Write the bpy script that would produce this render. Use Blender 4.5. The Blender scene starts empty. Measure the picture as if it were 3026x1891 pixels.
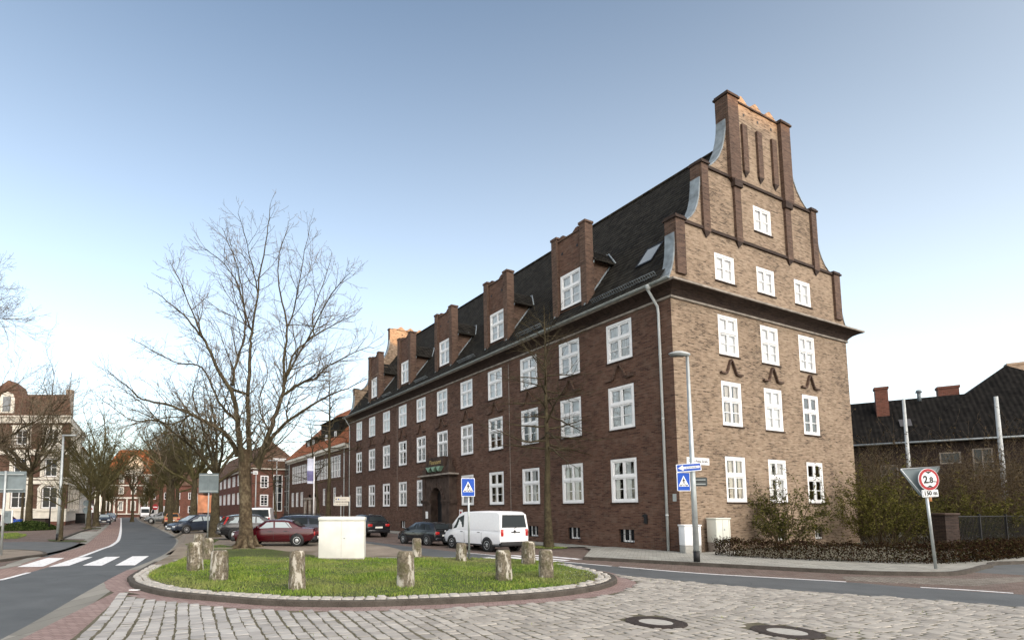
import bpy, bmesh, math, random
from mathutils import Vector, Matrix
from mathutils.geometry import tessellate_polygon

sc = bpy.context.scene
COL = sc.collection
# ------------------------------------------------------------------ camera
EYE = 2.0
FPX, PCX, PCY, PITCH = 1578.4, 1158.5, 1375.9, 0.084      # focal length and principal point, px of a 3026 px wide frame
cd = bpy.data.cameras.new('camera'); cam = bpy.data.objects.new('camera', cd); COL.objects.link(cam)
cam.location = (0, 0, EYE); cam.rotation_euler = (math.radians(90) + PITCH, 0, 0)
cd.sensor_width = 36; cd.lens = FPX / 3026 * 36
cd.shift_x = (1513 - PCX) / 3026; cd.shift_y = (PCY - 945.5) / 3026
cd.clip_start = 0.1; cd.clip_end = 3000
sc.camera = cam
# ------------------------------------------------------------------ sky, sun, exposure
SUN_EL = math.radians(3.0); SUN_AZ = math.atan2(.50, -.87)
w = bpy.data.worlds.new('World'); sc.world = w; w.use_nodes = True
_nt = w.node_tree; _bg = _nt.nodes['Background']
_sk = _nt.nodes.new('ShaderNodeTexSky'); _sk.sky_type = 'NISHITA'; _sk.sun_disc = False
_sk.sun_elevation = SUN_EL; _sk.sun_rotation = SUN_AZ
_sk.air_density = 1.0; _sk.dust_density = 0.35; _sk.ozone_density = 2.6
_hs = _nt.nodes.new('ShaderNodeHueSaturation'); _hs.inputs['Saturation'].default_value = .9
_tn = _nt.nodes.new('ShaderNodeVectorMath'); _tn.operation = 'MULTIPLY'; _tn.inputs[1].default_value = (.55, .575, .595)
_nt.links.new(_sk.outputs[0], _hs.inputs['Color']); _nt.links.new(_hs.outputs[0], _tn.inputs[0])
# added glow lobe high above the sun, a warm fill for ground and gable
_tc = _nt.nodes.new('ShaderNodeTexCoord'); _dp = _nt.nodes.new('ShaderNodeVectorMath'); _dp.operation = 'DOT_PRODUCT'
_ge = math.radians(34); _dp.inputs[1].default_value = (math.sin(SUN_AZ) * math.cos(_ge), math.cos(SUN_AZ) * math.cos(_ge), math.sin(_ge))
_nt.links.new(_tc.outputs['Generated'], _dp.inputs[0])
_mx = _nt.nodes.new('ShaderNodeMath'); _mx.operation = 'MAXIMUM'; _mx.inputs[1].default_value = 0; _nt.links.new(_dp.outputs['Value'], _mx.inputs[0])
_pw = _nt.nodes.new('ShaderNodeMath'); _pw.operation = 'POWER'; _pw.inputs[1].default_value = 3.0; _nt.links.new(_mx.outputs[0], _pw.inputs[0])
_sc = _nt.nodes.new('ShaderNodeVectorMath'); _sc.operation = 'SCALE'; _sc.inputs[0].default_value = (7.4, 6.55, 5.65); _nt.links.new(_pw.outputs[0], _sc.inputs['Scale'])
_ad = _nt.nodes.new('ShaderNodeVectorMath'); _ad.operation = 'ADD'; _nt.links.new(_tn.outputs[0], _ad.inputs[0]); _nt.links.new(_sc.outputs[0], _ad.inputs[1])
# pale haze band along the whole horizon
_sx = _nt.nodes.new('ShaderNodeSeparateXYZ'); _nt.links.new(_tc.outputs['Generated'], _sx.inputs[0])
_ab = _nt.nodes.new('ShaderNodeMath'); _ab.operation = 'ABSOLUTE'; _nt.links.new(_sx.outputs[2], _ab.inputs[0])
_om = _nt.nodes.new('ShaderNodeMath'); _om.operation = 'SUBTRACT'; _om.inputs[0].default_value = 1; _nt.links.new(_ab.outputs[0], _om.inputs[1])
_hp = _nt.nodes.new('ShaderNodeMath'); _hp.operation = 'POWER'; _hp.inputs[1].default_value = 1.8; _nt.links.new(_om.outputs[0], _hp.inputs[0])
_hz = _nt.nodes.new('ShaderNodeVectorMath'); _hz.operation = 'SCALE'; _hz.inputs[0].default_value = (1.72, 1.74, 1.72); _nt.links.new(_hp.outputs[0], _hz.inputs['Scale'])
_a2 = _nt.nodes.new('ShaderNodeVectorMath'); _a2.operation = 'ADD'; _nt.links.new(_ad.outputs[0], _a2.inputs[0]); _nt.links.new(_hz.outputs[0], _a2.inputs[1])
_nt.links.new(_a2.outputs[0], _bg.inputs[0]); _bg.inputs[1].default_value = 0.12
sl = bpy.data.lights.new('sun', 'SUN'); so = bpy.data.objects.new('sun', sl); COL.objects.link(so)
sl.energy = 1.1; sl.angle = math.radians(0.5); sl.color = (1.0, 0.56, 0.23)
_d = Vector((math.sin(SUN_AZ) * math.cos(SUN_EL), math.cos(SUN_AZ) * math.cos(SUN_EL), math.sin(SUN_EL)))
so.rotation_euler = _d.to_track_quat('Z', 'Y').to_euler(); so.location = _d * 200
sc.view_settings.view_transform = 'Standard'; sc.view_settings.look = 'None'
sc.view_settings.exposure = 2.58; sc.view_settings.gamma = 1
sc.cycles.max_bounces = 6; sc.cycles.transparent_max_bounces = 12

# ------------------------------------------------------------------ helpers
def ray(X, Y):
    S = 1.2504
    x = (X * S - PCX) / FPX; y = -(Y * S - PCY) / FPX
    c, s = math.cos(PITCH), math.sin(PITCH)
    return Vector((x, c - y * s, s + y * c))
def G(X, Y, z=0.0):                       # surveyed point on the ground at height z
    d = ray(X, Y); t = (z - EYE) / d.z
    return (d.x * t, d.y * t)
def AT(X, Y, depth):                      # surveyed point at a depth
    d = ray(X, Y); t = depth / d.y
    return Vector((d.x * t, depth, EYE + d.z * t))
R = math.radians

class MB:
    def __init__(s): s.v = []; s.f = []; s.m = []; s.sm = []; s.uvs = {}
    def face(s, pts, mi=0, sm=False):
        i = len(s.v); s.v += [tuple(p) for p in pts]; s.f.append(tuple(range(i, i + len(pts)))); s.m.append(mi); s.sm.append(sm)
    def box(s, x0, y0, z0, x1, y1, z1, mi=0, M=None):
        P = [Vector(p) for p in ((x0,y0,z0),(x1,y0,z0),(x1,y1,z0),(x0,y1,z0),(x0,y0,z1),(x1,y0,z1),(x1,y1,z1),(x0,y1,z1))]
        if M: P = [M @ p for p in P]
        i = len(s.v); s.v += [tuple(p) for p in P]
        for q in ((0,3,2,1),(4,5,6,7),(0,1,5,4),(1,2,6,5),(2,3,7,6),(3,0,4,7)):
            s.f.append(tuple(i + k for k in q)); s.m.append(mi); s.sm.append(False)
    def bbox(s, x0, y0, z0, x1, y1, z1, b=0.02, mi=0, M=None):      # box with chamfered edges
        bm = bmesh.new(); bmesh.ops.create_cube(bm, size=1)
        for v in bm.verts: v.co = Vector(((x0+x1)/2 + v.co.x*(x1-x0), (y0+y1)/2 + v.co.y*(y1-y0), (z0+z1)/2 + v.co.z*(z1-z0)))
        bmesh.ops.bevel(bm, geom=list(bm.edges), offset=b, segments=2, affect='EDGES', profile=.5)
        if M: bm.transform(M)
        s.add_bm(bm, mi, True); bm.free()
    def add_bm(s, bm, mi=0, sm=False):
        i = len(s.v); bm.verts.index_update()
        s.v += [tuple(v.co) for v in bm.verts]
        for f in bm.faces: s.f.append(tuple(i + v.index for v in f.verts)); s.m.append(mi); s.sm.append(sm)
    def prism(s, poly, fn, d0, d1, mi=0, caps=True):                # poly (u,v) extruded; fn(u,v,d) -> point
        n = len(poly)
        for k in range(n):
            a, b = poly[k], poly[(k + 1) % n]
            s.face([fn(a[0], a[1], d0), fn(b[0], b[1], d0), fn(b[0], b[1], d1), fn(a[0], a[1], d1)], mi)
        if caps:
            tri = tessellate_polygon([[Vector((p[0], p[1], 0)) for p in poly]])
            for t in tri:
                s.face([fn(poly[k][0], poly[k][1], d0) for k in t], mi); s.face([fn(poly[k][0], poly[k][1], d1) for k in reversed(t)], mi)
    def tube(s, pts, rad, n=8, mi=0, caps=True, sm=True):
        pts = [Vector(p) for p in pts]; m = len(pts)
        if not hasattr(rad, '__len__'): rad = [rad] * m
        i0 = len(s.v); up = Vector((0, 0, 1)); prev = None
        for k in range(m):
            t = (pts[min(k+1, m-1)] - pts[max(k-1, 0)])
            if t.length < 1e-9: t = Vector((0, 0, 1))
            t.normalize()
            if prev is None:
                a = t.cross(Vector((1, 0, 0)) if abs(t.x) < .8 else Vector((0, 1, 0)))
            else: a = prev - t * prev.dot(t)
            a.normalize(); prev = a; b = t.cross(a)
            for j in range(n):
                th = 2 * math.pi * j / n
                s.v.append(tuple(pts[k] + (a * math.cos(th) + b * math.sin(th)) * rad[k]))
        for k in range(m - 1):
            for j in range(n):
                a = i0 + k*n + j; b = i0 + k*n + (j+1) % n
                s.f.append((a, b, b + n, a + n)); s.m.append(mi); s.sm.append(sm)
        if caps:
            s.f.append(tuple(i0 + j for j in reversed(range(n)))); s.m.append(mi); s.sm.append(False)
            s.f.append(tuple(i0 + (m-1)*n + j for j in range(n))); s.m.append(mi); s.sm.append(False)
    def lathe(s, prof, n=16, c=(0,0,0), mi=0, M=None, sm=True):     # prof [(r,z)]
        i0 = len(s.v); c = Vector(c)
        for r, z in prof:
            for j in range(n):
                th = 2*math.pi*j/n; p = Vector((r*math.cos(th), r*math.sin(th), z))
                if M: p = M @ p
                s.v.append(tuple(p + c))
        for k in range(len(prof) - 1):
            for j in range(n):
                a = i0 + k*n + j; b = i0 + k*n + (j+1) % n
                s.f.append((a, b, b + n, a + n)); s.m.append(mi); s.sm.append(sm)
    def build(s, name, mats, parent=None, loc=None, rot=None, weld=False, angle=None, uv=True):
        me = bpy.data.meshes.new(name)
        me.from_pydata(s.v, [], s.f)
        if not isinstance(mats, (list, tuple)): mats = [mats]
        for m in mats: me.materials.append(m)
        me.polygons.foreach_set('material_index', s.m)
        me.polygons.foreach_set('use_smooth', s.sm)
        if weld:
            bm = bmesh.new(); bm.from_mesh(me); bmesh.ops.remove_doubles(bm, verts=bm.verts, dist=weld if weld is not True else 1e-4)
            if weld is not True or angle: bmesh.ops.recalc_face_normals(bm, faces=bm.faces)
            bm.to_mesh(me); bm.free()
        if angle: me.polygons.foreach_set('use_smooth', [True]*len(me.polygons)); me.set_sharp_from_angle(angle=R(angle))
        if uv and len(me.polygons) < 120000: auto_uv(me)
        me.update()
        o = bpy.data.objects.new(name, me); COL.objects.link(o)
        if parent: o.parent = parent
        if loc is not None: o.location = loc
        if rot is not None: o.rotation_euler = rot
        return o

def auto_uv(me):
    uvl = me.uv_layers.new(name='UVMap').data
    for p in me.polygons:
        n = p.normal
        if abs(n.z) > .75:
            for li in p.loop_indices:
                c = me.vertices[me.loops[li].vertex_index].co; uvl[li].uv = (c.x, c.y)
        else:
            t = Vector((-n.y, n.x, 0)); t.normalize()
            if (t.x if abs(t.x) > abs(t.y) else t.y) < 0: t = -t
            k = 1 / math.sqrt(max(.05, 1 - n.z * n.z))
            for li in p.loop_indices:
                c = me.vertices[me.loops[li].vertex_index].co; uvl[li].uv = (c.dot(t), c.z * k)

def tag(o, label=None, cat=None, group=None, kind=None):
    if label: o['label'] = label
    if cat: o['category'] = cat
    if group: o['group'] = group
    if kind: o['kind'] = kind
    return o
def thing(name, label, cat, loc=(0,0,0), rz=0.0, group=None):
    o = bpy.data.objects.new(name, None); COL.objects.link(o); o.empty_display_size = .3
    o.location = loc; o.rotation_euler = (0, 0, rz)
    return tag(o, label, cat, group)
def kids(o): return [c for c in bpy.data.objects if c.parent == o]
def dup(o, parent=None, loc=None, rz=None, label=None, children=None, scale=None):
    c = o.copy(); COL.objects.link(c)
    if parent is not None: c.parent = parent
    if loc is not None: c.location = loc
    if rz is not None: c.rotation_euler = (0, 0, rz)
    if scale is not None: c.scale = scale
    if label: c['label'] = label
    for ch in list(o.children): dup(ch, c)
    return c
def text_mesh(s, size, mat, name, parent, loc, rot, align='CENTER', sx=1.0, ext=0.004, bold=0.0):
    cu = bpy.data.curves.new('t', 'FONT'); cu.body = s; cu.size = size; cu.align_x = align; cu.align_y = 'CENTER'; cu.extrude = ext; cu.offset = bold
    to = bpy.data.objects.new('t', cu); COL.objects.link(to)
    bpy.context.view_layer.update()
    me = bpy.data.meshes.new_from_object(to.evaluated_get(bpy.context.evaluated_depsgraph_get()))
    bpy.data.objects.remove(to); me.name = name
    me.materials.clear(); me.materials.append(mat)
    o = bpy.data.objects.new(name, me); COL.objects.link(o)
    o.parent = parent; o.location = loc; o.rotation_euler = rot; o.scale = (sx, 1, 1)
    return o

# ------------------------------------------------------------------ materials
def newmat(name, rough=.8, spec=.3):
    m = bpy.data.materials.new(name); m.use_nodes = True
    b = m.node_tree.nodes['Principled BSDF']; b.inputs['Roughness'].default_value = rough
    b.inputs['Specular IOR Level'].default_value = spec
    return m, m.node_tree, b
def N(nt, t, **kw):
    n = nt.nodes.new(t)
    for k, v in kw.items():
        if k in n.inputs.keys() if hasattr(n.inputs, 'keys') else False: n.inputs[k].default_value = v
        else: setattr(n, k, v)
    return n
def ramp(nt, fac, stops):
    r = nt.nodes.new('ShaderNodeValToRGB'); e = r.color_ramp.elements
    while len(e) < len(stops): e.new(.5)
    for k, (p, c) in enumerate(stops):
        e[k].position = p; e[k].color = (*c, 1) if len(c) == 3 else c
    nt.links.new(fac, r.inputs[0]); return r.outputs[0]
def noise(nt, vec, scale, detail=4, rough=.55):
    n = nt.nodes.new('ShaderNodeTexNoise'); n.inputs['Scale'].default_value = scale; n.inputs['Detail'].default_value = detail; n.inputs['Roughness'].default_value = rough
    if vec: nt.links.new(vec, n.inputs['Vector'])
    return n.outputs['Fac']
def mixc(nt, f, a, b, mode='MIX'):
    n = nt.nodes.new('ShaderNodeMix'); n.data_type = 'RGBA'; n.blend_type = mode
    if hasattr(f, 'is_linked'): nt.links.new(f, n.inputs[0])
    else: n.inputs[0].default_value = f
    for i, x in ((6, a), (7, b)):
        if hasattr(x, 'is_linked'): nt.links.new(x, n.inputs[i])
        else: n.inputs[i].default_value = (*x, 1)
    return n.outputs[2]
def bump(nt, b, h, strength=.3, dist=.02):
    n = nt.nodes.new('ShaderNodeBump'); n.inputs['Strength'].default_value = strength; n.inputs['Distance'].default_value = dist
    nt.links.new(h, n.inputs['Height']); nt.links.new(n.outputs[0], b.inputs['Normal'])
def tc(nt, kind='Object'):
    return nt.nodes.new('ShaderNodeTexCoord').outputs[kind]
def plain(name, col, rough=.7, var=.15, scale=6, spec=.3, metal=0, bmp=0):
    m, nt, b = newmat(name, rough, spec)
    f = noise(nt, tc(nt), scale)
    lo = tuple(c*(1-var) for c in col); hi = tuple(min(1, c*(1+var)) for c in col)
    nt.links.new(ramp(nt, f, [(.3, lo), (.7, hi)]), b.inputs['Base Color']); b.inputs['Metallic'].default_value = metal
    if bmp: bump(nt, b, noise(nt, tc(nt), scale*8), bmp, .01)
    return m
def brick(name, dark, mid, light, mortar, scale=1.0, stain=None, bw=.25, bh=.077, mort=.009):
    m, nt, b = newmat(name, .85, .25)
    uv = tc(nt, 'UV')
    t = nt.nodes.new('ShaderNodeTexBrick'); nt.links.new(uv, t.inputs['Vector'])
    t.inputs['Scale'].default_value = scale; t.inputs['Brick Width'].default_value = bw; t.inputs['Row Height'].default_value = bh
    t.inputs['Mortar Size'].default_value = mort; t.inputs['Color1'].default_value = (0,0,0,1); t.inputs['Color2'].default_value = (1,1,1,1)
    t.inputs['Mortar'].default_value = (.5,.5,.5,1); t.inputs['Mortar Smooth'].default_value = .2
    big = noise(nt, uv, .35, 5); mid_n = noise(nt, uv, 2.2, 4)
    a = nt.nodes.new('ShaderNodeMath'); a.operation = 'MULTIPLY_ADD'; nt.links.new(big, a.inputs[0]); a.inputs[1].default_value = .75; 
    mpp = nt.nodes.new('ShaderNodeMapping'); mpp.inputs['Scale'].default_value = (1.5, 11.5, 1); nt.links.new(uv, mpp.inputs[0])
    stk = mixc(nt, .62, t.outputs['Color'], ramp(nt, noise(nt, mpp.outputs[0], 1.0, 3, .6), [(.30, (0,0,0)), (.70, (1,1,1))]))
    sub = nt.nodes.new('ShaderNodeMath'); sub.operation = 'SUBTRACT'; nt.links.new(stk, sub.inputs[0]); sub.inputs[1].default_value = .5
    s2 = nt.nodes.new('ShaderNodeMath'); s2.operation = 'MULTIPLY'; s2.inputs[1].default_value = .8; nt.links.new(sub.outputs[0], s2.inputs[0])
    nt.links.new(s2.outputs[0], a.inputs[2])
    col = ramp(nt, a.outputs[0], [(.10, dark), (.40, mid), (.95, light)])
    if stain:
        f = ramp(nt, mid_n, [(.5, (0,0,0)), (.72, (1,1,1))]); col = mixc(nt, f, col, mixc(nt, .55, col, stain))
    col = mixc(nt, t.outputs['Fac'], col, mortar)
    nt.links.new(col, b.inputs['Base Color'])
    inv = nt.nodes.new('ShaderNodeMath'); inv.operation = 'SUBTRACT'; inv.inputs[0].default_value = 1; nt.links.new(t.outputs['Fac'], inv.inputs[1])
    bump(nt, b, inv.outputs[0], .5, .012)
    return m
def tiles(name, c1, c2, pitch=.3):
    m, nt, b = newmat(name, .9, .1)
    uv = tc(nt, 'UV')
    wv = nt.nodes.new('ShaderNodeTexWave'); wv.bands_direction = 'X'; wv.inputs['Scale'].default_value = 1/pitch/ (1/ .314) / 1.0 * 1.0
    wv.inputs['Scale'].default_value = .314 / pitch; nt.links.new(uv, wv.inputs['Vector'])
    t = nt.nodes.new('ShaderNodeTexBrick'); nt.links.new(uv, t.inputs['Vector']); t.offset = 0
    t.inputs['Scale'].default_value = 1; t.inputs['Brick Width'].default_value = pitch*.78; t.inputs['Row Height'].default_value = pitch; t.inputs['Mortar Size'].default_value = 0
    t.inputs['Color1'].default_value = (0,0,0,1); t.inputs['Color2'].default_value = (1,1,1,1)
    f = noise(nt, uv, 1.1, 5)
    k = mixc(nt, .5, t.outputs['Color'], f)
    nt.links.new(ramp(nt, k, [(.25, c1), (.75, c2)]), b.inputs['Base Color'])
    bump(nt, b, wv.outputs['Fac'], .6, .05)
    return m
def paint(name, col, rough=.25, metal=0.0):
    m, nt, b = newmat(name, rough, .5); b.inputs['Base Color'].default_value = (*col, 1)
    b.inputs['Coat Weight'].default_value = .3; b.inputs['Coat Roughness'].default_value = .05; b.inputs['Metallic'].default_value = metal
    f = noise(nt, tc(nt), 9, 3)
    dark = tuple(c*.95 for c in col); nt.links.new(ramp(nt, f, [(.35, dark), (.65, col)]), b.inputs['Base Color'])
    return m
def glass(name, tint=(.97,.98,.98), refl=.05):
    m = bpy.data.materials.new(name); m.use_nodes = True; nt = m.node_tree; nt.nodes.clear()
    o = nt.nodes.new('ShaderNodeOutputMaterial'); mx = nt.nodes.new('ShaderNodeMixShader')
    tr = nt.nodes.new('ShaderNodeBsdfTransparent'); tr.inputs[0].default_value = (*tint, 1)
    gl = nt.nodes.new('ShaderNodeBsdfGlossy'); gl.inputs['Roughness'].default_value = .02; gl.inputs[0].default_value = (1,1,1,1)
    fr = nt.nodes.new('ShaderNodeFresnel'); fr.inputs[0].default_value = 1.5
    bp = nt.nodes.new('ShaderNodeBump'); bp.inputs['Strength'].default_value = .06; bp.inputs['Distance'].default_value = .05
    nt.links.new(noise(nt, tc(nt), 2.5, 2), bp.inputs['Height']); nt.links.new(bp.outputs[0], gl.inputs['Normal'])
    ad = nt.nodes.new('ShaderNodeMath'); ad.operation = 'ADD'; ad.use_clamp = True; ad.inputs[1].default_value = refl
    nt.links.new(fr.outputs[0], ad.inputs[0]); nt.links.new(ad.outputs[0], mx.inputs[0])
    nt.links.new(tr.outputs[0], mx.inputs[1]); nt.links.new(gl.outputs[0], mx.inputs[2]); nt.links.new(mx.outputs[0], o.inputs[0])
    return m
def dark_glass(name, col=(.012,.014,.016)):
    m, nt, b = newmat(name, .05, .3); b.inputs['Base Color'].default_value = (*col, 1); return m

M = {}
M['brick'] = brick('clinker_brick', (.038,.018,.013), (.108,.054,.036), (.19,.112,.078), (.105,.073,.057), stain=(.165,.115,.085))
M['brick_weathered_lit'] = brick('weathered_lit_clinker_brick', (.046,.029,.019), (.240,.172,.118), (.43,.34,.25), (.27,.21,.155), stain=(.34,.265,.195))  # weathered tan brick with the gable's warm light put into the colour
M['brick_dark'] = brick('dark_trim_brick', (.018,.011,.009), (.042,.026,.020), (.085,.056,.044), (.045,.034,.029))
M['brick_shaded'] = brick('shaded_brick', (.010,.006,.005), (.024,.015,.012), (.045,.030,.024), (.025,.019,.016))  # dark brick darkened further, the right building's shade put into its colour
M['brick_red'] = brick('red_brick', (.07,.022,.014), (.16,.055,.035), (.24,.10,.07), (.15,.11,.09))
M['brick_warm'] = brick('warm_pier_brick', (.04,.020,.014), (.105,.060,.042), (.19,.12,.085), (.10,.08,.065))
M['roof_dark'] = tiles('dark_pantiles', (.008,.007,.006), (.026,.024,.020), .34)
M['roof_black'] = tiles('black_pantiles', (.004,.0038,.0035), (.012,.011,.010), .34)
M['roof_orange'] = tiles('orange_pantiles', (.17,.055,.026), (.31,.12,.06), .34)
M['roof_brown'] = tiles('brown_pantiles', (.06,.035,.025), (.13,.08,.055), .34)
M['white'] = plain('white_window_paint', (.80,.80,.80), .45, .05, 3)
M['cream'] = plain('cream_stucco', (.66,.62,.54), .8, .12, 1.5)
M['zinc'] = plain('zinc_sheet', (.20,.23,.25), .6, .35, 2.5, .3, .15)
M['gutter'] = plain('weathered_gutter_metal', (.30,.33,.32), .5, .2, 3, .4, .4)
M['pipe'] = plain('pale_grey_downpipe', (.42,.44,.435), .4, .1, 3, .4)
M['stone'] = plain('grey_sandstone', (.26,.23,.20), .9, .35, 2.5, .2, 0, .3)
M['stone_dark'] = plain('sooty_sandstone', (.060,.042,.034), .9, .4, 2.2, .2, 0, .3)
M['copper'] = plain('green_copper', (.20,.32,.24), .7, .3, 5)
M['gold'] = plain('faded_gilt', (.42,.31,.12), .5, .3, 8, .5, .3)
M['black'] = plain('black_paint', (.012,.012,.013), .5, .2, 5)
M['room'] = plain('dark_room', (.03,.028,.026), .9, .2, 1)
M['curtain'] = plain('white_net_curtain', (.84,.84,.83), .9, .08, 5)
M['curtain_warm'] = plain('cream_curtain', (.60,.54,.46), .9, .1, 5)
M['glass'] = glass('window_glass')
M['galv'] = plain('galvanised_steel', (.42,.45,.45), .45, .15, 4, .5, .6)
M['grey_box'] = plain('beige_cabinet_paint', (.60,.61,.55), .6, .08, 2)
M['white_box'] = plain('white_cabinet_paint', (.72,.72,.67), .6, .05, 2)
M['blue'] = plain('sign_blue', (.010,.075,.42), .4, .05, 3)
M['sign_white'] = plain('sign_white', (.78,.79,.80), .4, .04, 3)
M['sign_red'] = plain('sign_red', (.35,.012,.02), .4, .08, 3)
M['sign_grey'] = plain('sign_back_grey', (.17,.205,.215), .7, .15, 3, .2, 0)
# ================================================================== ground
def ground_mat(name, c1, c2, scale=1.2, fine=40, rough=.9, bs=.25, speck=None):
    m, nt, b = newmat(name, rough, .25)
    ob = tc(nt); f = noise(nt, ob, scale, 6, .6); f2 = noise(nt, ob, fine, 3)
    k = mixc(nt, .45, f, f2)
    col = ramp(nt, k, [(.34, c1), (.66, c2)])
    if speck:
        f3 = noise(nt, ob, .35, 4); col = mixc(nt, ramp(nt, f3, [(.5, (0,0,0)), (.68, (1,1,1))]), col, speck)
    nt.links.new(col, b.inputs['Base Color']); bump(nt, b, f2, bs, .01)
    return m
def paver_mat(name, c1, c2, joint, bw, bh, rot=0.0, offset=.5, mort=.008, speck=None):
    m, nt, b = newmat(name, .88, .25)
    mp = nt.nodes.new('ShaderNodeMapping'); mp.inputs['Rotation'].default_value = (0, 0, rot)
    nt.links.new(tc(nt), mp.inputs[0])
    t = nt.nodes.new('ShaderNodeTexBrick'); nt.links.new(mp.outputs[0], t.inputs['Vector']); t.offset = offset
    t.inputs['Scale'].default_value = 1; t.inputs['Brick Width'].default_value = bw; t.inputs['Row Height'].default_value = bh; t.inputs['Mortar Size'].default_value = mort
    t.inputs['Color1'].default_value = (0,0,0,1); t.inputs['Color2'].default_value = (1,1,1,1); t.inputs['Mortar'].default_value = (.5,.5,.5,1)
    big = noise(nt, mp.outputs[0], .5, 6, .6); fn = noise(nt, mp.outputs[0], 30, 2)
    k = mixc(nt, .55, mixc(nt, .35, t.outputs['Color'], fn), big)
    col = ramp(nt, k, [(.3, c1), (.7, c2)])
    if speck: col = mixc(nt, ramp(nt, noise(nt, mp.outputs[0], 1.3, 5), [(.55, (0,0,0)), (.75, (1,1,1))]), col, speck)
    col = mixc(nt, t.outputs['Fac'], col, joint)
    nt.links.new(col, b.inputs['Base Color'])
    inv = nt.nodes.new('ShaderNodeMath'); inv.operation = 'SUBTRACT'; inv.inputs[0].default_value = 1; nt.links.new(t.outputs['Fac'], inv.inputs[1])
    bump(nt, b, inv.outputs[0], .4, .01)
    return m
M['asphalt'] = ground_mat('asphalt', (.066,.072,.076), (.112,.120,.124), .8, 90, .8, .3)
def asphalt_detail(mat):
    nt = mat.node_tree; b = nt.nodes['Principled BSDF']; src = b.inputs['Base Color'].links[0].from_socket; ob = tc(nt)
    v = nt.nodes.new('ShaderNodeTexVoronoi'); v.feature = 'DISTANCE_TO_EDGE'; v.inputs['Scale'].default_value = .55
    wp = nt.nodes.new('ShaderNodeMapping'); nt.links.new(ob, wp.inputs[0]); nn = nt.nodes.new('ShaderNodeTexNoise'); nn.inputs['Scale'].default_value = 1.3; nt.links.new(ob, nn.inputs['Vector'])
    mx = nt.nodes.new('ShaderNodeVectorMath'); mx.operation = 'ADD'; nt.links.new(ob, mx.inputs[0]); nt.links.new(nn.outputs['Color'], mx.inputs[1]); nt.links.new(mx.outputs[0], v.inputs['Vector'])
    crack = ramp(nt, v.outputs['Distance'], [(.0, (1,1,1)), (.012, (0,0,0))]); where = ramp(nt, noise(nt, ob, .16, 3), [(.52, (0,0,0)), (.60, (1,1,1))])
    cm = mixc(nt, 1.0, crack, where, 'MULTIPLY')
    patch = ramp(nt, noise(nt, ob, .22, 2, .3), [(.55, (0,0,0)), (.575, (1,1,1))])
    c = mixc(nt, mixc(nt, .35, (0,0,0), patch), src, (.075,.08,.083)); oil = ramp(nt, noise(nt, ob, .9, 4), [(.62, (0,0,0)), (.78, (.5,.5,.5))]); c = mixc(nt, oil, c, (.045,.048,.05))
    nt.links.new(mixc(nt, cm, c, (.03,.032,.034)), b.inputs['Base Color'])
asphalt_detail(M['asphalt'])
M['asphalt_old'] = ground_mat('old_asphalt', (.075,.08,.082), (.13,.135,.135), 1.2, 60, .85, .3)
M['gutter_stone'] = paver_mat('gutter_concrete_slabs', (.17,.165,.145), (.27,.26,.23), (.10,.095,.08), .5, 8, .12, 0)
M['red_strip'] = paver_mat('red_concrete_pavers', (.21,.145,.132), (.31,.235,.215), (.13,.09,.08), .2, .1, .15)
M['bike_red'] = paver_mat('red_cycle_lane_pavers', (.20,.135,.115), (.31,.225,.195), (.12,.075,.06), .2, .1, .3)
M['clinker_pave'] = paver_mat('brown_clinker_paving', (.10,.070,.058), (.19,.145,.125), (.07,.055,.045), .2, .1, .5, speck=(.17,.15,.13))
M['grey_pave'] = paver_mat('grey_concrete_pavers', (.22,.22,.20), (.34,.335,.30), (.14,.135,.12), .3, .3, .45, speck=(.25,.235,.20))
M['small_sett'] = paver_mat('weathered_small_setts', (.16,.14,.12), (.30,.27,.235), (.07,.06,.045), .17, .14, -.1, mort=.02)
M['gravel'] = ground_mat('trodden_gravel', (.14,.115,.09), (.28,.24,.195), .9, 45, .95, .5, speck=(.10,.085,.055))
M['grass_soil'] = ground_mat('grass_soil', (.035,.05,.014), (.075,.09,.028), 1.5, 40, .95, .5, speck=(.08,.07,.04))
M['earth'] = ground_mat('plain_earth', (.07,.065,.045), (.12,.11,.08), .5, 20, .95, .4)
M['marking'] = ground_mat('road_paint', (.62,.62,.62), (.80,.80,.80), 3, 60, .6, .1)
_m = M['marking'].node_tree; _b = _m.nodes['Principled BSDF']; _s = _b.inputs['Base Color'].links[0].from_socket
_m.links.new(mixc(_m, ramp(_m, noise(_m, tc(_m), 7, 5, .7), [(.56, (0,0,0)), (.66, (1,1,1))]), _s, (.22,.225,.23)), _b.inputs['Base Color'])
M['kerb'] = ground_mat('dark_kerb_stone', (.040,.034,.028), (.10,.088,.075), 2.5, 40, .9, .4)
M['kerb_light'] = ground_mat('grey_kerb_stone', (.15,.145,.13), (.26,.25,.23), 2.5, 40, .9, .4)

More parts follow.
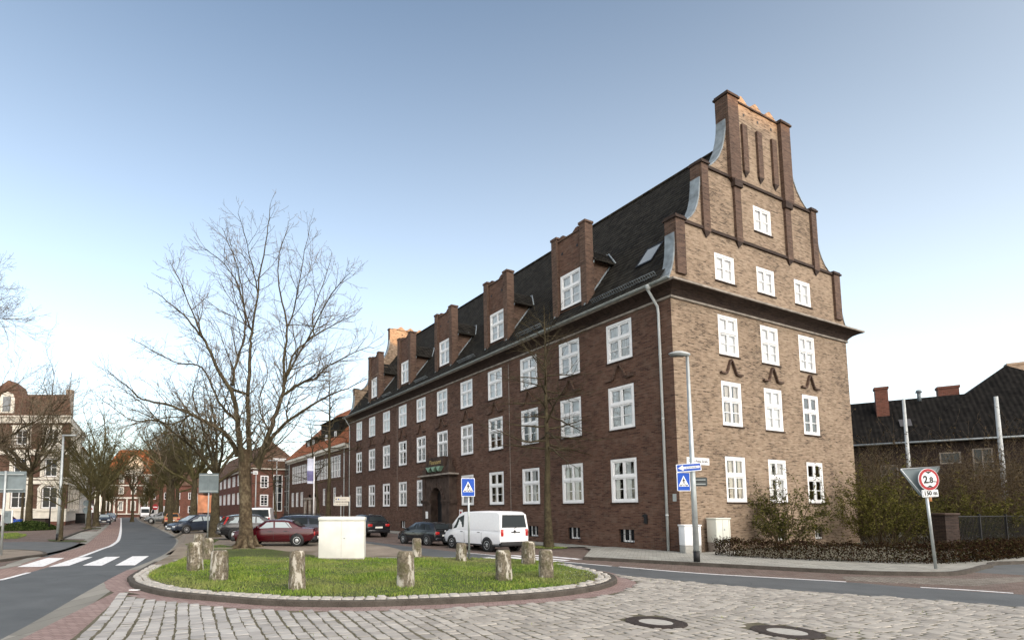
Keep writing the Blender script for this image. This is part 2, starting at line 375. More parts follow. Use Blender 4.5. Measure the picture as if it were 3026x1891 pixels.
def inside(p, poly):
    x, y = p[0], p[1]; r = False; n = len(poly)
    for i in range(n):
        x1, y1 = poly[i][0], poly[i][1]; x2, y2 = poly[i-1][0], poly[i-1][1]
        if (y1 > y) != (y2 > y) and x < (x2-x1)*(y-y1)/(y2-y1)+x1: r = not r
    return r
def smooth_line(pts, n=6):
    P = [Vector((p[0], p[1], 0)) for p in pts]; out = []
    for i in range(len(P)-1):
        p0 = P[max(i-1,0)]; p1 = P[i]; p2 = P[i+1]; p3 = P[min(i+2,len(P)-1)]
        for k in range(n):
            t = k/n
            q = .5*((2*p1)+(p2-p0)*t+(2*p0-5*p1+4*p2-p3)*t*t+(3*p1-p0-3*p2+p3)*t**3)
            out.append((q.x, q.y))
    out.append((P[-1].x, P[-1].y)); return out
def sheet(name, poly, z, mat, kind='structure', zf=None):
    mb = MB()
    for t in tessellate_polygon([[Vector((p[0], p[1], 0)) for p in poly]]):
        q = [Vector((poly[k][0], poly[k][1], zf(*poly[k][:2]) if zf else z)) for k in t]
        if (q[1]-q[0]).cross(q[2]-q[0]).z < 0: q.reverse()
        mb.face(q)
    return tag(mb.build(name, mat), kind=kind)
def offset_line(line, d):
    out = []
    for i, p in enumerate(line):
        a = line[max(i-1,0)]; b = line[min(i+1,len(line)-1)]
        t = Vector((b[0]-a[0], b[1]-a[1])); t.normalize()
        out.append((p[0]-t.y*d, p[1]+t.x*d))
    return out
def ribbon(mb, line, d0, d1, z0, z1=None, mi=0):
    a = offset_line(line, d0); b = offset_line(line, d1); z1 = z0 if z1 is None else z1
    for i in range(len(line)-1):
        q = [Vector((*a[i], z0)), Vector((*a[i+1], z0)), Vector((*b[i+1], z1)), Vector((*b[i], z1))]
        if (q[1]-q[0]).cross(q[2]-q[0]).z < 0: q.reverse()
        mb.face(q, mi)
def strip(name, line, d0, d1, z, mat):
    mb = MB(); ribbon(mb, line, d0, d1, z); return tag(mb.build(name, mat), kind='structure')
def kerb(name, line, d0, d1, z0, z1, mat, seg=0.9):
    mb = MB(); a = offset_line(line, d0); b = offset_line(line, d1)
    for i in range(len(line)-1):
        A0, A1, B0, B1 = (Vector((*p, 0)) for p in (a[i], a[i+1], b[i], b[i+1]))
        up0 = Vector((0,0,z0)); up1 = Vector((0,0,z1))
        ch = .02; ins0 = A0 + (B0-A0).normalized()*ch; ins1 = A1 + (B1-A1).normalized()*ch
        mb.face([A0+up0, A1+up0, A1+up1-Vector((0,0,ch)), A0+up1-Vector((0,0,ch))])
        mb.face([A0+up1-Vector((0,0,ch)), A1+up1-Vector((0,0,ch)), ins1+up1, ins0+up1])
        mb.face([ins0+up1, ins1+up1, B1+up1, B0+up1]); mb.face([B1+up0, B0+up0, B0+up1, B1+up1])
    return tag(mb.build(name, mat, weld=True, angle=30), kind='structure')
def GL(pts, z=0.0): return [G(x, y, z) for x, y in pts]

TH = .45458; HX, HY = 13.50, 25.117                           # main house: street corner and turn
VA = Vector((-math.sin(TH), math.cos(TH))); VB = Vector((math.cos(TH), math.sin(TH)))
def HP(u, v): return (HX + VB.x*u + VA.x*v, HY + VB.y*u + VA.y*v)   # u along the gable end, v along the street front
FAR = (-VA.x, 0)

sheet('ground', [(-900,-500), (900,-500), (900,1300), (-900,1300)], 0, M['earth'])
# ---- main road on the left
rr = smooth_line([(-5.2, 4.0)] + GL([(6,1509),(208,1396),(297,1349),(357,1325),(396,1304),(416,1282),(410,1268),(387,1256),(357,1241.5),(327,1230),(322,1222)]) + [(-95,196), (-118,240)])
ll = smooth_line([(-9.3, 4.0), (-10.1, 9.0)] + GL([(0,1371),(68,1353),(190,1316),(238,1298),(268,1286),(282.6,1268),(286,1240),(286,1224)]) + [(-103,200), (-128,246)])
sheet('road', rr + list(reversed(ll)), .004, M['asphalt'])
# red cycle lane left of the white line
bl = smooth_line([(-12.2, 4.0), (-12.8, 9.0)] + GL([(0,1345),(56,1330.5),(110,1313),(190,1292),(226,1268),(259,1238.5),(269,1225)]) + [(-107,196), (-132,243)])
sheet('cycle_lane', ll + list(reversed(bl)), .004, M['bike_red'])
strip('gutter_strip', rr, 0, -.55, .008, M['gutter_stone'])
strip('gutter_strip', bl, 0, .45, .012, M['gutter_stone'])
# lane line : dashes then a solid line into the distance
ls = smooth_line(GL([(190,1316),(238,1298),(268,1286),(282.6,1268),(286,1240),(286,1224)]), 8)
strip('lane_line', ls, -.10, .10, .012, M['marking'])
strip('lane_line', [G(0,1371), G(34,1362.3), G(68,1353)], -.08, .08, .012, M['marking'])
strip('lane_line', [(-10.15,9.2), (-10.4,11.0)], -.08, .08, .012, M['marking'])
def zeb(q):
    sheet('crossing_stripe', [G(*p) for p in q], .016, M['marking'])
for q in ([(40,1340),(101,1339.5),(152,1318.5),(112,1318.5)], [(114,1340),(163,1337),(219,1316.5),(183,1317)],
          [(195,1336.5),(240,1337),(284,1315.5),(250,1316)], [(272,1336.5),(319,1336),(352,1314),(313,1314.5)]):
    zeb(q)
# left side: driveway, verge, pavements, parking bays
lp = offset_line(bl, .5)
sheet('pavement', lp[2:] + [(-150,246), (-150,60), (-60,40), (-42,24), (-30,4)], .006, M['clinker_pave'])
sheet('driveway', GL([(0,1316),(110,1316),(180,1294),(205,1285),(170,1281),(60,1280),(0,1281),(-90,1284),(-90,1316)]), .012, M['asphalt_old'])
vg = smooth_line(GL([(-60,1333),(0,1328),(60,1319),(104,1313.5),(107,1310),(95,1306.5),(50,1303),(0,1303),(-60,1306)]), 5)
sheet('verge', vg, .10, M['gravel'])
kerb('verge_kerb', vg + [vg[0]], -.05, .10, 0, .108, M['kerb'])
for q in ([(152,1273),(205,1274),(236,1256),(214,1255),(190,1257)], [(214,1252.5),(240,1251),(252,1245),(228,1245)]):
    sheet('parking_bay', GL(q), .014, M['grey_pave'])
kb = GL([(148,1279),(152,1273),(190,1257.5),(214,1250.5),(238,1250)])
kerb('bay_kerb', kb, 0, .15, 0, .12, M['kerb'])
for q in ([(112,1275),(150,1276),(206,1278.5),(204,1281),(150,1281),(116,1279)], [(190,1247),(215,1246.5),(240,1247),(238,1250),(206,1252)]):
    sheet('tree_pit', GL(q), .035, M['grass_soil'])
# ---- cross street in front of the house
ru = GL([(2420,1405),(2000,1375),(1672,1356),(1485,1341),(1360,1330)]) ; ru = [(27.0,4.0)] + ru + [(4.2,24.9), (2.89,26.83), (-1.81,35.8)]
fa = Vector((-1.81,35.8)); ru += [tuple(fa + VA*30), tuple(fa + VA*85)]
ru = smooth_line(ru)
rl = [(21.0,3.0)] + GL([(2420,1437),(1999,1405),(1703,1383),(1447,1358)]) + [(2.6,21.9), (.6,25.2), (-1.6,30.0)]; rl += [tuple(Vector((-1.6,30))+VA*34), tuple(Vector((-1.6,30))+VA*90)]
rl = smooth_line(rl)
sheet('cross_street', rl + list(reversed(ru)), .004, M['asphalt'])
strip('edge_stones', rl, 0, .22, .010, M['gutter_stone'])
us = [p for p in ru if 8.0 < p[0] < 12.9]
strip('edge_line', us, -.09, .07, .010, M['marking'])
strip('edge_line', [G(2176,1388), G(2290,1394.5), G(2395,1402)], -.06, .10, .010, M['marking'])
strip('edge_line', [p for p in ru if 3.0 < p[0] < 8.0][:], -.08, .06, .009, M['marking'])
# second crossing, seen almost edge-on
def cr(p, q, r, s): sheet('crossing_stripe', [p, q, r, s], .014, M['marking'])
for k in range(5):
    o = Vector((3.35, 22.1)) + Vector((.80, .62))*(k*.86); d = Vector((.62,-.80))*0 + Vector((.56,-.83))*3.0; wv = Vector((.80,.62))*.42
    p = o + Vector((-.2,.4)); cr(tuple(p), tuple(p+d), tuple(p+d+wv), tuple(p+wv))
# parking lane and pavement along the front
pk = [(27.5,6.5)] + list(reversed([])) 
pl = smooth_line([(29.0,7.0), (19.8,13.9)] + GL([(2300,1395),(2000,1368),(1672,1349),(1485,1334.5),(1440,1330)]) + [(4.9,25.3), (3.6,27.2), (-1.0,36.2)] + [tuple(Vector((-1.0,36.2))+VA*35), tuple(Vector((-1.0,36.2))+VA*85)])
sheet('parking_lane', ru[3:] + [HP(0,130), HP(0,0), HP(3,-.5), (30,17.0), (33,12), (29,9)], .003, M['clinker_pave'])
kl = smooth_line(GL([(1380,1322),(1469,1326.5),(1700,1339),(1999,1355),(2140,1359),(2240,1359),(2290,1351),(2330,1341),(2420,1332)]) + [(36,21.5)])
pv = kl + [(38,24), (30,27)] + [HP(9,-.6), HP(0,-.6), HP(-.05,-.05)] + [HP(-.05,4), HP(-1.6,4.4), HP(-2.4,3.2)]
sheet('pavement', pv, .10, M['grey_pave'])
kerb('pavement_kerb', kl, .02, -.13, 0, .125, M['kerb'])
sheet('side_road', [(18.9,17.6),(22.0,20.2),(26,22.2),(34,22.5),(60,30),(60,18),(26,11)], .006, M['asphalt_old'])
sheet('small_setts', GL([(1990,1362),(2230,1366),(2300,1368),(2420,1362),(2420,1374),(2300,1385),(2000,1372)]), .008, M['small_sett'])
pf = [HP(-.03,4.6), HP(-2.0,5.2), HP(-2.1,42), HP(-2.1,120), HP(-.03,120)]
sheet('front_pavement', pf, .07, M['grey_pave']); kerb('front_kerb', [HP(-2.0,5.2), HP(-2.1,42), HP(-2.1,120)], .12, -.02, 0, .085, M['kerb_light'])

# ---- traffic island: raised kerb, two rows of setts, grass, then gravel behind
isl = smooth_line(GL([(416,1310),(372,1335),(318,1368),(316,1377),(330,1390),(400,1408),(520,1420),(650,1430),(800,1433),(950,1430),(1150,1421),(1300,1410),(1400,1395),(1440,1382),(1446,1374),(1430,1364),(1380,1351),(1330,1341),(1240,1335)]), 6)
LOTZ = .30
def lotz(x, y):
    t = min(1, max(0, (y-22.6)/3.2)); return .125 + (LOTZ-.125)*t*t*(3-2*t)
kerb('island_kerb', isl[6:-4], -.13, .0, 0, .14, M['kerb'])
sheet('brick_apron', offset_line(isl[8:-4], -.7) + list(reversed(offset_line(isl[8:-4], -.1))), .013, M['red_strip'])
lot_l = smooth_line(GL([(416,1310),(437,1286),(434,1271),(401,1253),(357,1238.6),(335,1229),(326,1223)]), 5)
lot_r = [p for p in offset_line(rl, .5) if p[1] > 20.5]
gp = isl[:-1] + lot_r + [(-40,110), (-60,135)] + list(reversed(lot_l))[:-1]
def clip(poly, y0, y1):
    def half(P, s, c):
        o = []
        for i in range(len(P)):
            a, b = P[i-1], P[i]; ia, ib = s*(a[1]-c) >= 0, s*(b[1]-c) >= 0
            if ia != ib:
                t = (c-a[1])/(b[1]-a[1]); o.append((a[0]+(b[0]-a[0])*t, c))
            if ib: o.append(b)
        return o
    return half(half(poly, 1, y0), -1, y1)
mb = MB(); ys = [8, 21.4, 22.6, 23.2, 23.8, 24.4, 25.0, 25.8, 40, 140]
for y0, y1 in zip(ys[:-1], ys[1:]):
    P = clip(gp, y0, y1)
    if len(P) < 3: continue
    for t in tessellate_polygon([[Vector((p[0], p[1], 0)) for p in P]]):
        q = [Vector((P[k][0], P[k][1], lotz(*P[k]))) for k in t]
        if (q[1]-q[0]).cross(q[2]-q[0]).z < 0: q.reverse()
        mb.face(q)
# banks down to the roads
for line, sgn in ((lot_l, 1), (lot_r, 1)):
    o = offset_line(line, .5*sgn if line is lot_l else -.5)
    for i in range(len(line)-1):
        a, b = line[i], line[i+1]; c, d = o[i+1], o[i]
        q = [Vector((*a, lotz(*a))), Vector((*b, lotz(*b))), Vector((*c, -.02)), Vector((*d, -.02))]
        if (q[1]-q[0]).cross(q[2]-q[0]).z < 0: q.reverse()
        mb.face(q)
tag(mb.build('gravel_island', M['gravel']), kind='structure')
gi = offset_line(isl[9:-6], .44)
grass_poly = gi + [(6.2,19.3), (5.6,20.2), (3.2,21.35), (-2,21.4), (-6.5,21.5), (-8.2,21.3)]
sheet('lawn', grass_poly, .145, M['grass_soil'])
sheet('path', GL([(405,1322),(700,1317),(1075,1316),(1110,1321),(1240,1333),(1080,1326),(800,1325.5),(420,1326.5)], .13), .135, M['grey_pave'])
# verge with worn grass round the plane tree and beside the road
for q in ([(440,1310),(470,1296),(520,1292),(560,1296),(640,1300),(746,1308),(740,1316),(560,1318),(430,1319)], [(437,1291),(480,1276),(520,1278),(500,1290),(452,1300)], [(960,1315),(1010,1312),(1060,1316),(1030,1320)]):
    P = [G(x, y, .2) for x, y in q]; sheet('worn_verge', P, 0, M['grass_soil'], zf=lambda x, y: lotz(x, y)+.006)

# rows of light setts inside the island kerb (one paved edging)
rnd = random.Random(5)
mb = MB(); M['sett_light'] = ground_mat('pale_granite_setts', (.26,.24,.215), (.47,.45,.41), 6, 40, .85, .3)
core = isl[8:-6]
def sett(mb, c, t, lx, ly, z0, h, rnd, ins=.02):
    n = Vector((-t.y, t.x)); tilt = (rnd.uniform(-.005,.005), rnd.uniform(-.005,.005))
    def P(a, b, z): return (c.x + t.x*a + n.x*b, c.y + t.y*a + n.y*b, z)
    jit = [(rnd.uniform(-.012,.012), rnd.uniform(-.012,.012)) for _ in range(4)]
    sg = [(-1,-1),(1,-1),(1,1),(-1,1)]
    o = [P(s[0]*lx/2+j[0], s[1]*ly/2+j[1], z0) for s, j in zip(sg, jit)]
    m_ = [P(s[0]*(lx/2-.006)+j[0], s[1]*(ly/2-.006)+j[1], z0+h-.012+s[0]*tilt[0]+s[1]*tilt[1]) for s, j in zip(sg, jit)]
    i_ = [P(s[0]*(lx/2-ins)+j[0], s[1]*(ly/2-ins)+j[1], z0+h+s[0]*tilt[0]+s[1]*tilt[1]) for s, j in zip(sg, jit)]
    base = len(mb.v); mb.v += o + m_ + i_
    for k in range(4):
        k2 = (k+1) % 4
        mb.f.append((base+k, base+k2, base+4+k2, base+4+k)); mb.f.append((base+4+k, base+4+k2, base+8+k2, base+8+k)); mb.m += [0,0]; mb.sm += [True, True]
    mb.f.append((base+8, base+9, base+10, base+11)); mb.m.append(0); mb.sm.append(False)
for row in (0, 1):
    L = offset_line(core, .10 + row*.19); acc = 0; pos = []
    for i in range(len(L)-1):
        a, b = Vector(L[i]), Vector(L[i+1]); s = (b-a).length; d = (b-a)/max(s,1e-6)
        x = -acc
        while x + .0 < s:
            if x >= 0: pos.append((a+d*x, d))
            x += .235
        acc = s - (x - .235)
    for c, d in pos:
        if rnd.random() < .04 + (.25 if c.x > 4.5 else 0): continue
        sett(mb, c, d, rnd.uniform(.19,.225), .165, .10, .062+rnd.uniform(-.008,.012), rnd)
tag(mb.build('sett_edging', M['sett_light']), kind='structure')

# ---- big cobbles of the foreground, every stone modelled
m, nt, b = newmat('granite_cobbles', .75, .35)
at_ = nt.nodes.new('ShaderNodeAttribute'); at_.attribute_name = 'tint'
ob = tc(nt); f = noise(nt, ob, 14, 4); big = noise(nt, ob, .28, 3)
k = mixc(nt, .35, at_.outputs['Fac'], f)
c1 = ramp(nt, k, [(.15, (.26,.256,.25)), (.5, (.335,.33,.322)), (.9, (.41,.405,.395))])
c2 = ramp(nt, k, [(.15, (.24,.222,.197)), (.5, (.31,.288,.256)), (.9, (.385,.36,.32))])
sx = nt.nodes.new('ShaderNodeSeparateXYZ'); nt.links.new(ob, sx.inputs[0])
mr = nt.nodes.new('ShaderNodeMapRange'); mr.inputs[1].default_value = -3; mr.inputs[2].default_value = 4; nt.links.new(sx.outputs[0], mr.inputs[0])
ad = nt.nodes.new('ShaderNodeMath'); ad.operation = 'MULTIPLY_ADD'; ad.use_clamp = True; nt.links.new(big, ad.inputs[0]); ad.inputs[1].default_value = .6; nt.links.new(mr.outputs[0], ad.inputs[2])
nt.links.new(mixc(nt, ad.outputs[0], c1, c2), b.inputs['Base Color']); bump(nt, b, f, .25, .012)
M['cobble'] = m
M['joint'] = ground_mat('mossy_joint_sand', (.060,.055,.030), (.14,.125,.09), 1.6, 25, .95, .4)
cob_poly = [(-4.6,3.0)] + GL([(140,1509),(297,1399),(318,1402)]) + offset_line(isl[22:-18], -.85) + [p for p in offset_line(rl, -.05) if 9 < p[0] < 20 or (p[0] > 6.7 and p[1] < 18)][::-1][:0]
rlc = [p for p in rl if p[0] > 6.4 and p[1] < 18.2]
cob_poly = [(-4.0,3.0), (-5.0,8.58)] + GL([(297,1399),(330,1406)]) + [p for p in offset_line(isl[26:-22], -.62)] + list(reversed(rlc)) + [(20,3)]
sheet('cobble_bed', cob_poly, .019, M['joint'])
sheet('brick_strip', [(-5.55,4.0)] + GL([(53,1509),(165,1452),(290,1390.5),(330,1402),(297,1399)]) + [(-5.0,8.58), (-4.2,4.0)], .009, M['red_strip'])
rnd = random.Random(11); mb = MB(); tint = []
dc = Vector((-.36, 1)).normalized(); dn = Vector((dc.y, -dc.x))
holes = [(G(1550,1470), .55), (G(1860,1493), .55)]
col = -60
while col*.232 < 24:
    x0 = col*.232; s = 0.0 + rnd.uniform(0, .3); wob = rnd.uniform(-.012,.012)
    while s < 24:
        l = rnd.uniform(.15, .30); c = dn*(x0 + wob + .035*math.sin(s*.9 + col*.35)) + dc*(s + l/2)
        s += l + rnd.uniform(.012, .03)
        if c.y > 6.8 and abs(c.x) < 17 and c.y > abs(c.x)*.5 - 2 and inside(c, cob_poly) and not any((c-Vector(h)).length < r for h, r in holes):
            nb = len(mb.f); sett(mb, c, dc, l, .232-rnd.uniform(.010,.028), -.01, .040+rnd.uniform(-.004,.004), rnd, .017)
            tint += [rnd.random()]*(len(mb.f)-nb)
    col += 1
o = mb.build('cobblestones', M['cobble'], uv=False); tag(o, kind='structure')
at = o.data.attributes.new('tint', 'FLOAT', 'FACE'); at.data.foreach_set('value', tint)
# manhole covers
M['iron'] = plain('rusty_cast_iron', (.060,.048,.042), .6, .35, 12, .4, .6, .4)
M['concrete'] = plain('cover_concrete', (.36,.35,.32), .85, .12, 12, .2, 0, .3)
for (px, py), lab in (((1550,1470), 'round iron manhole cover with pale concrete middle, nearer the grass island'), ((1860,1493), 'round iron manhole cover with pale concrete middle, nearer the right edge')):
    x, y = G(px, py, .03); t = thing('manhole_cover', lab, 'manhole cover', (x, y, .03), .3, 'manhole covers in the cobbles')
    a = MB(); a.lathe([(.50,-.03),(.50,.012),(.46,.016),(.44,.010),(.42,.016),(.29,.016),(.275,.006)], 40, sm=False); a.build('iron_ring', M['iron'], t)
    a = MB(); a.lathe([(.275,.0),(.275,.008),(.0001,.010)], 40, sm=False); a.build('concrete_disc', M['concrete'], t)
# ================================================================== building helpers
def wall(mb, o, u, length, z0, z1, ops=(), depth=.14, mi=0, zfn=None):
    """wall plane from o=(x,y) along unit u, outward normal (u.y,-u.x); ops = (u0,u1,z0,z1) openings"""
    ox, oy = o; ux, uy = u; nx, ny = uy, -ux
    def P(a, z, d=0.0): return (ox+ux*a-nx*d, oy+uy*a-ny*d, z)
    xs = sorted({0.0, length} | {q[0] for q in ops} | {q[1] for q in ops}); zs = sorted({z0, z1} | {q[2] for q in ops} | {q[3] for q in ops})
    for i in range(len(xs)-1):
        for j in range(len(zs)-1):
            cx, cz = (xs[i]+xs[i+1])/2, (zs[j]+zs[j+1])/2
            if any(q[0] < cx < q[1] and q[2] < cz < q[3] for q in ops): continue
            mb.face([P(xs[i], zs[j]), P(xs[i+1], zs[j]), P(xs[i+1], zs[j+1]), P(xs[i], zs[j+1])], mi)
    for q in ops:
        a, b, c, d = q
        mb.face([P(a,c), P(a,d), P(a,d,depth), P(a,c,depth)], mi); mb.face([P(b,c), P(b,c,depth), P(b,d,depth), P(b,d)], mi)
        mb.face([P(a,c), P(a,c,depth), P(b,c,depth), P(b,c)], mi); mb.face([P(a,d), P(b,d), P(b,d,depth), P(a,d,depth)], mi)
def pl(sx, sy, o, u):  # helper for placing on a wall
    pass
def window_parts(w, h, top=.40, cols=2, low_rows=2, casing=.13, curtain='full', mats=None, warm=False):
    """frame mesh with sub-parts pane and curtain; x across, y into the house, origin bottom centre"""
    mats = mats or M['white']; f = MB(); hw = w/2
    def bar(x0, x1, z0, z1, y0, y1): f.box(x0, y0, z0, x1, y1, z1)
    bar(-hw, -hw+casing, 0, h, .015, .12); bar(hw-casing, hw, 0, h, .015, .12)
    bar(-hw+casing, hw-casing, 0, casing*.9, .02, .12); bar(-hw+casing, hw-casing, h-casing, h, .015, .12)
    iw = hw-casing; s = .075
    z0, z1 = casing*.9, h-casing; zt = z1-(z1-z0)*top if top else None
    if zt: bar(-iw, iw, zt-.06, zt+.06, .005, .115)
    segs = [(z0, zt-.06, low_rows), (zt+.06, z1, 1)] if zt else [(z0, z1, low_rows)]
    pane = MB(); cw = 2*iw/cols
    for c in range(cols):
        xa = -iw + c*cw; xb = xa+cw
        for a, b, rows in segs:
            bar(xa+.004, xa+s, a, b, .045, .11); bar(xb-s, xb-.004, a, b, .045, .11)
            bar(xa+s, xb-s, a, a+s, .045, .11); bar(xa+s, xb-s, b-s, b, .045, .11)
            for r in range(1, rows): zz = a + (b-a)*r/rows; bar(xa+s, xb-s, zz-.02, zz+.02, .055, .10)
            pane.face([(xa+s, .085, a+s), (xb-s, .085, a+s), (xb-s, .085, b-s), (xa+s, .085, b-s)])
    fo = f.build('window', mats)
    po = pane.build('pane', M['glass'], fo)
    sl_ = MB(); sl_.box(-hw-.05, -.06, -.07, hw+.05, .02, -.002); sl_.build('sill', M['brick_dark'], fo)
    cb = MB()
    def cur(x0, x1, n):
        for k in range(n):
            xa = x0+(x1-x0)*k/n; xb = x0+(x1-x0)*(k+1)/n; ya = .145+.012*(k % 2); yb = .145+.012*((k+1) % 2)
            cb.face([(xa, ya, .03), (xb, yb, .03), (xb, yb, h-.03), (xa, ya, h-.03)])
    if curtain == 'full': cur(-hw+.03, hw-.03, 24)
    elif curtain == 'sides': cur(-hw+.03, -hw*.30, 8); cur(hw*.34, hw-.03, 8)
    elif curtain == 'gap': cur(-hw+.03, -hw*.06, 12); cur(hw*.12, hw-.03, 10)
    elif curtain == 'left': cur(-hw+.03, -hw*.46, 8); cur(hw*.06, hw*.44, 6)
    elif curtain == 'right': cur(-hw*.42, -hw*.04, 6); cur(hw*.46, hw-.03, 8)
    if curtain: cb.build('curtain', M['curtain_warm'] if warm else M['curtain'], fo)
    return fo
def hide_proto(o):
    for c in list(o.children): hide_proto(c)
    bpy.data.objects.remove(o)

# ================================================================== main brick house
house = thing('brick_building', 'long dark clinker brick building with stepped Dutch gable and white windows at the street corner', 'building', (HX, HY, 0), TH)
L, GW = 42.3, 16.14; ZC = 12.38; ZL = 12.95; PO = .70
WW = 1.651; o0, s0 = 3.119, 3.6185; g0, gs = 4.409, 3.656
FL = {'0': (2.44, 4.735), '1': (6.305, 8.607), '2': (9.966, 12.085)}
fops = []; fwin = []
for c in range(11):
    v = o0 + s0*c
    for k, (zb, zt) in FL.items():
        if k == '0' and c == 5: continue
        fwin.append((k, c, v, zb)); fops.append((L-v-WW/2, L-v+WW/2, zb, zt))
bas = [3.08, 6.75, 10.25, 28.45, 32.1, 35.6]
for v in bas: fops.append((L-v-.48, L-v+.48, .36, 1.04))
fops.append((L-21.3-.85, L-21.3+.85, 0.0, 4.0))
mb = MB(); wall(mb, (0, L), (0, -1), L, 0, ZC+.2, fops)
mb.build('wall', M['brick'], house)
gops = []; gwin = []
for c in range(3):
    u = g0 + gs*c
    for k, (zb, zt) in FL.items(): gops.append((u-WW/2, u+WW/2, zb, zt)); gwin.append((k, c, u, zb))
gbas = [(8.15, .40), (11.75, .40)]
for u, zb in gbas: gops.append((u-.42, u+.42, .40, 1.10))
mb = MB(); wall(mb, (0, 0), (1, 0), GW, 0, ZC+.2, gops); mb.build('wall', M['brick_weathered_lit'], house)
mb = MB(); wall(mb, (GW, 0), (0, 1), L, 0, ZC+.2); wall(mb, (GW, L), (-1, 0), GW, 0, ZC+.2); mb.build('wall', M['brick'], house)
mb = MB()      # dark interior: floors and a spine wall
for z in (-.02, 1.5, 5.2, 9.1, 12.5): mb.box(.3, .3, z, GW-.3, L-.3, z+.15)
mb.box(3.2, .5, 0, 3.3, L-.5, 12.4); mb.box(.5, 3.2, 0, GW-.5, 3.3, 12.4)
mb.build('interior', M['room'], house)
# coved cornice round three sides
prof = [(0, ZC-.10), (.09, ZC-.08), (.09, ZC+.02), (.05, ZC+.04), (.12, ZC+.16), (.26, ZC+.30), (.46, ZC+.40), (PO-.06, ZC+.45), (PO-.06, ZL-.10), (PO, ZL-.09), (PO, ZL), (-.5, ZL+.03)]
ring = [(0, L), (0, 0), (GW, 0), (GW, L)]; dirs = [(-1, 0), (-1, -1), (1, -1), (1, 0)]
mb = MB()
for k in range(3):
    for j in range(len(prof)-1):
        def Q(i, pr): return (ring[i][0]+dirs[i][0]*pr[0], ring[i][1]+dirs[i][1]*pr[0], pr[1])
        mb.face([Q(k, prof[j]), Q(k+1, prof[j]), Q(k+1, prof[j+1]), Q(k, prof[j+1])], 1 if j in (0, 1, 2) else (2 if j >= 8 else 0))
mb.build('cornice', [M['brick_dark'], M['stone'], M['stone']], house)
# roof : stepped tile courses
ZR = 23.75; XE = -.62; XR = GW/2
def roof_z(x): return ZL + (x-XE)*(ZR-ZL)/(XR-XE)
mb = MB(); n = 38
for side in (1, -1):
    for k in range(n):
        xa = XE + (XR-XE)*k/n; xb = XE + (XR-XE)*(k+1)/n
        za, zb = roof_z(xa)+.035, roof_z(xb)
        X = (lambda x: x) if side == 1 else (lambda x: GW-x)
        mb.face([(X(xa), L-.3, za), (X(xa), .3, za), (X(xb), .3, zb), (X(xb), L-.3, zb)])
        if k: mb.face([(X(xa), L-.3, za), (X(xa), L-.3, roof_z(xa)), (X(xa), .3, roof_z(xa)), (X(xa), .3, za)])
mb.build('roof', M['roof_dark'], house)
mb = MB(); mb.tube([(XR, .4, ZR+.02), (XR, L-.4, ZR+.02)], .14, 8); mb.build('ridge', M['roof_dark'], house)
# gable (front) with curved flanks, built as horizontal bands
stages = [
 (ZL, 16.45, [(12.95,-.55),(13.12,-.32),(13.35,-.10),(13.7,.08),(14.1,.22),(14.6,.34),(15.2,.41),(15.7,.44),(16.45,.44)]),
 (16.45, 19.95, [(16.45,1.16),(16.62,1.45),(16.85,1.78),(17.2,2.08),(17.6,2.30),(18.1,2.47),(18.7,2.58),(19.2,2.64),(19.95,2.66)]),
 (19.95, 24.62, [(19.95,3.23),(20.15,3.62),(20.45,3.98),(20.85,4.34),(21.4,4.66),(22.0,4.88),(22.6,5.03),(23.2,5.10),(24.62,5.12)])]
gwin2 = [(4.40, 13.89, 15.38), (8.04, 13.89, 15.38), (11.66, 13.89, 15.38)]
gtop = (8.06, 17.41, 18.89)
def edge(pts, z):
    for (z0, x0), (z1, x1) in zip(pts[:-1], pts[1:]):
        if z0 <= z <= z1: return x0 + (x1-x0)*(z-z0)/(z1-z0)
    return pts[-1][1]
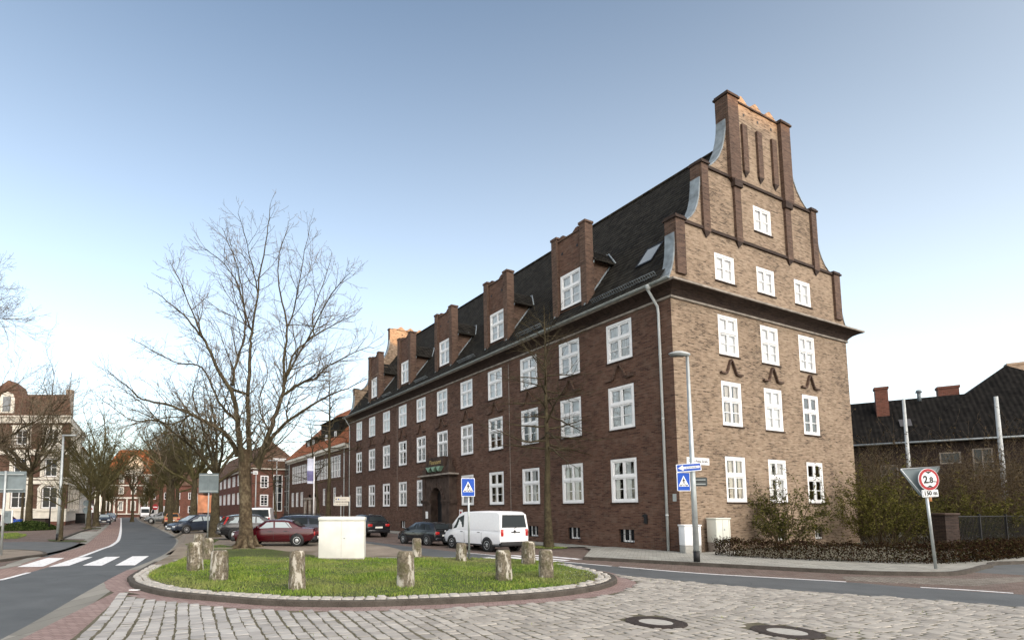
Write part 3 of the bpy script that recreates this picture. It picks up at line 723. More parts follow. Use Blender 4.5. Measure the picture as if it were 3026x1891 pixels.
def gable(parent, y0, y1, front, mat_b, openings=True, yo=0.0):
    mb = MB()
    for si, (za, zb, pts) in enumerate(stages):
        ops = [(u-WW/2, u+WW/2, a, b) for u, a, b in gwin2] if si == 0 else ([(gtop[0]-WW/2, gtop[0]+WW/2, gtop[1], gtop[2])] if si == 1 else [])
        if not openings: ops = []
        zs = sorted({z for z, x in pts} | {q[2] for q in ops} | {q[3] for q in ops}); xs = sorted({q[0] for q in ops} | {q[1] for q in ops}) or [XR]
        for a, b in zip(zs[:-1], zs[1:]):
            la, lb = edge(pts, a), edge(pts, b); ra, rb = GW-la, GW-lb
            A = [la]+xs+[ra]; B = [lb]+xs+[rb]
            for i in range(len(A)-1):
                cx, cz = (A[i]+A[i+1]+B[i]+B[i+1])/4, (a+b)/2
                if any(q[0] < cx < q[1] and q[2] < cz < q[3] for q in ops): continue
                mb.face([(A[i], y0, a), (A[i+1], y0, a), (B[i+1], y0, b), (B[i], y0, b)])
                mb.face([(A[i], y1, a), (B[i], y1, b), (B[i+1], y1, b), (A[i+1], y1, a)])
        for a, b, c, d in ops:
            e = y0 + .14
            mb.face([(a,y0,c),(a,y0,d),(a,e,d),(a,e,c)]); mb.face([(b,y0,c),(b,e,c),(b,e,d),(b,y0,d)])
            mb.face([(a,y0,c),(a,e,c),(b,e,c),(b,y0,c)]); mb.face([(a,y0,d),(b,y0,d),(b,e,d),(a,e,d)])
    # saw-tooth top
    zt = 24.62; P = [(5.6, zt), (5.6, 24.76)]
    for cx in (6.72, 8.07, 9.42): P += [(cx-.56, 24.76), (cx-.06, 25.10), (cx+.06, 25.10), (cx+.56, 24.76)]
    P += [(GW-5.6, 24.76), (GW-5.6, zt)]; P.reverse()
    mb.prism(P, lambda a, b, d: (a, d, b), y0+.01, y1-.01)
    mb.face([(5.12,y0,zt),(11.02,y0,zt),(11.02,y1,zt),(5.12,y1,zt)])
    mb.face([(.44,y0,16.45),(1.16,y0,16.45),(1.16,y1,16.45),(.44,y1,16.45)])
    go = mb.build('gable', mat_b, parent, loc=(0, yo, 0))
    for si, (za, zb, pts) in enumerate(stages):      # zinc on the curved flanks, brick on the upright rest
        for s in (0, 1):
            zc = MB()
            for (z0, x0), (z1, x1) in zip(pts[:-1], pts[1:]):
                X = (lambda x: x) if s == 0 else (lambda x: GW-x)
                zinc = z1 < (15.75, 19.25, 23.25)[si]
                e = -.02 if zinc else 0
                zc.face([(X(x0+e), y0-.03, z0), (X(x0+e), y1+.03, z0), (X(x1+e), y1+.03, z1), (X(x1+e), y0-.03, z1)], 0 if zinc else 1)
                if zinc: zc.face([(X(x0+e), y0-.03, z0), (X(x1+e), y0-.03, z1), (X(x1+.07), y0-.03, z1), (X(x0+.07), y0-.03, z0)], 0)
            zc.build('flashing', [M['zinc'], M['brick_warm']], go)
    # piers, string courses and raised strips
    pr = MB(); cp = MB()
    def pier(x0, x1, z0, z1, f, cap=True, corbel=True, back=None):
        pr = MB(); cp = MB()
        yy0 = y0-front*f; yy1 = y0 if back is None else back
        pr.box(x0, min(yy0, yy1), z0, x1, max(yy0, yy1), z1)
        if corbel:
            xm = (x0+x1)/2; yb = y0-front*.02; lo = z0-.34
            for q in ([(x0,yy0,z0),(xm,yb,lo),(x1,yy0,z0)], [(x0,y0,z0),(xm,yb,lo),(x0,yy0,z0)], [(x1,yy0,z0),(xm,yb,lo),(x1,y0,z0)]): cp.face(q)
        if cap:
            a, b = min(yy0, yy1)-.07, max(yy0, yy1)+.07
            cp.box(x0-.08, a, z1, x1+.08, b, z1+.10); cp.box(x0-.03, a+.05, z1+.10, x1+.03, b-.05, z1+.20)
        pr.build('pier', M['brick_warm'], go)
        if cp.f: cp.build('coping', M['brick_dark'], go)
    for s in (0, 1):
        X = (lambda a, b: (a, b)) if s == 0 else (lambda a, b: (GW-b, GW-a))
        pier(*X(.46, 1.14), 13.62, 16.42, .13, back=y1+.03, corbel=False)
        pier(*X(2.68, 3.22), 16.30, 19.95, .13, back=y1+.03)
        pier(*X(5.12, 6.04), 19.80, 24.55, .20, back=y1+.06)
        pier(*X(5.42, 5.96), 16.36, 19.40, .13, cap=False); k_ = MB(); k_.box(X(5.34, 6.04)[0], y0-front*.22 if front > 0 else y0, 19.40, X(5.34, 6.04)[1], y0 if front > 0 else y0+.22, 19.80); k_.build('corbel', M['brick_dark'], go)
    for xm in (6.70, 8.07, 9.50): pier(xm-.22, xm+.22, 20.62, 23.35, .12, cap=False)
    def course(x0, x1, z, h=.15, f=.09):
        a, b = sorted((y0-front*f, y0)); k_ = MB(); k_.box(x0, a, z-h/2, x1, b, z+h/2); k_.build('string_course', M['brick_dark'], go)
    course(1.16, GW-1.16, 16.45); course(3.23, 5.36, 19.90); course(6.0, GW-6.0, 19.90); course(10.78, GW-3.23, 19.90)
    course(6.06, GW-6.06, 24.60, .09, .06)
    for xm in (6.85, 8.15, 9.45): k_ = MB(); k_.box(xm-.07, y0-.012, 23.95, xm+.07, y0+.01, 24.1); k_.build('vent_hole', M['black'], go)
    return go
gable(house, 0.0, .45, 1, M['brick_weathered_lit'])
gable(house, L-.45, L, -1, M['brick_weathered_lit'], openings=False)
# windows
protos = {('f','full'): window_parts(WW, 2.3, curtain='full'), ('f','sides'): window_parts(WW, 2.3, curtain='sides'), ('f','left'): window_parts(WW, 2.3, curtain='left'), ('f','right'): window_parts(WW, 2.3, curtain='right', warm=True),
          ('s','full'): window_parts(WW, 2.119, curtain='full'), ('s','gap'): window_parts(WW, 2.119, curtain='gap'), ('f','gap'): window_parts(WW, 2.3, curtain='gap'), ('q','full'): window_parts(WW, 1.485, top=0, curtain='full'), ('d','full'): window_parts(1.70, 2.15, curtain='full')}
PF = -math.pi/2
sel = random.Random(3)
def floor_proto(k, c, face):
    if k == '2': return protos[('s', ('full','full','gap','full')[(c*3+(face == 'g')) % 4])]
    if k == '1':
        if face == 'g': return protos[('f', ('right', 'full', 'left')[c])]
        return protos[('f', ('gap','full','right','right','gap','left','left','sides','left','left','right')[c])]
    return protos[('f', ('left','right','left','sides','left')[(c*2+(face == 'g')) % 5])]
for k, c, v, zb in fwin: dup(floor_proto(k, c, 'f'), house, (0, v, zb), PF)
for k, c, u, zb in gwin: dup(floor_proto(k, c, 'g'), house, (u, 0, zb), 0)
for u, a, b in gwin2: dup(protos[('q','full')], house, (u, 0, a), 0)
dup(protos[('q','full')], house, (gtop[0], 0, gtop[1]), 0)
# zig-zag hood mouldings between first and second floor
def hood(nm='hood_mould'):
    mb = MB(); P = [(-.90,-.02),(-.44,-.02),(-.36,.05),(-.05,.70),(.05,.70),(.36,.05),(.44,-.02),(.90,-.02)]
    t = .10
    for (x0, z0), (x1, z1) in zip(P[:-1], P[1:]):
        d = Vector((x1-x0, z1-z0)).normalized(); nn = Vector((-d.y, d.x))*t
        q = [(x0, z0), (x1, z1), (x1+nn.x*.6, z1+nn.y), (x0+nn.x*.6, z0+nn.y)]
        mb.prism(q, lambda a, b, e: (a, e, b), -.13, 0.02)
    return mb.build(nm, M['brick_warm'])
h0 = hood()
for c in range(11): dup(h0, house, (0, o0+s0*c, 8.98), PF)
for c in range(3): dup(h0, house, (g0+gs*c, 0, 8.98), 0)
hide_proto(h0)
# basement windows with bars
def basement(w_=.96, h_=.68, frame=True):
    f = MB(); hw = w_/2
    if frame:
        f.box(-hw*.55, .10, .04, hw, .16, .12); f.box(-hw*.55, .10, .12, -hw*.40, .16, h_); f.box(hw*.20, .10, .12, hw*.34, .16, h_)
    for k in range(5): x = -hw+.1+k*(w_-.2)/4; f.tube([(x, .05, 0), (x, .05, h_)], .011, 5, 1)
    f.box(-hw, .04, h_*.62, hw, .06, h_*.62+.02, 1)
    o = f.build('basement_window', [M['white'], M['black']])
    p = MB(); p.face([(-hw, .15, 0), (hw, .15, 0), (hw, .15, h_), (-hw, .15, h_)]); p.build('pane', dark_glass_m, o)
    return o
dark_glass_m = dark_glass('dark_cellar_glass')
b0 = basement()
for v in bas: dup(b0, house, (0, v, .36), PF)
for u, zb in gbas: dup(b0, house, (u, 0, zb), 0, scale=(.875, 1, 1.03))
hide_proto(b0)
# dormers along the street front
for i, c in enumerate((1, 3, 5, 7, 9)):
    v = o0 + s0*c
    d = MB(); hw = 1.33; X0 = .30; zb, zt = 13.55, 18.72
    ops = [(hw-.85, hw+.85, 14.28, 16.43)]
    wall(d, (X0, v+hw), (0, -1), 2*hw, zb, zt, ops)
    for cy in (-.62, .62): d.prism([(cy-.46, zt), (cy+.46, zt), (cy+.10, zt+.26), (cy-.10, zt+.26)], lambda a, b, e: (e, v+a, b), X0, X0+.42)
    d.face([(X0+.42, v-hw, zb), (X0+.42, v+hw, zb), (X0+.42, v+hw, zt), (X0+.42, v-hw, zt)])
    d.face([(X0, v-hw, zt), (X0, v+hw, zt), (X0+.42, v+hw, zt), (X0+.42, v-hw, zt)])
    do = d.build('dormer', M['brick'], house)
    p = MB()
    for s in (-1, 1):
        y = v + s*(hw-.16)
        p.box(X0-.16, y-.22, zb+.1, X0+.46, y+.22, zt+.16); p.box(X0-.20, y-.27, zt+.16, X0+.50, y+.27, zt+.30)
        p.prism([(y-.18, zb+.1), (y+.18, zb+.1), (y, zb-.18)], lambda a, b, e: (e, a, b), X0-.16, X0+.1)
    for cy in (-.62, .62): p.box(X0-.012, v+cy-.07, 17.75, X0+.01, v+cy+.07, 17.9, 1)
    p.box(X0-.06, v-hw+.4, zt-.06, X0, v+hw-.4, zt+.02)
    p.build('pier', [M['brick_warm'], M['black']], do)
    ch = MB(); cw = 1.18; xe = XE + (16.75-ZL)*(XR-XE)/(ZR-ZL)
    for s in (-1, 1): ch.face([(X0+.4, v+s*cw, zb), (xe+.1, v+s*cw, 16.85), (X0+.4, v+s*cw, 16.85)])
    ch.build('cheek', M['brick_warm'], do)
    rf = MB(); zr = 18.15; ze = 16.72; ov = 1.50; n_ = 6
    for s in (-1, 1):
        for k in range(n_):
            ya, yb = ov*(1-k/n_), ov*(1-(k+1)/n_); za = ze+(zr-ze)*k/n_; zb_ = ze+(zr-ze)*(k+1)/n_
            xa = XE+(za-ZL)*(XR-XE)/(ZR-ZL)+.1; xb = XE+(zb_-ZL)*(XR-XE)/(ZR-ZL)+.1
            rf.face([(X0+.4, v+s*ya, za+.03), (xa, v+s*ya, za+.03), (xb, v+s*yb, zb_), (X0+.4, v+s*yb, zb_)])
        rf.box(X0+.4, v+s*ov-.03, ze-.09, xe+.15, v+s*ov+.03, ze+.02)
    rf.build('dormer_roof', M['roof_dark'], do)
    fl = MB()
    for s in (-1, 1):
        xa = XE + (13.95-ZL)*(XR-XE)/(ZR-ZL); 
        fl.tube([(xa-.12, v+s*(cw+.05), roof_z(xa-.12)+.07), (xe, v+s*(cw+.05), roof_z(xe)+.07)], .05, 6)
        fl.tube([(xe, v+s*(ov+.02), ze+.02), (XE+(zr-ZL)*(XR-XE)/(ZR-ZL), v+s*.05, zr+.05)], .05, 6)
        fl.tube([(X0+.45, v+s*(ov-.02), ze-.05), (X0+.5, v+s*(cw+.06), ze-.3), (X0+.5, v+s*(cw+.06), 14.6)], .04, 6)
    fl.box(-.1, v-1.7, 13.44, .28, v+1.7, 13.50)
    fl.build('flashing', M['zinc'], do)
    wo = dup(protos[('d','full')], do, (X0, v, 14.28), PF)
# skylight
def on_roof(x, y, h=0):
    nrm = Vector((-(ZR-ZL), 0, XR-XE)).normalized(); return Vector((x, y, roof_z(x))) + nrm*h
sk = MB()
for a, b, c, d in ((1.25,2.3,1.95,3.05),):
    c0 = [on_roof(1.10,1.75,.10), on_roof(1.10,2.75,.10), on_roof(2.15,2.75,.10), on_roof(2.15,1.75,.10)]
    c1 = [on_roof(1.10,1.75,0), on_roof(1.10,2.75,0), on_roof(2.15,2.75,0), on_roof(2.15,1.75,0)]
    for k in range(4): sk.face([c0[k], c0[(k+1)%4], c1[(k+1)%4], c1[k]], 0)
    i_ = [on_roof(1.18,1.83,.10), on_roof(1.18,2.67,.10), on_roof(2.07,2.67,.10), on_roof(2.07,1.83,.10)]
    for k in range(4): sk.face([c0[k], i_[k], i_[(k+1)%4], c0[(k+1)%4]], 0)
so_ = sk.build('skylight', M['black'], house)
p = MB(); p.face([q - Vector((0,0,.02)) for q in i_]); p.build('pane', dark_glass('skylight_glass', (.25,.27,.28)), so_)
# gutter, snow guard, downpipes
mb = MB(); gx = -PO-.06
for k in range(6):
    a0 = math.pi*(k/6)+math.pi; a1 = math.pi*((k+1)/6)+math.pi
    q = lambda a, y: (gx+.10*math.cos(a), y, ZL+.06+.10*math.sin(a))
    mb.face([q(a0, -.5), q(a1, -.5), q(a1, L+.2), q(a0, L+.2)], 0, True)
mb.tube([(gx-.10, -.5, ZL+.06), (gx-.10, L+.2, ZL+.06)], .018, 6)
mb.box(-PO-.02, -.5, ZL+.0, -.40, L+.2, ZL+.035)
mb.build('gutter', M['gutter'], house)
mb = MB()
for a, b in ((.6,4.7), (8.8,11.2), (16.1,18.4), (23.3,25.6), (30.5,32.6)):
    for z in (.10, .30): mb.tube([on_roof(-.10, a, z), on_roof(-.10, b, z)], .014, 5)
    y = a
    while y <= b: mb.tube([on_roof(-.10, y, .03), on_roof(-.10, y, .32)], .012, 4); y += .14
mb.build('snow_guard', M['zinc'], house)
mb = MB()
mb.tube([(-PO-.06, .62, ZL-.02), (-PO-.06, .62, ZL-.22), (-.14, .62, ZC-.35), (-.10, .62, ZC-.7), (-.10, .62, .02)], .062, 10)
mb.lathe([(.0, .1), (.10,.1), (.13,.30), (.13,.36), (0,.36)], 10, (-PO-.06, .62, ZL-.30))
for z in (9.6, 6.4, 1.75): mb.lathe([(.062,0),(.075,.01),(.075,.07),(.062,.08)], 10, (-.10, .62, z))
mb.build('downpipe', M['pipe'], house)
mb = MB(); mb.tube([(-PO-.06, L-.3, ZL), (-.14, L-.3, ZC-.35), (-.10, L-.3, ZC-.7), (-.10, L-.3, .02)], .06, 8); mb.build('downpipe', M['pipe'], house)
mb = MB()
for v in (13.0-.6, 29.6):
    mb.box(-.008, v-.02, 2, .004, v+.02, 12.1)
mb.build('wall_cable', M['stone'], house)
# portal
pt = MB(); yc = 21.3; q = .58; hw = 2.22
def arch(mbx, yc, x0, x1, hwid, zs, rise, zt, mi):
    # spandrel wall with an arched opening from 0
    n = 14; pts = [(hwid*math.cos(math.pi*k/n), zs + rise*math.sin(math.pi*k/n)) for k in range(n+1)]
    for k in range(n):
        a, b = pts[k], pts[k+1]
        mbx.face([(x0, yc+a[0], a[1]), (x0, yc+a[0], zt), (x0, yc+b[0], zt), (x0, yc+b[0], b[1])], mi)
        mbx.face([(x0, yc+a[0], a[1]), (x0, yc+b[0], b[1]), (x1, yc+b[0], b[1]), (x1, yc+a[0], a[1])], mi)
    for s in (-1, 1): mbx.face([(x0, yc+s*hwid, 0), (x1, yc+s*hwid, 0), (x1, yc+s*hwid, zs), (x0, yc+s*hwid, zs)], mi)
ZP = 4.75
for s in (-1, 1):
    pt.box(-q, min(yc+s*.86, yc+s*hw), 0, .0, max(yc+s*.86, yc+s*hw), ZP)
arch(pt, yc, -q, .3, .86, 2.9, 1.0, ZP, 0)
po = pt.build('portal', M['stone_dark'], house)
tr = MB()
for s in (-1, 1):
    y0_, y1_ = sorted((yc+s*.90, yc+s*(hw+.12))); tr.box(-q-.14, y0_, 2.74, .0, y1_, 2.90); tr.box(-q-.08, y0_, 2.60, 0, y1_, 2.74)
    y0_, y1_ = sorted((yc+s*1.72, yc+s*2.16)); tr.box(-q-.09, y0_, 0, -q, y1_, 2.6); tr.box(-q-.09, y0_, 2.9, -q, y1_, ZP)
tr.box(-q-.18, yc-hw-.1, ZP, 0, yc+hw+.1, ZP+.12); tr.box(-q-.34, yc-hw-.34, ZP+.12, 0, yc+hw+.34, ZP+.24, 1)
for k in range(9):      # arch voussoirs
    a0, a1 = math.pi*k/9+.02, math.pi*(k+1)/9-.02
    P = [(math.cos(a)*r_*(.86/.86), 2.9+math.sin(a)*r_*1.13) for a, r_ in ((a0,.90),(a1,.90),(a1,1.22),(a0,1.22))]
    tr.prism(P, lambda a, b, e: (e, yc+a, b), -q-.05-(.05 if k == 4 else 0), -q+.0)
tr.build('trim', [M['stone_dark'], M['stone']], po)
tp = MB(); zp = ZP+.24
tp.box(-q+.05, yc-1.05, zp, -.02, yc+1.45, zp+1.45)
for s in (-1, 1):
    y = yc+s*1.75; tp.box(-q-.1, y-.32, zp, 0, y+.32, zp+.45); tp.box(-q, y-.24, zp+.45, -.1, y+.24, zp+.6)
    b_ = [(-q+.06, y-.17), (-.16, y-.17), (-.16, y+.17), (-q+.06, y+.17)]; apx = (-q/2-.05, y, zp+2.0)
    m2 = [((p_[0]-apx[0])*.45+apx[0], (p_[1]-y)*.45+y, zp+1.55) for p_ in b_]
    for k in range(4):
        a, b = b_[k], b_[(k+1)%4]; tp.face([(*a, zp+.6), (*b, zp+.6), m2[(k+1)%4], m2[k]]); tp.face([m2[k], m2[(k+1)%4], apx])
tp.build('parapet', M['stone_dark'], po)
cp_ = MB()
for k in range(3):
    y = yc+.85-k*.80; cp_.prism([(y-.40, zp+.62), (y, zp+.22), (y+.40, zp+.62)], lambda a, b, e: (e, a, b), -q-.28, -q+.05)
cp_.build('canopy_ornament', M['copper'], po)
text_mesh('Finanzamt', .50, M['gold'], 'lettering', po, (-q+.045, yc+.2, zp+1.02), (math.pi/2, 0, PF), sx=.9, ext=.012)
dr = MB(); dr.box(.05, yc-.86, 0, .25, yc+.86, 4.0)
for k in range(4): dr.box(.02, yc-.8+k*.4, .1, .05, yc-.8+k*.4+.34, 2.6)
dr.build('door', M['black'], po)
# small plates on the wall
mb = MB(); mb.box(-.03, 18.28, 1.35, 0, 18.72, 2.1); pl_ = mb.build('wall_notice', M['sign_white'], house)
mb = MB(); mb.prism([(18.38,1.95),(18.62,1.95),(18.62,1.72),(18.5,1.55),(18.38,1.72)], lambda a, b, e: (e, a, b), -.036, -.028); mb.build('emblem', M['sign_red'], pl_)
mb = MB(); mb.box(-q-.03, yc+1.35, 1.35, -q, yc+1.75, 1.95); mb.build('wall_notice', M['sign_white'], house)
mb = MB(); mb.box(-.03, .15, 2.45, 0, .33, 2.8); mb.build('wall_notice', M['galv'], house)
mb = MB(); mb.prism([(1.02,0),(1.2,.05),(1.16,.3),(1.3,.42),(1.12,.5),(1.02,.45)], lambda a, b, e: (e, a+.75, b+1.35), -.08, .0); mb.build('wall_bracket', M['black'], house)
# street name plate
mb = MB(); mb.box(.62, -.03, 4.22, 2.28, 0, 4.56); sp = mb.build('street_name_plate', M['sign_white'], house)
text_mesh('Gräfin-Anna-Straße', .20, M['black'], 'lettering', sp, (1.45, -.033, 4.39), (math.pi/2, 0, 0), sx=.92)
for p_ in protos.values(): hide_proto(p_)
# ================================================================== other buildings
dgl = dark_glass('dark_window_glass', (.02,.022,.025))
dgl2 = dark_glass('pale_window_glass', (.20,.21,.22))
def swin(w, h, casing=.1, cols=2, rows=2, mat=None, gl=None, proud=.0, name='window'):
    f = MB(); hw = w/2
    f.box(-hw, .0-proud, 0, -hw+casing, .10, h); f.box(hw-casing, .0-proud, 0, hw, .10, h)
    f.box(-hw+casing, .0-proud, 0, hw-casing, .10, casing); f.box(-hw+casing, .0-proud, h-casing, hw-casing, .10, h)
    for c in range(1, cols): x = -hw + w*c/cols; f.box(x-.045, .02, casing, x+.045, .09, h-casing)
    for r in range(1, rows): z = h*r/rows; f.box(-hw+casing, .03, z-.03, hw-casing, .085, z+.03)
    o = f.build(name, mat or M['white'])
    p = MB(); p.face([(-hw+casing, .075, casing), (hw-casing, .075, casing), (hw-casing, .075, h-casing), (-hw+casing, .075, h-casing)]); p.build('pane', gl or dgl, o)
    return o
def hip(mb, x0, x1, y0, y1, ze, zr, i0=None, i1=None, ov=.4, mi=0, drop=.12):
    X0, X1, Y0, Y1 = x0-ov, x1+ov, y0-ov, y1+ov
    if X1-X0 >= Y1-Y0:
        h = (Y1-Y0)/2; i0 = h if i0 is None else i0; i1 = h if i1 is None else i1
        a, b = (X0+i0, (Y0+Y1)/2, zr), (X1-i1, (Y0+Y1)/2, zr)
        mb.face([(X0,Y0,ze),(X1,Y0,ze),b,a], mi); mb.face([(X1,Y1,ze),(X0,Y1,ze),a,b], mi)
        mb.face([(X0,Y1,ze),(X0,Y0,ze),a], mi); mb.face([(X1,Y0,ze),(X1,Y1,ze),b], mi)
    else:
        h = (X1-X0)/2; i0 = h if i0 is None else i0; i1 = h if i1 is None else i1
        a, b = ((X0+X1)/2, Y0+i0, zr), ((X0+X1)/2, Y1-i1, zr)
        mb.face([(X0,Y1,ze),(X0,Y0,ze),a,b], mi); mb.face([(X1,Y0,ze),(X1,Y1,ze),b,a], mi)
        mb.face([(X0,Y0,ze),(X1,Y0,ze),a], mi); mb.face([(X1,Y1,ze),(X0,Y1,ze),b], mi)
    mb.face([(X0,Y0,ze-drop),(X0,Y1,ze-drop),(X1,Y1,ze-drop),(X1,Y0,ze-drop)], mi)
    for q in ([(X0,Y0),(X1,Y0)], [(X1,Y0),(X1,Y1)], [(X1,Y1),(X0,Y1)], [(X0,Y1),(X0,Y0)]):
        mb.face([(*q[0],ze-drop),(*q[1],ze-drop),(*q[1],ze),(*q[0],ze)], mi)
def lit_box(): pass

# ---- school-like brick building next along the street (same building line)
bx = HP(0, 69.0)
b2 = thing('brick_building', 'lower brown brick building with long bands of white windows and orange tiled roof', 'building', (*bx, 0), TH-math.pi/2)
# local: x towards the corner house (-VA), y into the plot (VB)
W2 = 26.4
def V2(v): return 69.0 - v
ops = []; wl = []
k = V2(67.2)
for g0_, n_ in ((67.2, 4), (62.0, 3), (58.2, 4), (53.0, 3), (49.0, 3)):
    for i in range(n_): wl.append((V2(g0_)+.62+i*1.27, 6.2, 'a'))
for v in (66.7, 64.2, 61.7): wl.append((V2(v), 2.62, 'b'))
for v in (51.4, 47.3): wl.append((V2(v), 2.7, 'c'))
for x, z, t_ in wl:
    w_, h_ = {'a': (1.2, 2.72), 'b': (1.35, 2.2), 'c': (1.0, 2.25)}[t_]; ops.append((x-w_/2, x+w_/2, z, z+h_))
for v in (57.9, 55.6): ops.append((V2(v)-.75, V2(v)+.75, 0, 4.3))
mb = MB(); wall(mb, (0, 0), (1, 0), W2, 0, 10.2, ops); wall(mb, (0, 12), (0, -1), 12, 0, 10.2); wall(mb, (W2, 0), (0, 1), 12, 0, 10.2); mb.face([(0,12,0),(0,12,10.2),(W2,12,10.2),(W2,12,0)])
mb.build('wall', M['brick'], b2)
mb = MB(); mb.box(.2, .6, -.1, W2-.2, .7, 10); mb.build('interior', M['room'], b2)
pa = swin(1.2, 2.72, .10, 2, 3, gl=dgl2); pb = swin(1.35, 2.2, .13, 2, 2, gl=dgl2); pc = swin(1.0, 2.25, .1, 2, 3)
for x, z, t_ in wl: dup({'a': pa, 'b': pb, 'c': pc}[t_], b2, (x, .03, z), 0)
for p_ in (pa, pb, pc): hide_proto(p_)
mb = MB()
for v in (57.9, 55.6):
    mb.box(V2(v)-.75, .5, 0, V2(v)+.75, .55, 4.3, 0)
for v in (59.0, 56.75, 54.5): mb.tube([(V2(v), -.25, 0), (V2(v), -.25, 3.6)], .22, 10, 1); mb.box(V2(v)-.3, -.55, 3.6, V2(v)+.3, .02, 3.9, 1)
mb.build('entrance', [M['black'], M['stone']], b2)
mb = MB(); mb.box(-.5, -.55, 9.75, W2+.1, 0, 10.15); mb.box(-.3, -.25, 9.5, W2+.1, 0, 9.75); mb.build('cornice', M['cream'], b2)
mb = MB(); hip(mb, 0, W2, 0, 12, 10.2, 17.2, None, 3.0, .55); mb.build('roof', M['roof_orange'], b2)
for v0, v1, zt, wn in ((48.2, 55.6, 14.1, (53.3, 49.6)), (57.4, 62.8, 12.6, (61.5, 59.0))):
    d = MB(); xa, xb = V2(v1), V2(v0); 
    d.box(xa, .9, 10.9, xb, 5.2, zt); d.prism([(.5, zt), (6.2, zt+1.2), (6.2, zt), ], lambda a, b, e: (e, a, b), xa-.3, xb+.3)
    do = d.build('dormer', M['roof_dark'], b2)
    pw = swin(.8, 1.4, .12, 2, 2, gl=dgl2)
    for v in wn: dup(pw, do, (V2(v), .86, 11.1), 0)
    hide_proto(pw)
mb = MB(); mb.box(W2-2.6, 4.8, 14.5, W2-.8, 6.6, 19.0); mb.box(W2-2.7, 4.7, 19.0, W2-.7, 6.7, 19.25); mb.build('chimney', M['roof_orange'], b2)
for x in (.25, W2-1.2): mb = MB(); mb.tube([(x, -.08, .02), (x, -.08, 9.6)], .06, 8); mb.build('downpipe', M['pipe'], b2)

# ---- wing with end wall towards us, glazed stair
b3 = thing('brick_building', 'red brown brick wing with dark hipped roof, narrow end wall facing the car park', 'building', (*HP(-4.95, 74.0), 0), TH)
# local x along VB, y along VA
W3, D3 = 8.6, 56
ops = [(1.35, 2.75, 5.85, 7.95), (1.35, 2.75, 2.8, 4.75), (3.55, 5.15, 1.95, 8.15)]
mb = MB(); wall(mb, (0, 0), (1, 0), W3, 0, 9.1, ops)
lo = []
for k in range(9):
    for zb, h_ in ((3.2, 2.2), (7.0-.3, 2.0)): lo.append((D3-(5+k*5.6)-3.3, D3-(5+k*5.6), zb, zb+h_))
wall(mb, (0, D3), (0, -1), D3, 0, 9.1, lo); wall(mb, (W3, 0), (0, 1), D3, 0, 9.1); mb.build('wall', M['brick_red'], b3)
mb = MB(); mb.box(.5, .5, 0, W3-.3, .6, 9); mb.box(.5, .5, 0, .6, D3-.5, 9); mb.build('interior', M['room'], b3)
p1_ = swin(1.4, 2.1, .2, 2, 4); p2_ = swin(1.4, 1.95, .2, 2, 4); p3_ = swin(1.6, 6.2, .12, 2, 4); p4_ = swin(3.3, 2.2, .15, 6, 2, gl=dgl2); p5_ = swin(3.3, 2.0, .15, 6, 2, gl=dgl2)
dup(p1_, b3, (2.05, .02, 5.85), 0); dup(p2_, b3, (2.05, .02, 2.8), 0); dup(p3_, b3, (4.35, .02, 1.95), 0)
for k in range(9):
    dup(p4_, b3, (.03, 5+k*5.6+1.65, 3.2), PF); dup(p5_, b3, (.03, 5+k*5.6+1.65, 6.7), PF)
for p_ in (p1_, p2_, p3_, p4_, p5_): hide_proto(p_)
mb = MB(); mb.box(-.45, -.45, 9.0, W3+.3, D3, 9.3); mb.build('eaves', M['cream'], b3)
mb = MB(); hip(mb, 0, W3, 0, D3, 9.3, 14.6, 5.6, 5.6, .5); mb.build('roof', M['roof_brown'], b3)
d = MB(); d.box(3.9, .9, 9.4, 5.7, 3.0, 10.9); d.box(3.7, .7, 10.9, 5.9, 3.6, 11.05); do = d.build('dormer', M['white'], b3)
pw = swin(1.4, 1.3, .2, 2, 2); dup(pw, do, (4.8, .87, 9.5), 0); hide_proto(pw)
mb = MB(); mb.box(.1, -.1, 8.1, .9, .0, 8.75); mb.build('wall_unit', M['white'], b3)
b4 = thing('stair_tower', 'glazed grey steel stair tower squeezed between the brick wing and the banded-window building', 'stair tower', (*HP(.55, 70.0), 0), TH)
mb = MB(); mb.box(0, 0, 0, 2.8, 4.0, 10.6); mb.build('glazing', dark_glass('grey_tower_glass', (.06,.07,.07)), b4)
mb = MB()
for x in (0, .93, 1.87, 2.8): mb.box(x-.05, -.05, 0, x+.05, .01, 10.7)
for z in (.1, 2.7, 5.3, 7.9, 10.6): mb.box(-.06, -.06, z-.05, 2.86, .0, z+.05); mb.box(-.06, 0, z-.05, 0, 4.0, z+.05)
mb.build('frame', M['galv'], b4)
b5 = thing('apartment_house', 'distant brown roofed block rising behind the brick wing', 'building', (*HP(6.0, 80.0), 0), TH)
mb = MB(); wall(mb, (0, 0), (1, 0), 20, 0, 10.5); wall(mb, (0, 40), (0, -1), 40, 0, 10.5); mb.build('wall', M['brick_red'], b5)
mb = MB(); hip(mb, 0, 20, 0, 40, 10.5, 18.4, 10, 10, .4); mb.build('roof', M['roof_brown'], b5)

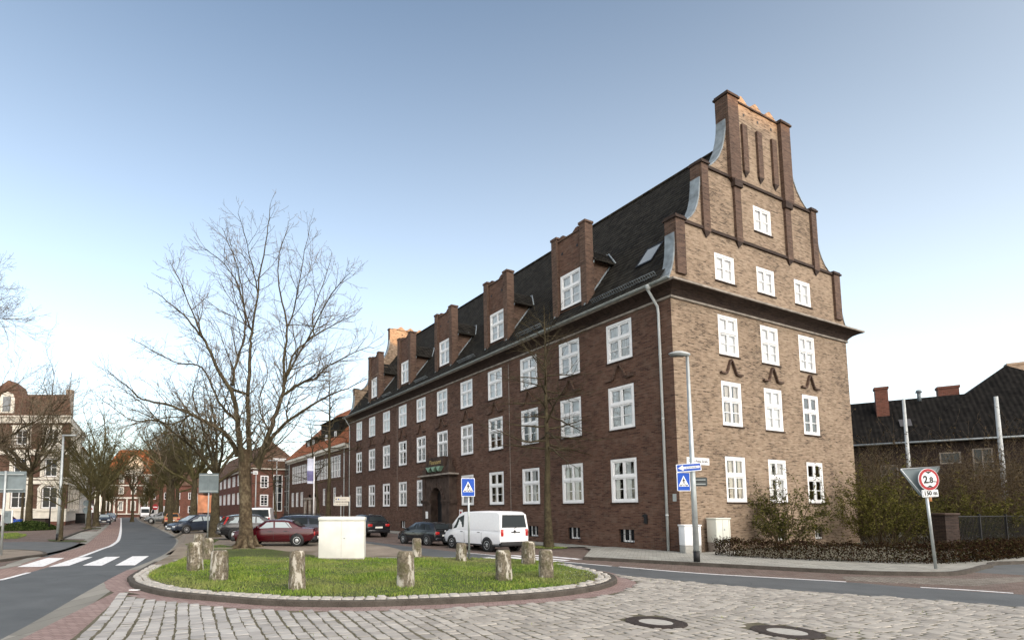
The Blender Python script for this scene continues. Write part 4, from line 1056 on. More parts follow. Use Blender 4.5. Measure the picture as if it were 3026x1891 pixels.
# ---- building closing the street
b6 = thing('street_end_building', 'tall ornate building closing the street end, its orange roof in the last sun', 'building', (-91.5, 168, 0), 0.0)
W6 = 20.5
ops = []; wl = []
for c in range(5):
    x = 2.4 + c*3.95
    for zb, h_ in ((2.0, 3.1), (7.2, 2.3), (10.6, 2.2)): wl.append((x, zb, h_)); ops.append((x-.85, x+.85, zb, zb+h_))
mb = MB(); wall(mb, (0, 0), (1, 0), W6, 0, 13.2, ops); wall(mb, (0, 16), (0, -1), 16, 0, 13.2); wall(mb, (W6, 0), (0, 1), 16, 0, 13.2); mb.build('wall', M['brick_red'], b6)
pr_ = {h_: swin(1.7, h_, .35, 2, 2, M['cream'], dgl2, .06) for h_ in (3.1, 2.3, 2.2)}
for x, zb, h_ in wl: dup(pr_[h_], b6, (x, .02, zb), 0)
for p_ in pr_.values(): hide_proto(p_)
mb = MB()
for z, h_ in ((.9, .3), (5.8, .5), (9.8, .35), (13.0, .55)): mb.box(-.25, -.3, z, W6+.25, .0, z+h_)
for c in range(6): x = .45 + c*3.95; mb.box(x-.22, -.16, 1.2, x+.22, 0, 5.8)
mb.build('trim', M['cream'], b6)
mb = MB()
i = 3.6
lo_ = [(-.4,-.4),(W6+.4,-.4),(W6+.4,16.4),(-.4,16.4)]; up_ = [(i,i),(W6-i,i),(W6-i,16-i),(i,16-i)]
for k in range(4):
    a, b = lo_[k], lo_[(k+1)%4]; c, d = up_[(k+1)%4], up_[k]
    mb.face([(*a,13.5),(*b,13.5),(*c,21.6),(*d,21.6)])
mb.face([(*p_, 21.6) for p_ in up_]); mb.build('roof', M['roof_orange'], b6)
mb = MB(); mb.prism([(7.2,13.4),(13.2,13.4),(12.8,16.0),(11.6,18.6),(10.2,19.4),(8.8,18.6),(7.6,16.0)], lambda a, b, e: (a, e, b), -.35, 3.2)
mb.build('gable', M['cream'], b6)
for lab, px, W_, D_, H_, R_, m_ in (('low brown roofed house just right of the street end, behind the bare avenue', -72, 16, 14, 9.5, 15.5, 'brick_red'), ('wider brown roofed house seen between avenue trunks right of the street end', -54, 15, 14, 9.5, 15.0, 'brick')):
    h = thing('town_house', lab, 'house', (px, 158, 0), 0); mb = MB()
    o_ = []
    for c in range(4):
        for zb in (1.4, 5.4): o_.append((1.6+c*3.6-.6, 1.6+c*3.6+.6, zb, zb+2))
    wall(mb, (0,0), (1,0), W_, 0, H_, o_); wall(mb, (0,D_), (0,-1), D_, 0, H_); wall(mb, (W_,0), (0,1), D_, 0, H_); mb.build('wall', M[m_], h)
    mb = MB(); hip(mb, 0, W_, 0, D_, H_, R_, 3, 3); mb.build('roof', M['roof_brown'], h)
    pw = swin(1.2, 2, .15, 2, 2)
    for c in range(4):
        for zb in (1.4, 5.4): dup(pw, h, (1.6+c*3.6, .02, zb), 0)
    hide_proto(pw)

# ---- ornate corner house on the left
lh = thing('corner_house', 'ornate brick corner house with cream stucco trim and mansard roof left of the road', 'house', (-45.0, 74.0, 0), 0.0)
# front wall along -x, side wall along VA
WL = 30.0; SL = 21.0; ZE = 15.0
cx_ = [-4.9, -9.3, -13.8, -18.2, -22.6, -27.0]; cx_ = [-2.4, -6.7, -11.6, -16.2, -20.8, -25.4]
rows = ((2.35, 3.0, 2.2), (6.7, 2.6, 1.8), (11.2, 2.1, 1.6))
ops = [(x+WL-w_/2, x+WL+w_/2, zb, zb+h_) for x in cx_ for zb, h_, w_ in rows]
so2 = [(s_-w_/2, s_+w_/2, zb, zb+h_) for s_ in (3, 7.5, 12, 16.5) for zb, h_, w_ in rows]
mb = MB(); wall(mb, (-WL, 0), (1, 0), WL, 0, ZE, ops); wall(mb, (0, 0), tuple(VA), SL, 0, ZE, so2); wall(mb, (VA.x*SL, VA.y*SL), (-1, 0), WL, 0, ZE); mb.build('wall', M['brick'], lh)
mb = MB(); mb.box(-WL+.3, .5, 0, -.6, .6, 15); mb.build('interior', M['room'], lh)
pr_ = {zb: swin(w_, h_, .16, 2, 2, M['white'], dgl, 0) for zb, h_, w_ in rows}
def surround(w_, h_, arch):
    t = MB(); hw = w_/2; c = .50
    for s in (-1, 1): t.box(min(s*hw, s*(hw+c)), -.14, -.1, max(s*hw, s*(hw+c)), .0, h_ if not arch else h_-.5)
    t.box(-hw-c-.1, -.22, -.4, hw+c+.1, 0, -.1)
    if arch:
        n = 10
        for k in range(n):
            a0, a1 = math.pi*k/n, math.pi*(k+1)/n
            t.prism([(math.cos(a)*r_, h_-.5+math.sin(a)*r_*.62) for a, r_ in ((a0,hw),(a1,hw),(a1,hw+c+.08),(a0,hw+c+.08))], lambda a, b, e: (a, e, b), -.16, 0)
        # masonry filling the corners of the rectangular opening
    else:
        t.box(-hw-c, -.16, h_, hw+c, 0, h_+.42); t.box(-hw-c-.12, -.3, h_+.42, hw+c+.12, 0, h_+.58)
    return t.build('window_surround', M['cream'])
sr = {zb: surround(w_, h_, zb < 3) for zb, h_, w_ in rows}
for zb, h_, w_ in rows:
    for x in cx_: dup(pr_[zb], lh, (x, .06, zb), 0); dup(sr[zb], lh, (x, 0, zb), 0)
    for s_ in (3, 7.5, 12, 16.5):
        p_ = VA*s_; dup(pr_[zb], lh, (p_.x-.06*VB.x, p_.y-.06*VB.y, zb), TH+math.pi/2); dup(sr[zb], lh, (p_.x, p_.y, zb), TH+math.pi/2)
for p_ in list(pr_.values()) + list(sr.values()): hide_proto(p_)
mb = MB()
def band(z0, z1, f):
    nb = VB*f; e = VA*SL
    A = [(-WL-f, -f), (f*.6, -f), (e.x+nb.x, e.y+nb.y), (e.x, e.y), (0, 0), (-WL, 0)]
    B = A[:3]
    for k in range(2):
        a, b = B[k], B[k+1]
        mb.face([(*a,z0),(*b,z0),(*b,z1),(*a,z1)])
        c, d = [A[5], A[4], A[3]][k+1], [A[5], A[4], A[3]][k]
        mb.face([(*a,z1),(*b,z1),(*c,z1),(*d,z1)]); mb.face([(*a,z0),(*d,z0),(*c,z0),(*b,z0)])
band(.55, 2.15, .10); band(2.15, 2.3, .2); band(5.7, 6.2, .22); band(6.38, 6.62, .16); band(9.75, 10.5, .18); band(14.2, 15.0, .45); band(15.0, 15.2, .65)
mb.build('trim', M['cream'], lh)
mb = MB(); mb.box(-WL, -.06, 0, 0, 0, .55); mb.build('plinth', M['brick_red'], lh)
mb = MB(); e = VA*SL; i = 1.5
A = [(-WL-.3,-.3),(.25,-.3),(e.x+.3,e.y),(e.x-WL,e.y)]; B = [(-WL+i,i),(-i*.9,i),(e.x-i,e.y-i),(e.x-WL+i,e.y-i)]
for k in range(4): mb.face([(*A[k],15.2),(*A[(k+1)%4],15.2),(*B[(k+1)%4],18.6),(*B[k],18.6)])
mb.face([(*p_,18.6) for p_ in B]); mb.build('roof', M['roof_brown'], lh)
mb = MB()
mb.prism([(-11.6,15.2),(-6.1,15.2),(-6.3,17.6),(-7.2,18.4),(-7.6,19.4),(-8.85,20.3),(-10.1,19.4),(-10.5,18.4),(-11.4,17.6)], lambda a, b, e_: (a, e_, b), -.25, 1.6)
g_ = mb.build('dormer_gable', M['brick'], lh)
mb = MB(); 
mb.prism([(-9.9,15.6),(-7.8,15.6),(-7.8,17.6),(-8.1,18.3),(-8.85,18.6),(-9.6,18.3),(-9.9,17.6)], lambda a, b, e_: (a, e_, b), -.33, -.25); mb.build('window_surround', M['cream'], g_)
mb = MB(); mb.box(-9.4, -.37, 15.8, -8.3, -.33, 17.9); mb.build('pane', dgl2, g_)
mb = MB(); mb.box(-2.9, -1.1, 10.1, -.9, 0, 10.35); 
for x in (-2.9, -.98): mb.box(x, -1.1, 10.35, x+.1, -.2, 11.2)
mb.box(-2.9, -1.1, 11.1, -.88, -1.0, 11.25); mb.box(-2.8, -1.05, 10.35, -.98, -1.0, 10.95)
mb.build('balcony', M['cream'], lh)
mb = MB(); mb.box(-4.1, 5.2, 14, -3.3, 6.0, 20.2); mb.build('chimney', M['stone'], lh)
# neighbours down the left side
q = Vector((-45.0, 74.0)) + VA*SL
for k, (lab, W_, H_, R_, m_, rm) in enumerate((('cream plastered town house behind the ornate corner house on the left of the road', 17, 13.0, 17.0, 'cream', 'roof_orange'), ('farther brick town house half hidden by the dark trees on the left of the road', 26, 12.0, 16.5, 'brick', 'roof_brown'))):
    h = thing('town_house', lab, 'house', (*q, 0), TH+math.pi/2); mb = MB()     # local x along VA, y away from the street
    o_ = []; n_ = int(W_/3.4)
    for c in range(n_):
        for zb in (1.6, 5.4, 9.0): o_.append((1.7+c*3.3-.6, 1.7+c*3.3+.6, zb, zb+2.1))
    wall(mb, (0,0), (1,0), W_, 0, H_, o_); wall(mb, (0,12), (0,-1), 12, 0, H_); wall(mb, (W_,0), (0,1), 12, 0, H_); mb.build('wall', M[m_], h)
    mb = MB(); hip(mb, 0, W_, 0, 12, H_, R_, 2, 2); mb.build('roof', M[rm], h)
    pw = swin(1.2, 2.1, .12, 2, 2)
    for c in range(n_):
        for zb in (1.6, 5.4, 9.0): dup(pw, h, (1.7+c*3.3, .02, zb), 0)
    hide_proto(pw); q = q + VA*(W_+.4)

# ---- dark roofed building on the right
rd = Vector((-.80, .60)); r0 = Vector((36.0, 54.15)); ang = math.atan2(-rd.y, -rd.x)
rb = thing('brick_building', 'low dark brick building with black tiled roofs and brick chimneys behind the bare bushes', 'building', (*r0, 0), ang)
WR = 46.0
rw = [(14.6, 6.0, 1.3, 1.0), (16.5, 4.9, 1.2, 2.3), (5.6, 3.0, 1.1, 1.9), (10.7, 4.5, 1.2, 1.6), (24.5, 2.5, 1.2, 2.2)]
ops = [(x-w_/2, x+w_/2, z, z+h_) for x, z, w_, h_ in rw]
mb = MB(); wall(mb, (0,0), (1,0), WR, 0, 8.0, ops); wall(mb, (0,9), (0,-1), 9, 0, 8.0); wall(mb, (WR,0), (0,1), 14, 0, 8.0); mb.build('wall', M['brick_shaded'], rb)
mb = MB(); mb.box(.3, .5, 0, WR-.3, .6, 7.9); mb.build('interior', M['room'], rb)
for x, z, w_, h_ in rw:
    pw = swin(w_, h_, .10, 1 if h_ < 1.5 else 2, 1 if h_ < 1.5 else 2, M['stone']); dup(pw, rb, (x, .03, z), 0); hide_proto(pw)
mb = MB(); hip(mb, 0, 22, 0, 10, 8.0, 12.65, 4.6, 0, .5); mb.build('roof', M['roof_black'], rb)
mb = MB(); hip(mb, 12.1, 27.6, .1, 34, 8.05, 15.25, 7.5, 8.2, .5); mb.build('roof', M['roof_black'], rb)
for (x, y, z0, z1, w_) in ((10.9, 3.4, 10.3, 13.5, .45), (15.9, 6.6, 11.4, 13.5, .7), (22.0, 13.0, 13.5, 16.2, .8)):
    cm_ = M['stone'] if x > 20 else M['brick_red']; mb = MB(); mb.box(x-w_, y-.45, z0, x+w_, y+.45, z1); mb.box(x-w_-.07, y-.52, z1, x+w_+.07, y+.52, z1+.22); mb.build('chimney', cm_, rb)
def rz_(y): return 8.0 + (y+.5)*(4.6/5.0)
mb = MB(); mb.tube([(13.6, 4.2, rz_(4.2)-.1), (13.6, 4.2, rz_(4.2)+.8)], .14, 8); mb.lathe([(0,.0),(.25,.0),(.16,.25)], 8, (13.6, 4.2, rz_(4.2)+.7)); mb.build('roof_vent', M['zinc'], rb)
for x, y in ((12.2, 1.2), (18.4, 4.2)):
    mb = MB(); a, b = rz_(y)+.06, rz_(y+.8)+.06; mb.face([(x-.4,y,a),(x+.4,y,a),(x+.4,y+.8,b),(x-.4,y+.8,b)]); mb.build('skylight', dark_glass('roof_glass', (.06,.06,.065)), rb)
mb = MB(); mb.tube([(-.5, -.6, 7.95), (WR, -.6, 7.95)], .09, 8); mb.build('gutter', M['galv'], rb)

# ---- unseen tower blocks added behind the camera; their roof height sets the shade line
sd = Vector((.5, -.87)).normalized(); pd = Vector((.87, .5)).normalized()
for k, (l0, W_, H_, R_, m_, rm, lab) in enumerate(((-26, 30, 32.2, 33.15, 'brick_red', 'roof_brown', 'red brick tower block added far behind the photographer for shade, left of the brown block'), (4, 30, 32.4, 33.3, 'brick', 'roof_dark', 'brown brick tower block added far behind the photographer for shade, between two red ones'), (34, 40, 32.2, 33.45, 'brick_red', 'roof_brown', 'wide red brick tower block added far behind the photographer for shade, right of the brown block'))):
    o = pd*(l0+W_) + sd*150
    h = thing('apartment_house', lab, 'building', (*o, 0), math.atan2(-pd.y, -pd.x)); mb = MB(); o_ = []
    n_ = int(W_/3.4)
    for c in range(n_):
        for zb in (1.6, 4.9, 8.2, 11.5, 14.8, 18.1, 21.4, 24.7, 28.0): o_.append((1.9+c*3.35-.7, 1.9+c*3.35+.7, zb, zb+2.0))
    wall(mb, (0,0), (1,0), W_, 0, H_, o_); wall(mb, (0,14), (0,-1), 14, 0, H_); wall(mb, (W_,0), (0,1), 14, 0, H_); mb.build('wall', M[m_], h)
    mb = MB(); hip(mb, 0, W_, 0, 14, H_, R_, .5, .5); mb.build('roof', M[rm], h)
    pw = swin(1.4, 2.0, .13, 2, 2)
    for c in range(n_):
        for zb in (1.6, 4.9, 8.2, 11.5, 14.8, 18.1, 21.4, 24.7, 28.0): dup(pw, h, (1.9+c*3.35, .02, zb), 0)
    hide_proto(pw)
# ================================================================== trees, shrubs, hedge, grass
def bark(name, c1, c2, c3):
    m, nt, b = newmat(name, .95, .15)
    ob = tc(nt); f = noise(nt, ob, 2.2, 5, .65); g_ = noise(nt, ob, 9, 4)
    nt.links.new(ramp(nt, mixc(nt, .4, f, g_), [(.34, c1), (.5, c2), (.66, c3)]), b.inputs['Base Color']); bump(nt, b, g_, .6, .03); return m
M['bark_plane'] = bark('mottled_plane_bark', (.030,.022,.014), (.075,.055,.034), (.17,.14,.09))
M['bark'] = bark('dark_olive_bark', (.030,.024,.014), (.062,.050,.030), (.10,.085,.048))
M['bark_moss'] = bark('mossy_twig_bark', (.045,.040,.018), (.085,.075,.034), (.13,.115,.055))
M['twig_brown'] = bark('brown_shrub_twigs', (.040,.028,.016), (.075,.055,.032), (.115,.09,.05))

def grow(mb, p, d, L, r, lvl, rng, P):
    lev = P['levels'][lvl]; n = max(2, int(round(L/lev['seg']))); pts = [p.copy()]; q = p.copy(); d = d.normalized()
    dirs = [d.copy()]
    for i in range(n):
        d = d + Vector((rng.gauss(0,1), rng.gauss(0,1), rng.gauss(0,1)))*lev['wig'] + Vector((0,0,lev['up']))
        d.normalize(); q = q + d*(L/n); pts.append(q.copy()); dirs.append(d.copy())
    rt = max(P['rmin'], r*lev['taper'])
    mb.tube(pts, [r + (rt-r)*i/n for i in range(n+1)], lev['n'], lev.get('mi', 0), caps=False)
    if lvl+1 >= len(P['levels']): 
        if 'tips' in P: P['tips'].append((pts[-1], d))
        return
    nx = P['levels'][lvl+1]; cnt = lev['kids'] if isinstance(lev['kids'], int) else max(1, int(L*lev['kids']))
    for k in range(cnt):
        t = lev['t0'] + (1-lev['t0'])*((k+rng.random())/cnt); i = min(n-1, int(t*n)); f = t*n-i
        spawn(mb, pts[i].lerp(pts[i+1], f), dirs[i+1], L, r + (rt-r)*t, t, lvl+1, rng, P)
    if lev.get('end', True): grow(mb, pts[-1], dirs[-1], L*.45, rt, lvl+1, rng, P)
def spawn(mb, p, dirn, L, rp, t, lvl, rng, P):
    nx = P['levels'][lvl]
    a = R(rng.uniform(*nx['ang'])); ax = dirn.cross(Vector((rng.gauss(0,1), rng.gauss(0,1), rng.gauss(0,.6)+.01)))
    if ax.length < 1e-4: ax = Vector((1,0,0))
    nd = Matrix.Rotation(a, 3, ax.normalized()) @ dirn
    ln = nx['len'] if 'len' in nx else None
    l = rng.uniform(*ln)*max(.06, 1-.35*t) if ln else L*rng.uniform(.4,.7)*(1-.4*t)
    if ln and lvl >= 2: l = min(l, .85*L)
    grow(mb, p, nd, l, max(P['rmin'], min(rp*.62, nx.get('r', 9)*(1-.3*t))), lvl, rng, P)

# ---- big plane tree, main limbs surveyed
def Z6(x, y): return ((250+x/2.0156)/1.2504, (550+y/2.0156)/1.2504)
TB = G(582, 1292, LOTZ); TD = TB[1]
rng = random.Random(21)
tree = thing('bare_tree', 'large bare plane tree with mottled trunk and wide leafless crown beside the white cabinet', 'tree', (TB[0], TB[1], LOTZ))
base = Vector((TB[0], TB[1], LOTZ))
mb = MB()
tp = [(582,1294),(582,1275),(581,1240),(580,1190),(579,1140),(578,1095),(579,1062)]
tpts = [AT(x, y, TD)-base for x, y in tp]
mb.tube(tpts, [.46,.35,.31,.29,.285,.29,.33], 16, 0, caps=False)
for k in range(5):
    a = k*1.26+.4; mb.tube([Vector((math.cos(a)*.28, math.sin(a)*.28, .5)), Vector((math.cos(a)*.5, math.sin(a)*.5, .05)), Vector((math.cos(a)*.85, math.sin(a)*.85, -.06))], [.16,.13,.05], 7, 0, caps=False)
mb.build('trunk', M['bark_plane'], tree)
limbs = [
 ([(985,1640),(978,1500),(973,1250),(985,1000),(995,880),(1035,620),(1075,350),(1105,150),(1122,60)], .19, .012, .0, .6),
 ([(940,1640),(915,1440),(890,1260),(800,1100),(735,960),(660,850),(560,740),(430,640),(340,590)], .20, .012, -.2, -2.0),
 ([(880,1190),(900,1060),(945,930),(955,800),(940,640),(900,450),(830,280),(790,180)], .10, .012, .3, 1.8),
 ([(915,1610),(860,1500),(790,1440),(640,1360),(490,1300),(340,1270),(250,1190),(160,1120),(80,1100)], .17, .012, .2, -2.5),
 ([(905,1390),(830,1330),(775,1230),(700,1080),(560,1050),(440,1000),(300,920),(240,880)], .10, .012, .2, 2.5),
 ([(1020,1660),(1080,1520),(1130,1380),(1170,1280),(1190,1150),(1190,1000),(1205,840),(1165,640),(1150,450),(1210,250),(1215,130)], .19, .012, .3, 1.0),
 ([(1185,1190),(1215,1090),(1255,990),(1370,890),(1480,830),(1560,790),(1660,760)], .11, .012, .5, 2.6),
 ([(1030,1680),(1110,1510),(1200,1410),(1350,1310),(1480,1235),(1600,1190),(1740,1120)], .15, .012, -.3, -2.2),
 ([(1180,1245),(1280,1180),(1390,1135),(1440,1075),(1540,1025),(1680,960),(1750,975)], .10, .012, -.2, -1.6),
 ([(1000,880),(960,760),(900,560),(760,400),(640,350)], .07, .012, .6, -1.5),
 ([(1030,640),(1000,480),(960,320),(910,130)], .05, .012, .3, -.8),
 ([(1200,860),(1260,680),(1300,450),(1350,190)], .06, .012, .8, .2),
 ([(1370,890),(1360,760),(1430,560),(1480,360)], .06, .012, 1.6, 2.4),
 ([(1205,1130),(1320,920),(1450,680),(1540,560),(1610,490)], .07, .012, .5, -2.0),
 ([(700,900),(640,740),(560,560),(495,420)], .06, .012, -1.2, .2),
 ([(975,1240),(900,1215),(860,1190)], .08, .07, 0, 0),
 ([(1110,1470),(1060,1380),(1040,1260),(1090,1120),(1060,960)], .06, .012, .3, 2.8),
 ([(1210,1400),(1205,1330),(1240,1200),(1280,1050)], .06, .012, -.6, -2.2),
 ([(640,1360),(520,1420),(400,1390),(300,1400),(180,1330),(60,1235)], .06, .012, -.8, -3.0),
]
P = dict(rmin=.006, levels=[
  dict(seg=.5, wig=.07, up=.02, n=7, taper=.3, kids=1, t0=.2),
  dict(len=(1.3,2.9), seg=.42, wig=.13, up=.05, n=5, taper=.35, kids=2.9, t0=.22, ang=(24,58), r=.030),
  dict(len=(.6,1.35), seg=.28, wig=.17, up=.08, n=4, mi=1, taper=.45, kids=5.0, t0=.25, ang=(25,62), r=.012),
  dict(len=(.25,.60), seg=.22, wig=.22, up=.07, mi=1, n=3, taper=.7, kids=2, t0=.3, ang=(25,65), r=.008)])
mb = MB()
for pts, r0_, r1_, dd0, dd1 in limbs:
    n = len(pts); q = [AT(*Z6(*p_), TD + dd0 + (dd1-dd0)*(i/(n-1))**1.2) - base for i, p_ in enumerate(pts)]
    # resample
    fine = []
    for i in range(n-1):
        p0, p1, p2, p3 = q[max(i-1,0)], q[i], q[i+1], q[min(i+2,n-1)]
        for k in range(4):
            t = k/4; fine.append(.5*((2*p1)+(p2-p0)*t+(2*p0-5*p1+4*p2-p3)*t*t+(3*p1-p0-3*p2+p3)*t**3) + Vector((rng.gauss(0,.02), rng.gauss(0,.02), rng.gauss(0,.02))))
    fine.append(q[-1]); m_ = int(len(fine)*.93); fine = fine[:m_]
    rad = [.86*r0_ + (r1_-.86*r0_)*(i/(m_-1))**.66 for i in range(m_)]
    mb.tube(fine, rad, 8, 0, caps=False)
    acc = 0
    for i in range(1, m_):
        seg = (fine[i]-fine[i-1]); acc += seg.length
        t = i/m_
        if acc > .17 and rad[i] < .155:
            acc = 0; spawn(mb, fine[i], seg.normalized(), 3, rad[i]*1.1, t*2.7-.25, 1, rng, P)
M['twig_lit'] = bark('lit_twig_bark', (.11,.082,.058), (.185,.145,.105), (.26,.21,.155))  # twig bark raised in tone to carry the bright sky's highlights
mb.build('crown', [M['bark'], M['twig_lit']], tree, uv=False)

# ---- procedural bare trees
def make_tree(name, label, loc, seed, H, r, fork, style, group=None, mat='bark', rz=0.0, leader=True):
    rng = random.Random(seed); t = thing(name, label, 'tree', loc, rz, group)
    tr = MB(); top = fork if not leader else H
    n = 12; pts = []; x = y = 0
    for i in range(n+1):
        z = top*i/n; pts.append(Vector((x, y, z))); x += rng.gauss(0, .02*H/12); y += rng.gauss(0, .02*H/12)
    rad = [r*(1.45 if i == 0 else 1.08 if i == 1 else 1)*(1-(i/n)*(.55 if not leader else .93)) for i in range(n+1)]
    tr.tube(pts, rad, 12, 0, caps=False); tr.build('trunk', M[mat], t)
    cr = MB(); P = style
    def at_h(z):
        f = min(n-1e-6, z/top*n); i = int(f); return pts[i].lerp(pts[i+1], f-i), rad[i]+(rad[i+1]-rad[i])*(f-i)
    if leader:
        m_ = P['limbs']
        for k in range(m_):
            z = fork + (H*.96-fork)*(k/m_)**1.05; p_, rr = at_h(z); az = k*2.4 + rng.uniform(-.5,.5); el = R(rng.uniform(*P['elev']) + P.get('elev_up', 0)*(z-fork)/(H-fork))
            l = P['spread']*rng.uniform(.75,1.1)*(1-.72*((z-fork)/(H-fork))**1.2)
            grow(cr, p_, Vector((math.cos(az)*math.cos(el), math.sin(az)*math.cos(el), math.sin(el))), l, min(rr*.6, P['rl']), 0, rng, P)
    else:
        m_ = P['limbs']
        for k in range(m_):
            p_, rr = at_h(fork*(1-.16*rng.random())); az = k*2*math.pi/m_ + rng.uniform(-.4,.4); el = R(rng.uniform(*P['elev']))
            grow(cr, p_, Vector((math.cos(az)*math.cos(el), math.sin(az)*math.cos(el), math.sin(el))), P['spread']*rng.uniform(.8,1.15), min(rr*.62, P['rl']), 0, rng, P)
    cr.build('crown', M[P.get('mat', mat)], t, uv=False)
    return t
S_lead = dict(rmin=.006, limbs=34, elev=(-18, 25), elev_up=45, spread=3.3, rl=.06, levels=[
  dict(seg=.5, wig=.09, up=.01, n=6, taper=.25, kids=3.0, t0=.2), dict(len=(.6,1.5), seg=.35, wig=.14, up=.03, n=4, taper=.4, kids=3.0, t0=.2, ang=(25,55), r=.018),
  dict(len=(.25,.7), seg=.25, wig=.18, up=.04, n=3, taper=.6, kids=2, t0=.3, ang=(25,60), r=.009)])
S_round = dict(rmin=.007, limbs=8, elev=(30, 78), spread=5.2, rl=.17, levels=[
  dict(seg=.6, wig=.10, up=.05, n=7, taper=.3, kids=2.0, t0=.22), dict(len=(1.4,3.2), seg=.5, wig=.13, up=.06, n=5, taper=.35, kids=2.6, t0=.2, ang=(25,58), r=.05),
  dict(len=(.6,1.5), seg=.35, wig=.17, up=.06, n=4, taper=.45, kids=3.0, t0=.25, ang=(25,60), r=.02), dict(len=(.3,.7), seg=.3, wig=.2, up=.05, n=3, taper=.7, kids=2, t0=.3, ang=(25,60), r=.010)])
S_pruned = dict(rmin=.007, limbs=6, elev=(18, 70), spread=1.5, rl=.07, mat='bark_moss', levels=[
  dict(seg=.3, wig=.12, up=.05, n=6, taper=.45, kids=6.0, t0=.15), dict(len=(.5,1.1), seg=.25, wig=.15, up=.06, n=4, taper=.45, kids=6.0, t0=.15, ang=(25,70), r=.022),
  dict(len=(.25,.6), seg=.2, wig=.2, up=.07, n=3, taper=.6, kids=4, t0=.2, ang=(25,70), r=.010)])
S_dense = dict(rmin=.009, limbs=11, elev=(22, 82), spread=4.9, rl=.16, mat='bark_moss', levels=[
  dict(seg=.5, wig=.12, up=.05, n=6, taper=.35, kids=2.6, t0=.12), dict(len=(1.0,2.4), seg=.4, wig=.15, up=.06, n=4, taper=.4, kids=3.4, t0=.15, ang=(25,65), r=.04),
  dict(len=(.5,1.2), seg=.3, wig=.18, up=.06, n=3, taper=.5, kids=3.2, t0=.2, ang=(25,65), r=.016), dict(len=(.3,.7), seg=.35, wig=.2, up=.05, n=3, taper=.7, kids=2, t0=.3, ang=(25,65), r=.011)])
def gp3(x, y, z=0.0): g_ = G(x, y, z); return (g_[0], g_[1], z)
make_tree('bare_tree', 'slim young bare tree in front of the brick facade near the white van', gp3(1297,1294,.02), 4, 13.4, .21, 5.2, dict(S_lead, limbs=46, elev=(-28,18), spread=3.2))
make_tree('bare_tree', 'slender dark bare tree before the banded-window building, left of the corner house', AT(776,1232,52), 9, 15.5, .23, 6.5, S_lead)
for lab, x, y, d, H, sd_ in (('thin leaning bare tree before the entrance of the banded-window building', 757, 1226, 58, 12.5, 31), ('thin bare tree before the glazed stair of the brick wing', 655, 1228, 64, 10, 32)):
    p_ = AT(x, y, d); t = make_tree('bare_tree', lab, (p_.x, p_.y, 0), sd_, H, .16, 5.0, S_lead); t.rotation_euler = (0, R(-6), 0)
GR = 'bare trees along the avenue'
ta = make_tree('avenue_tree', 'thick trunked bare tree directly right of the grey sign backs', gp3(505,1270,.25), 51, 9, .38, 4.2, S_round, GR, leader=False)
tb = make_tree('avenue_tree', 'thick trunked bare tree just left of the grey sign backs', gp3(455,1256,.25), 52, 9, .40, 4.6, S_dense, GR, leader=False)
tcx = make_tree('avenue_tree', 'dark bare avenue tree beside the orange car', gp3(417,1243,.25), 53, 9, .36, 4.4, S_dense, GR, leader=False)
for k, (x, y, lab, src, sc_) in enumerate(((395,1238,'dark bare avenue tree between the grey car and the orange car', tb, 1.35), (378,1233,'bare avenue tree just right of the no-entry sign', tcx, 1.3), (357,1229,'bare avenue tree just left of the no-entry sign', tb, 1.0), (345,1225.5,'bare avenue tree beside the far white vans', tcx, .8), (337,1222.5,'small looking bare avenue tree near the street end on the right', tcx, .7))):
    dup(src, None, gp3(x, y, .2), k*1.7+.6, lab, scale=(sc_, sc_, sc_))
# left side
make_tree('bare_tree', 'tall bare tree in the planted bed before the ornate corner house', (*G(67,1250)[:2], 0), 61, 12, .40, 6.6, dict(S_round, spread=10.0, limbs=13, elev=(12,82)), leader=False)
make_tree('bare_tree', 'thin bare tree beside the thicker one before the ornate corner house', (*G(50,1247)[:2], 0), 62, 13, .17, 6.0, S_lead)
make_tree('pruned_tree', 'small pruned street tree with dense olive twigs beside the parking bay', gp3(143,1277,.03), 63, 4, .14, 2.6, S_pruned, leader=False, mat='bark')
td = make_tree('avenue_tree', 'olive twigged tree at the second parking bay on the left', gp3(209,1250,.03), 64, 8, .27, 3.4, S_dense, 'trees along the left pavement', leader=False)
for k, (x, y, sc_, lab) in enumerate(((227,1243.5,1.6,'dense olive tree behind the parked dark car on the left'), (243,1233,1.9,'dense dark tree farther along the left pavement'), (254,1228,1.35,'dense dark tree third from the parking bay on the left'), (262,1223.5,1.3,'last dense tree on the left before the street end'))):
    dup(td, None, (*G(x, y)[:2], 0), k*2.1+.3, lab, scale=(sc_*.92, sc_*.92, sc_))
make_tree('bare_tree', 'pale tall bare tree rising above the dark trees on the left', (-47, 97, 0), 66, 15, .3, 6, dict(S_round, spread=5.5, limbs=9, elev=(50, 85)), leader=False)
make_tree('bare_tree', 'tall pale bare tree behind the left trunks of the avenue', (-27, 66, .2), 91, 15, .32, 5.5, dict(S_round, spread=6.2, limbs=10, elev=(35, 85)), leader=False)
make_tree('bare_tree', 'tall bare tree rising behind the orange banner', (-23.5, 57, .2), 92, 15, .30, 5.0, dict(S_round, spread=5.6, limbs=10, elev=(30, 85)), leader=False)
make_tree('bare_tree', 'small bare tree in front of the street end building', (-77, 150, 0), 67, 6, .2, 3.0, dict(S_round, spread=3.4, limbs=6), leader=False)
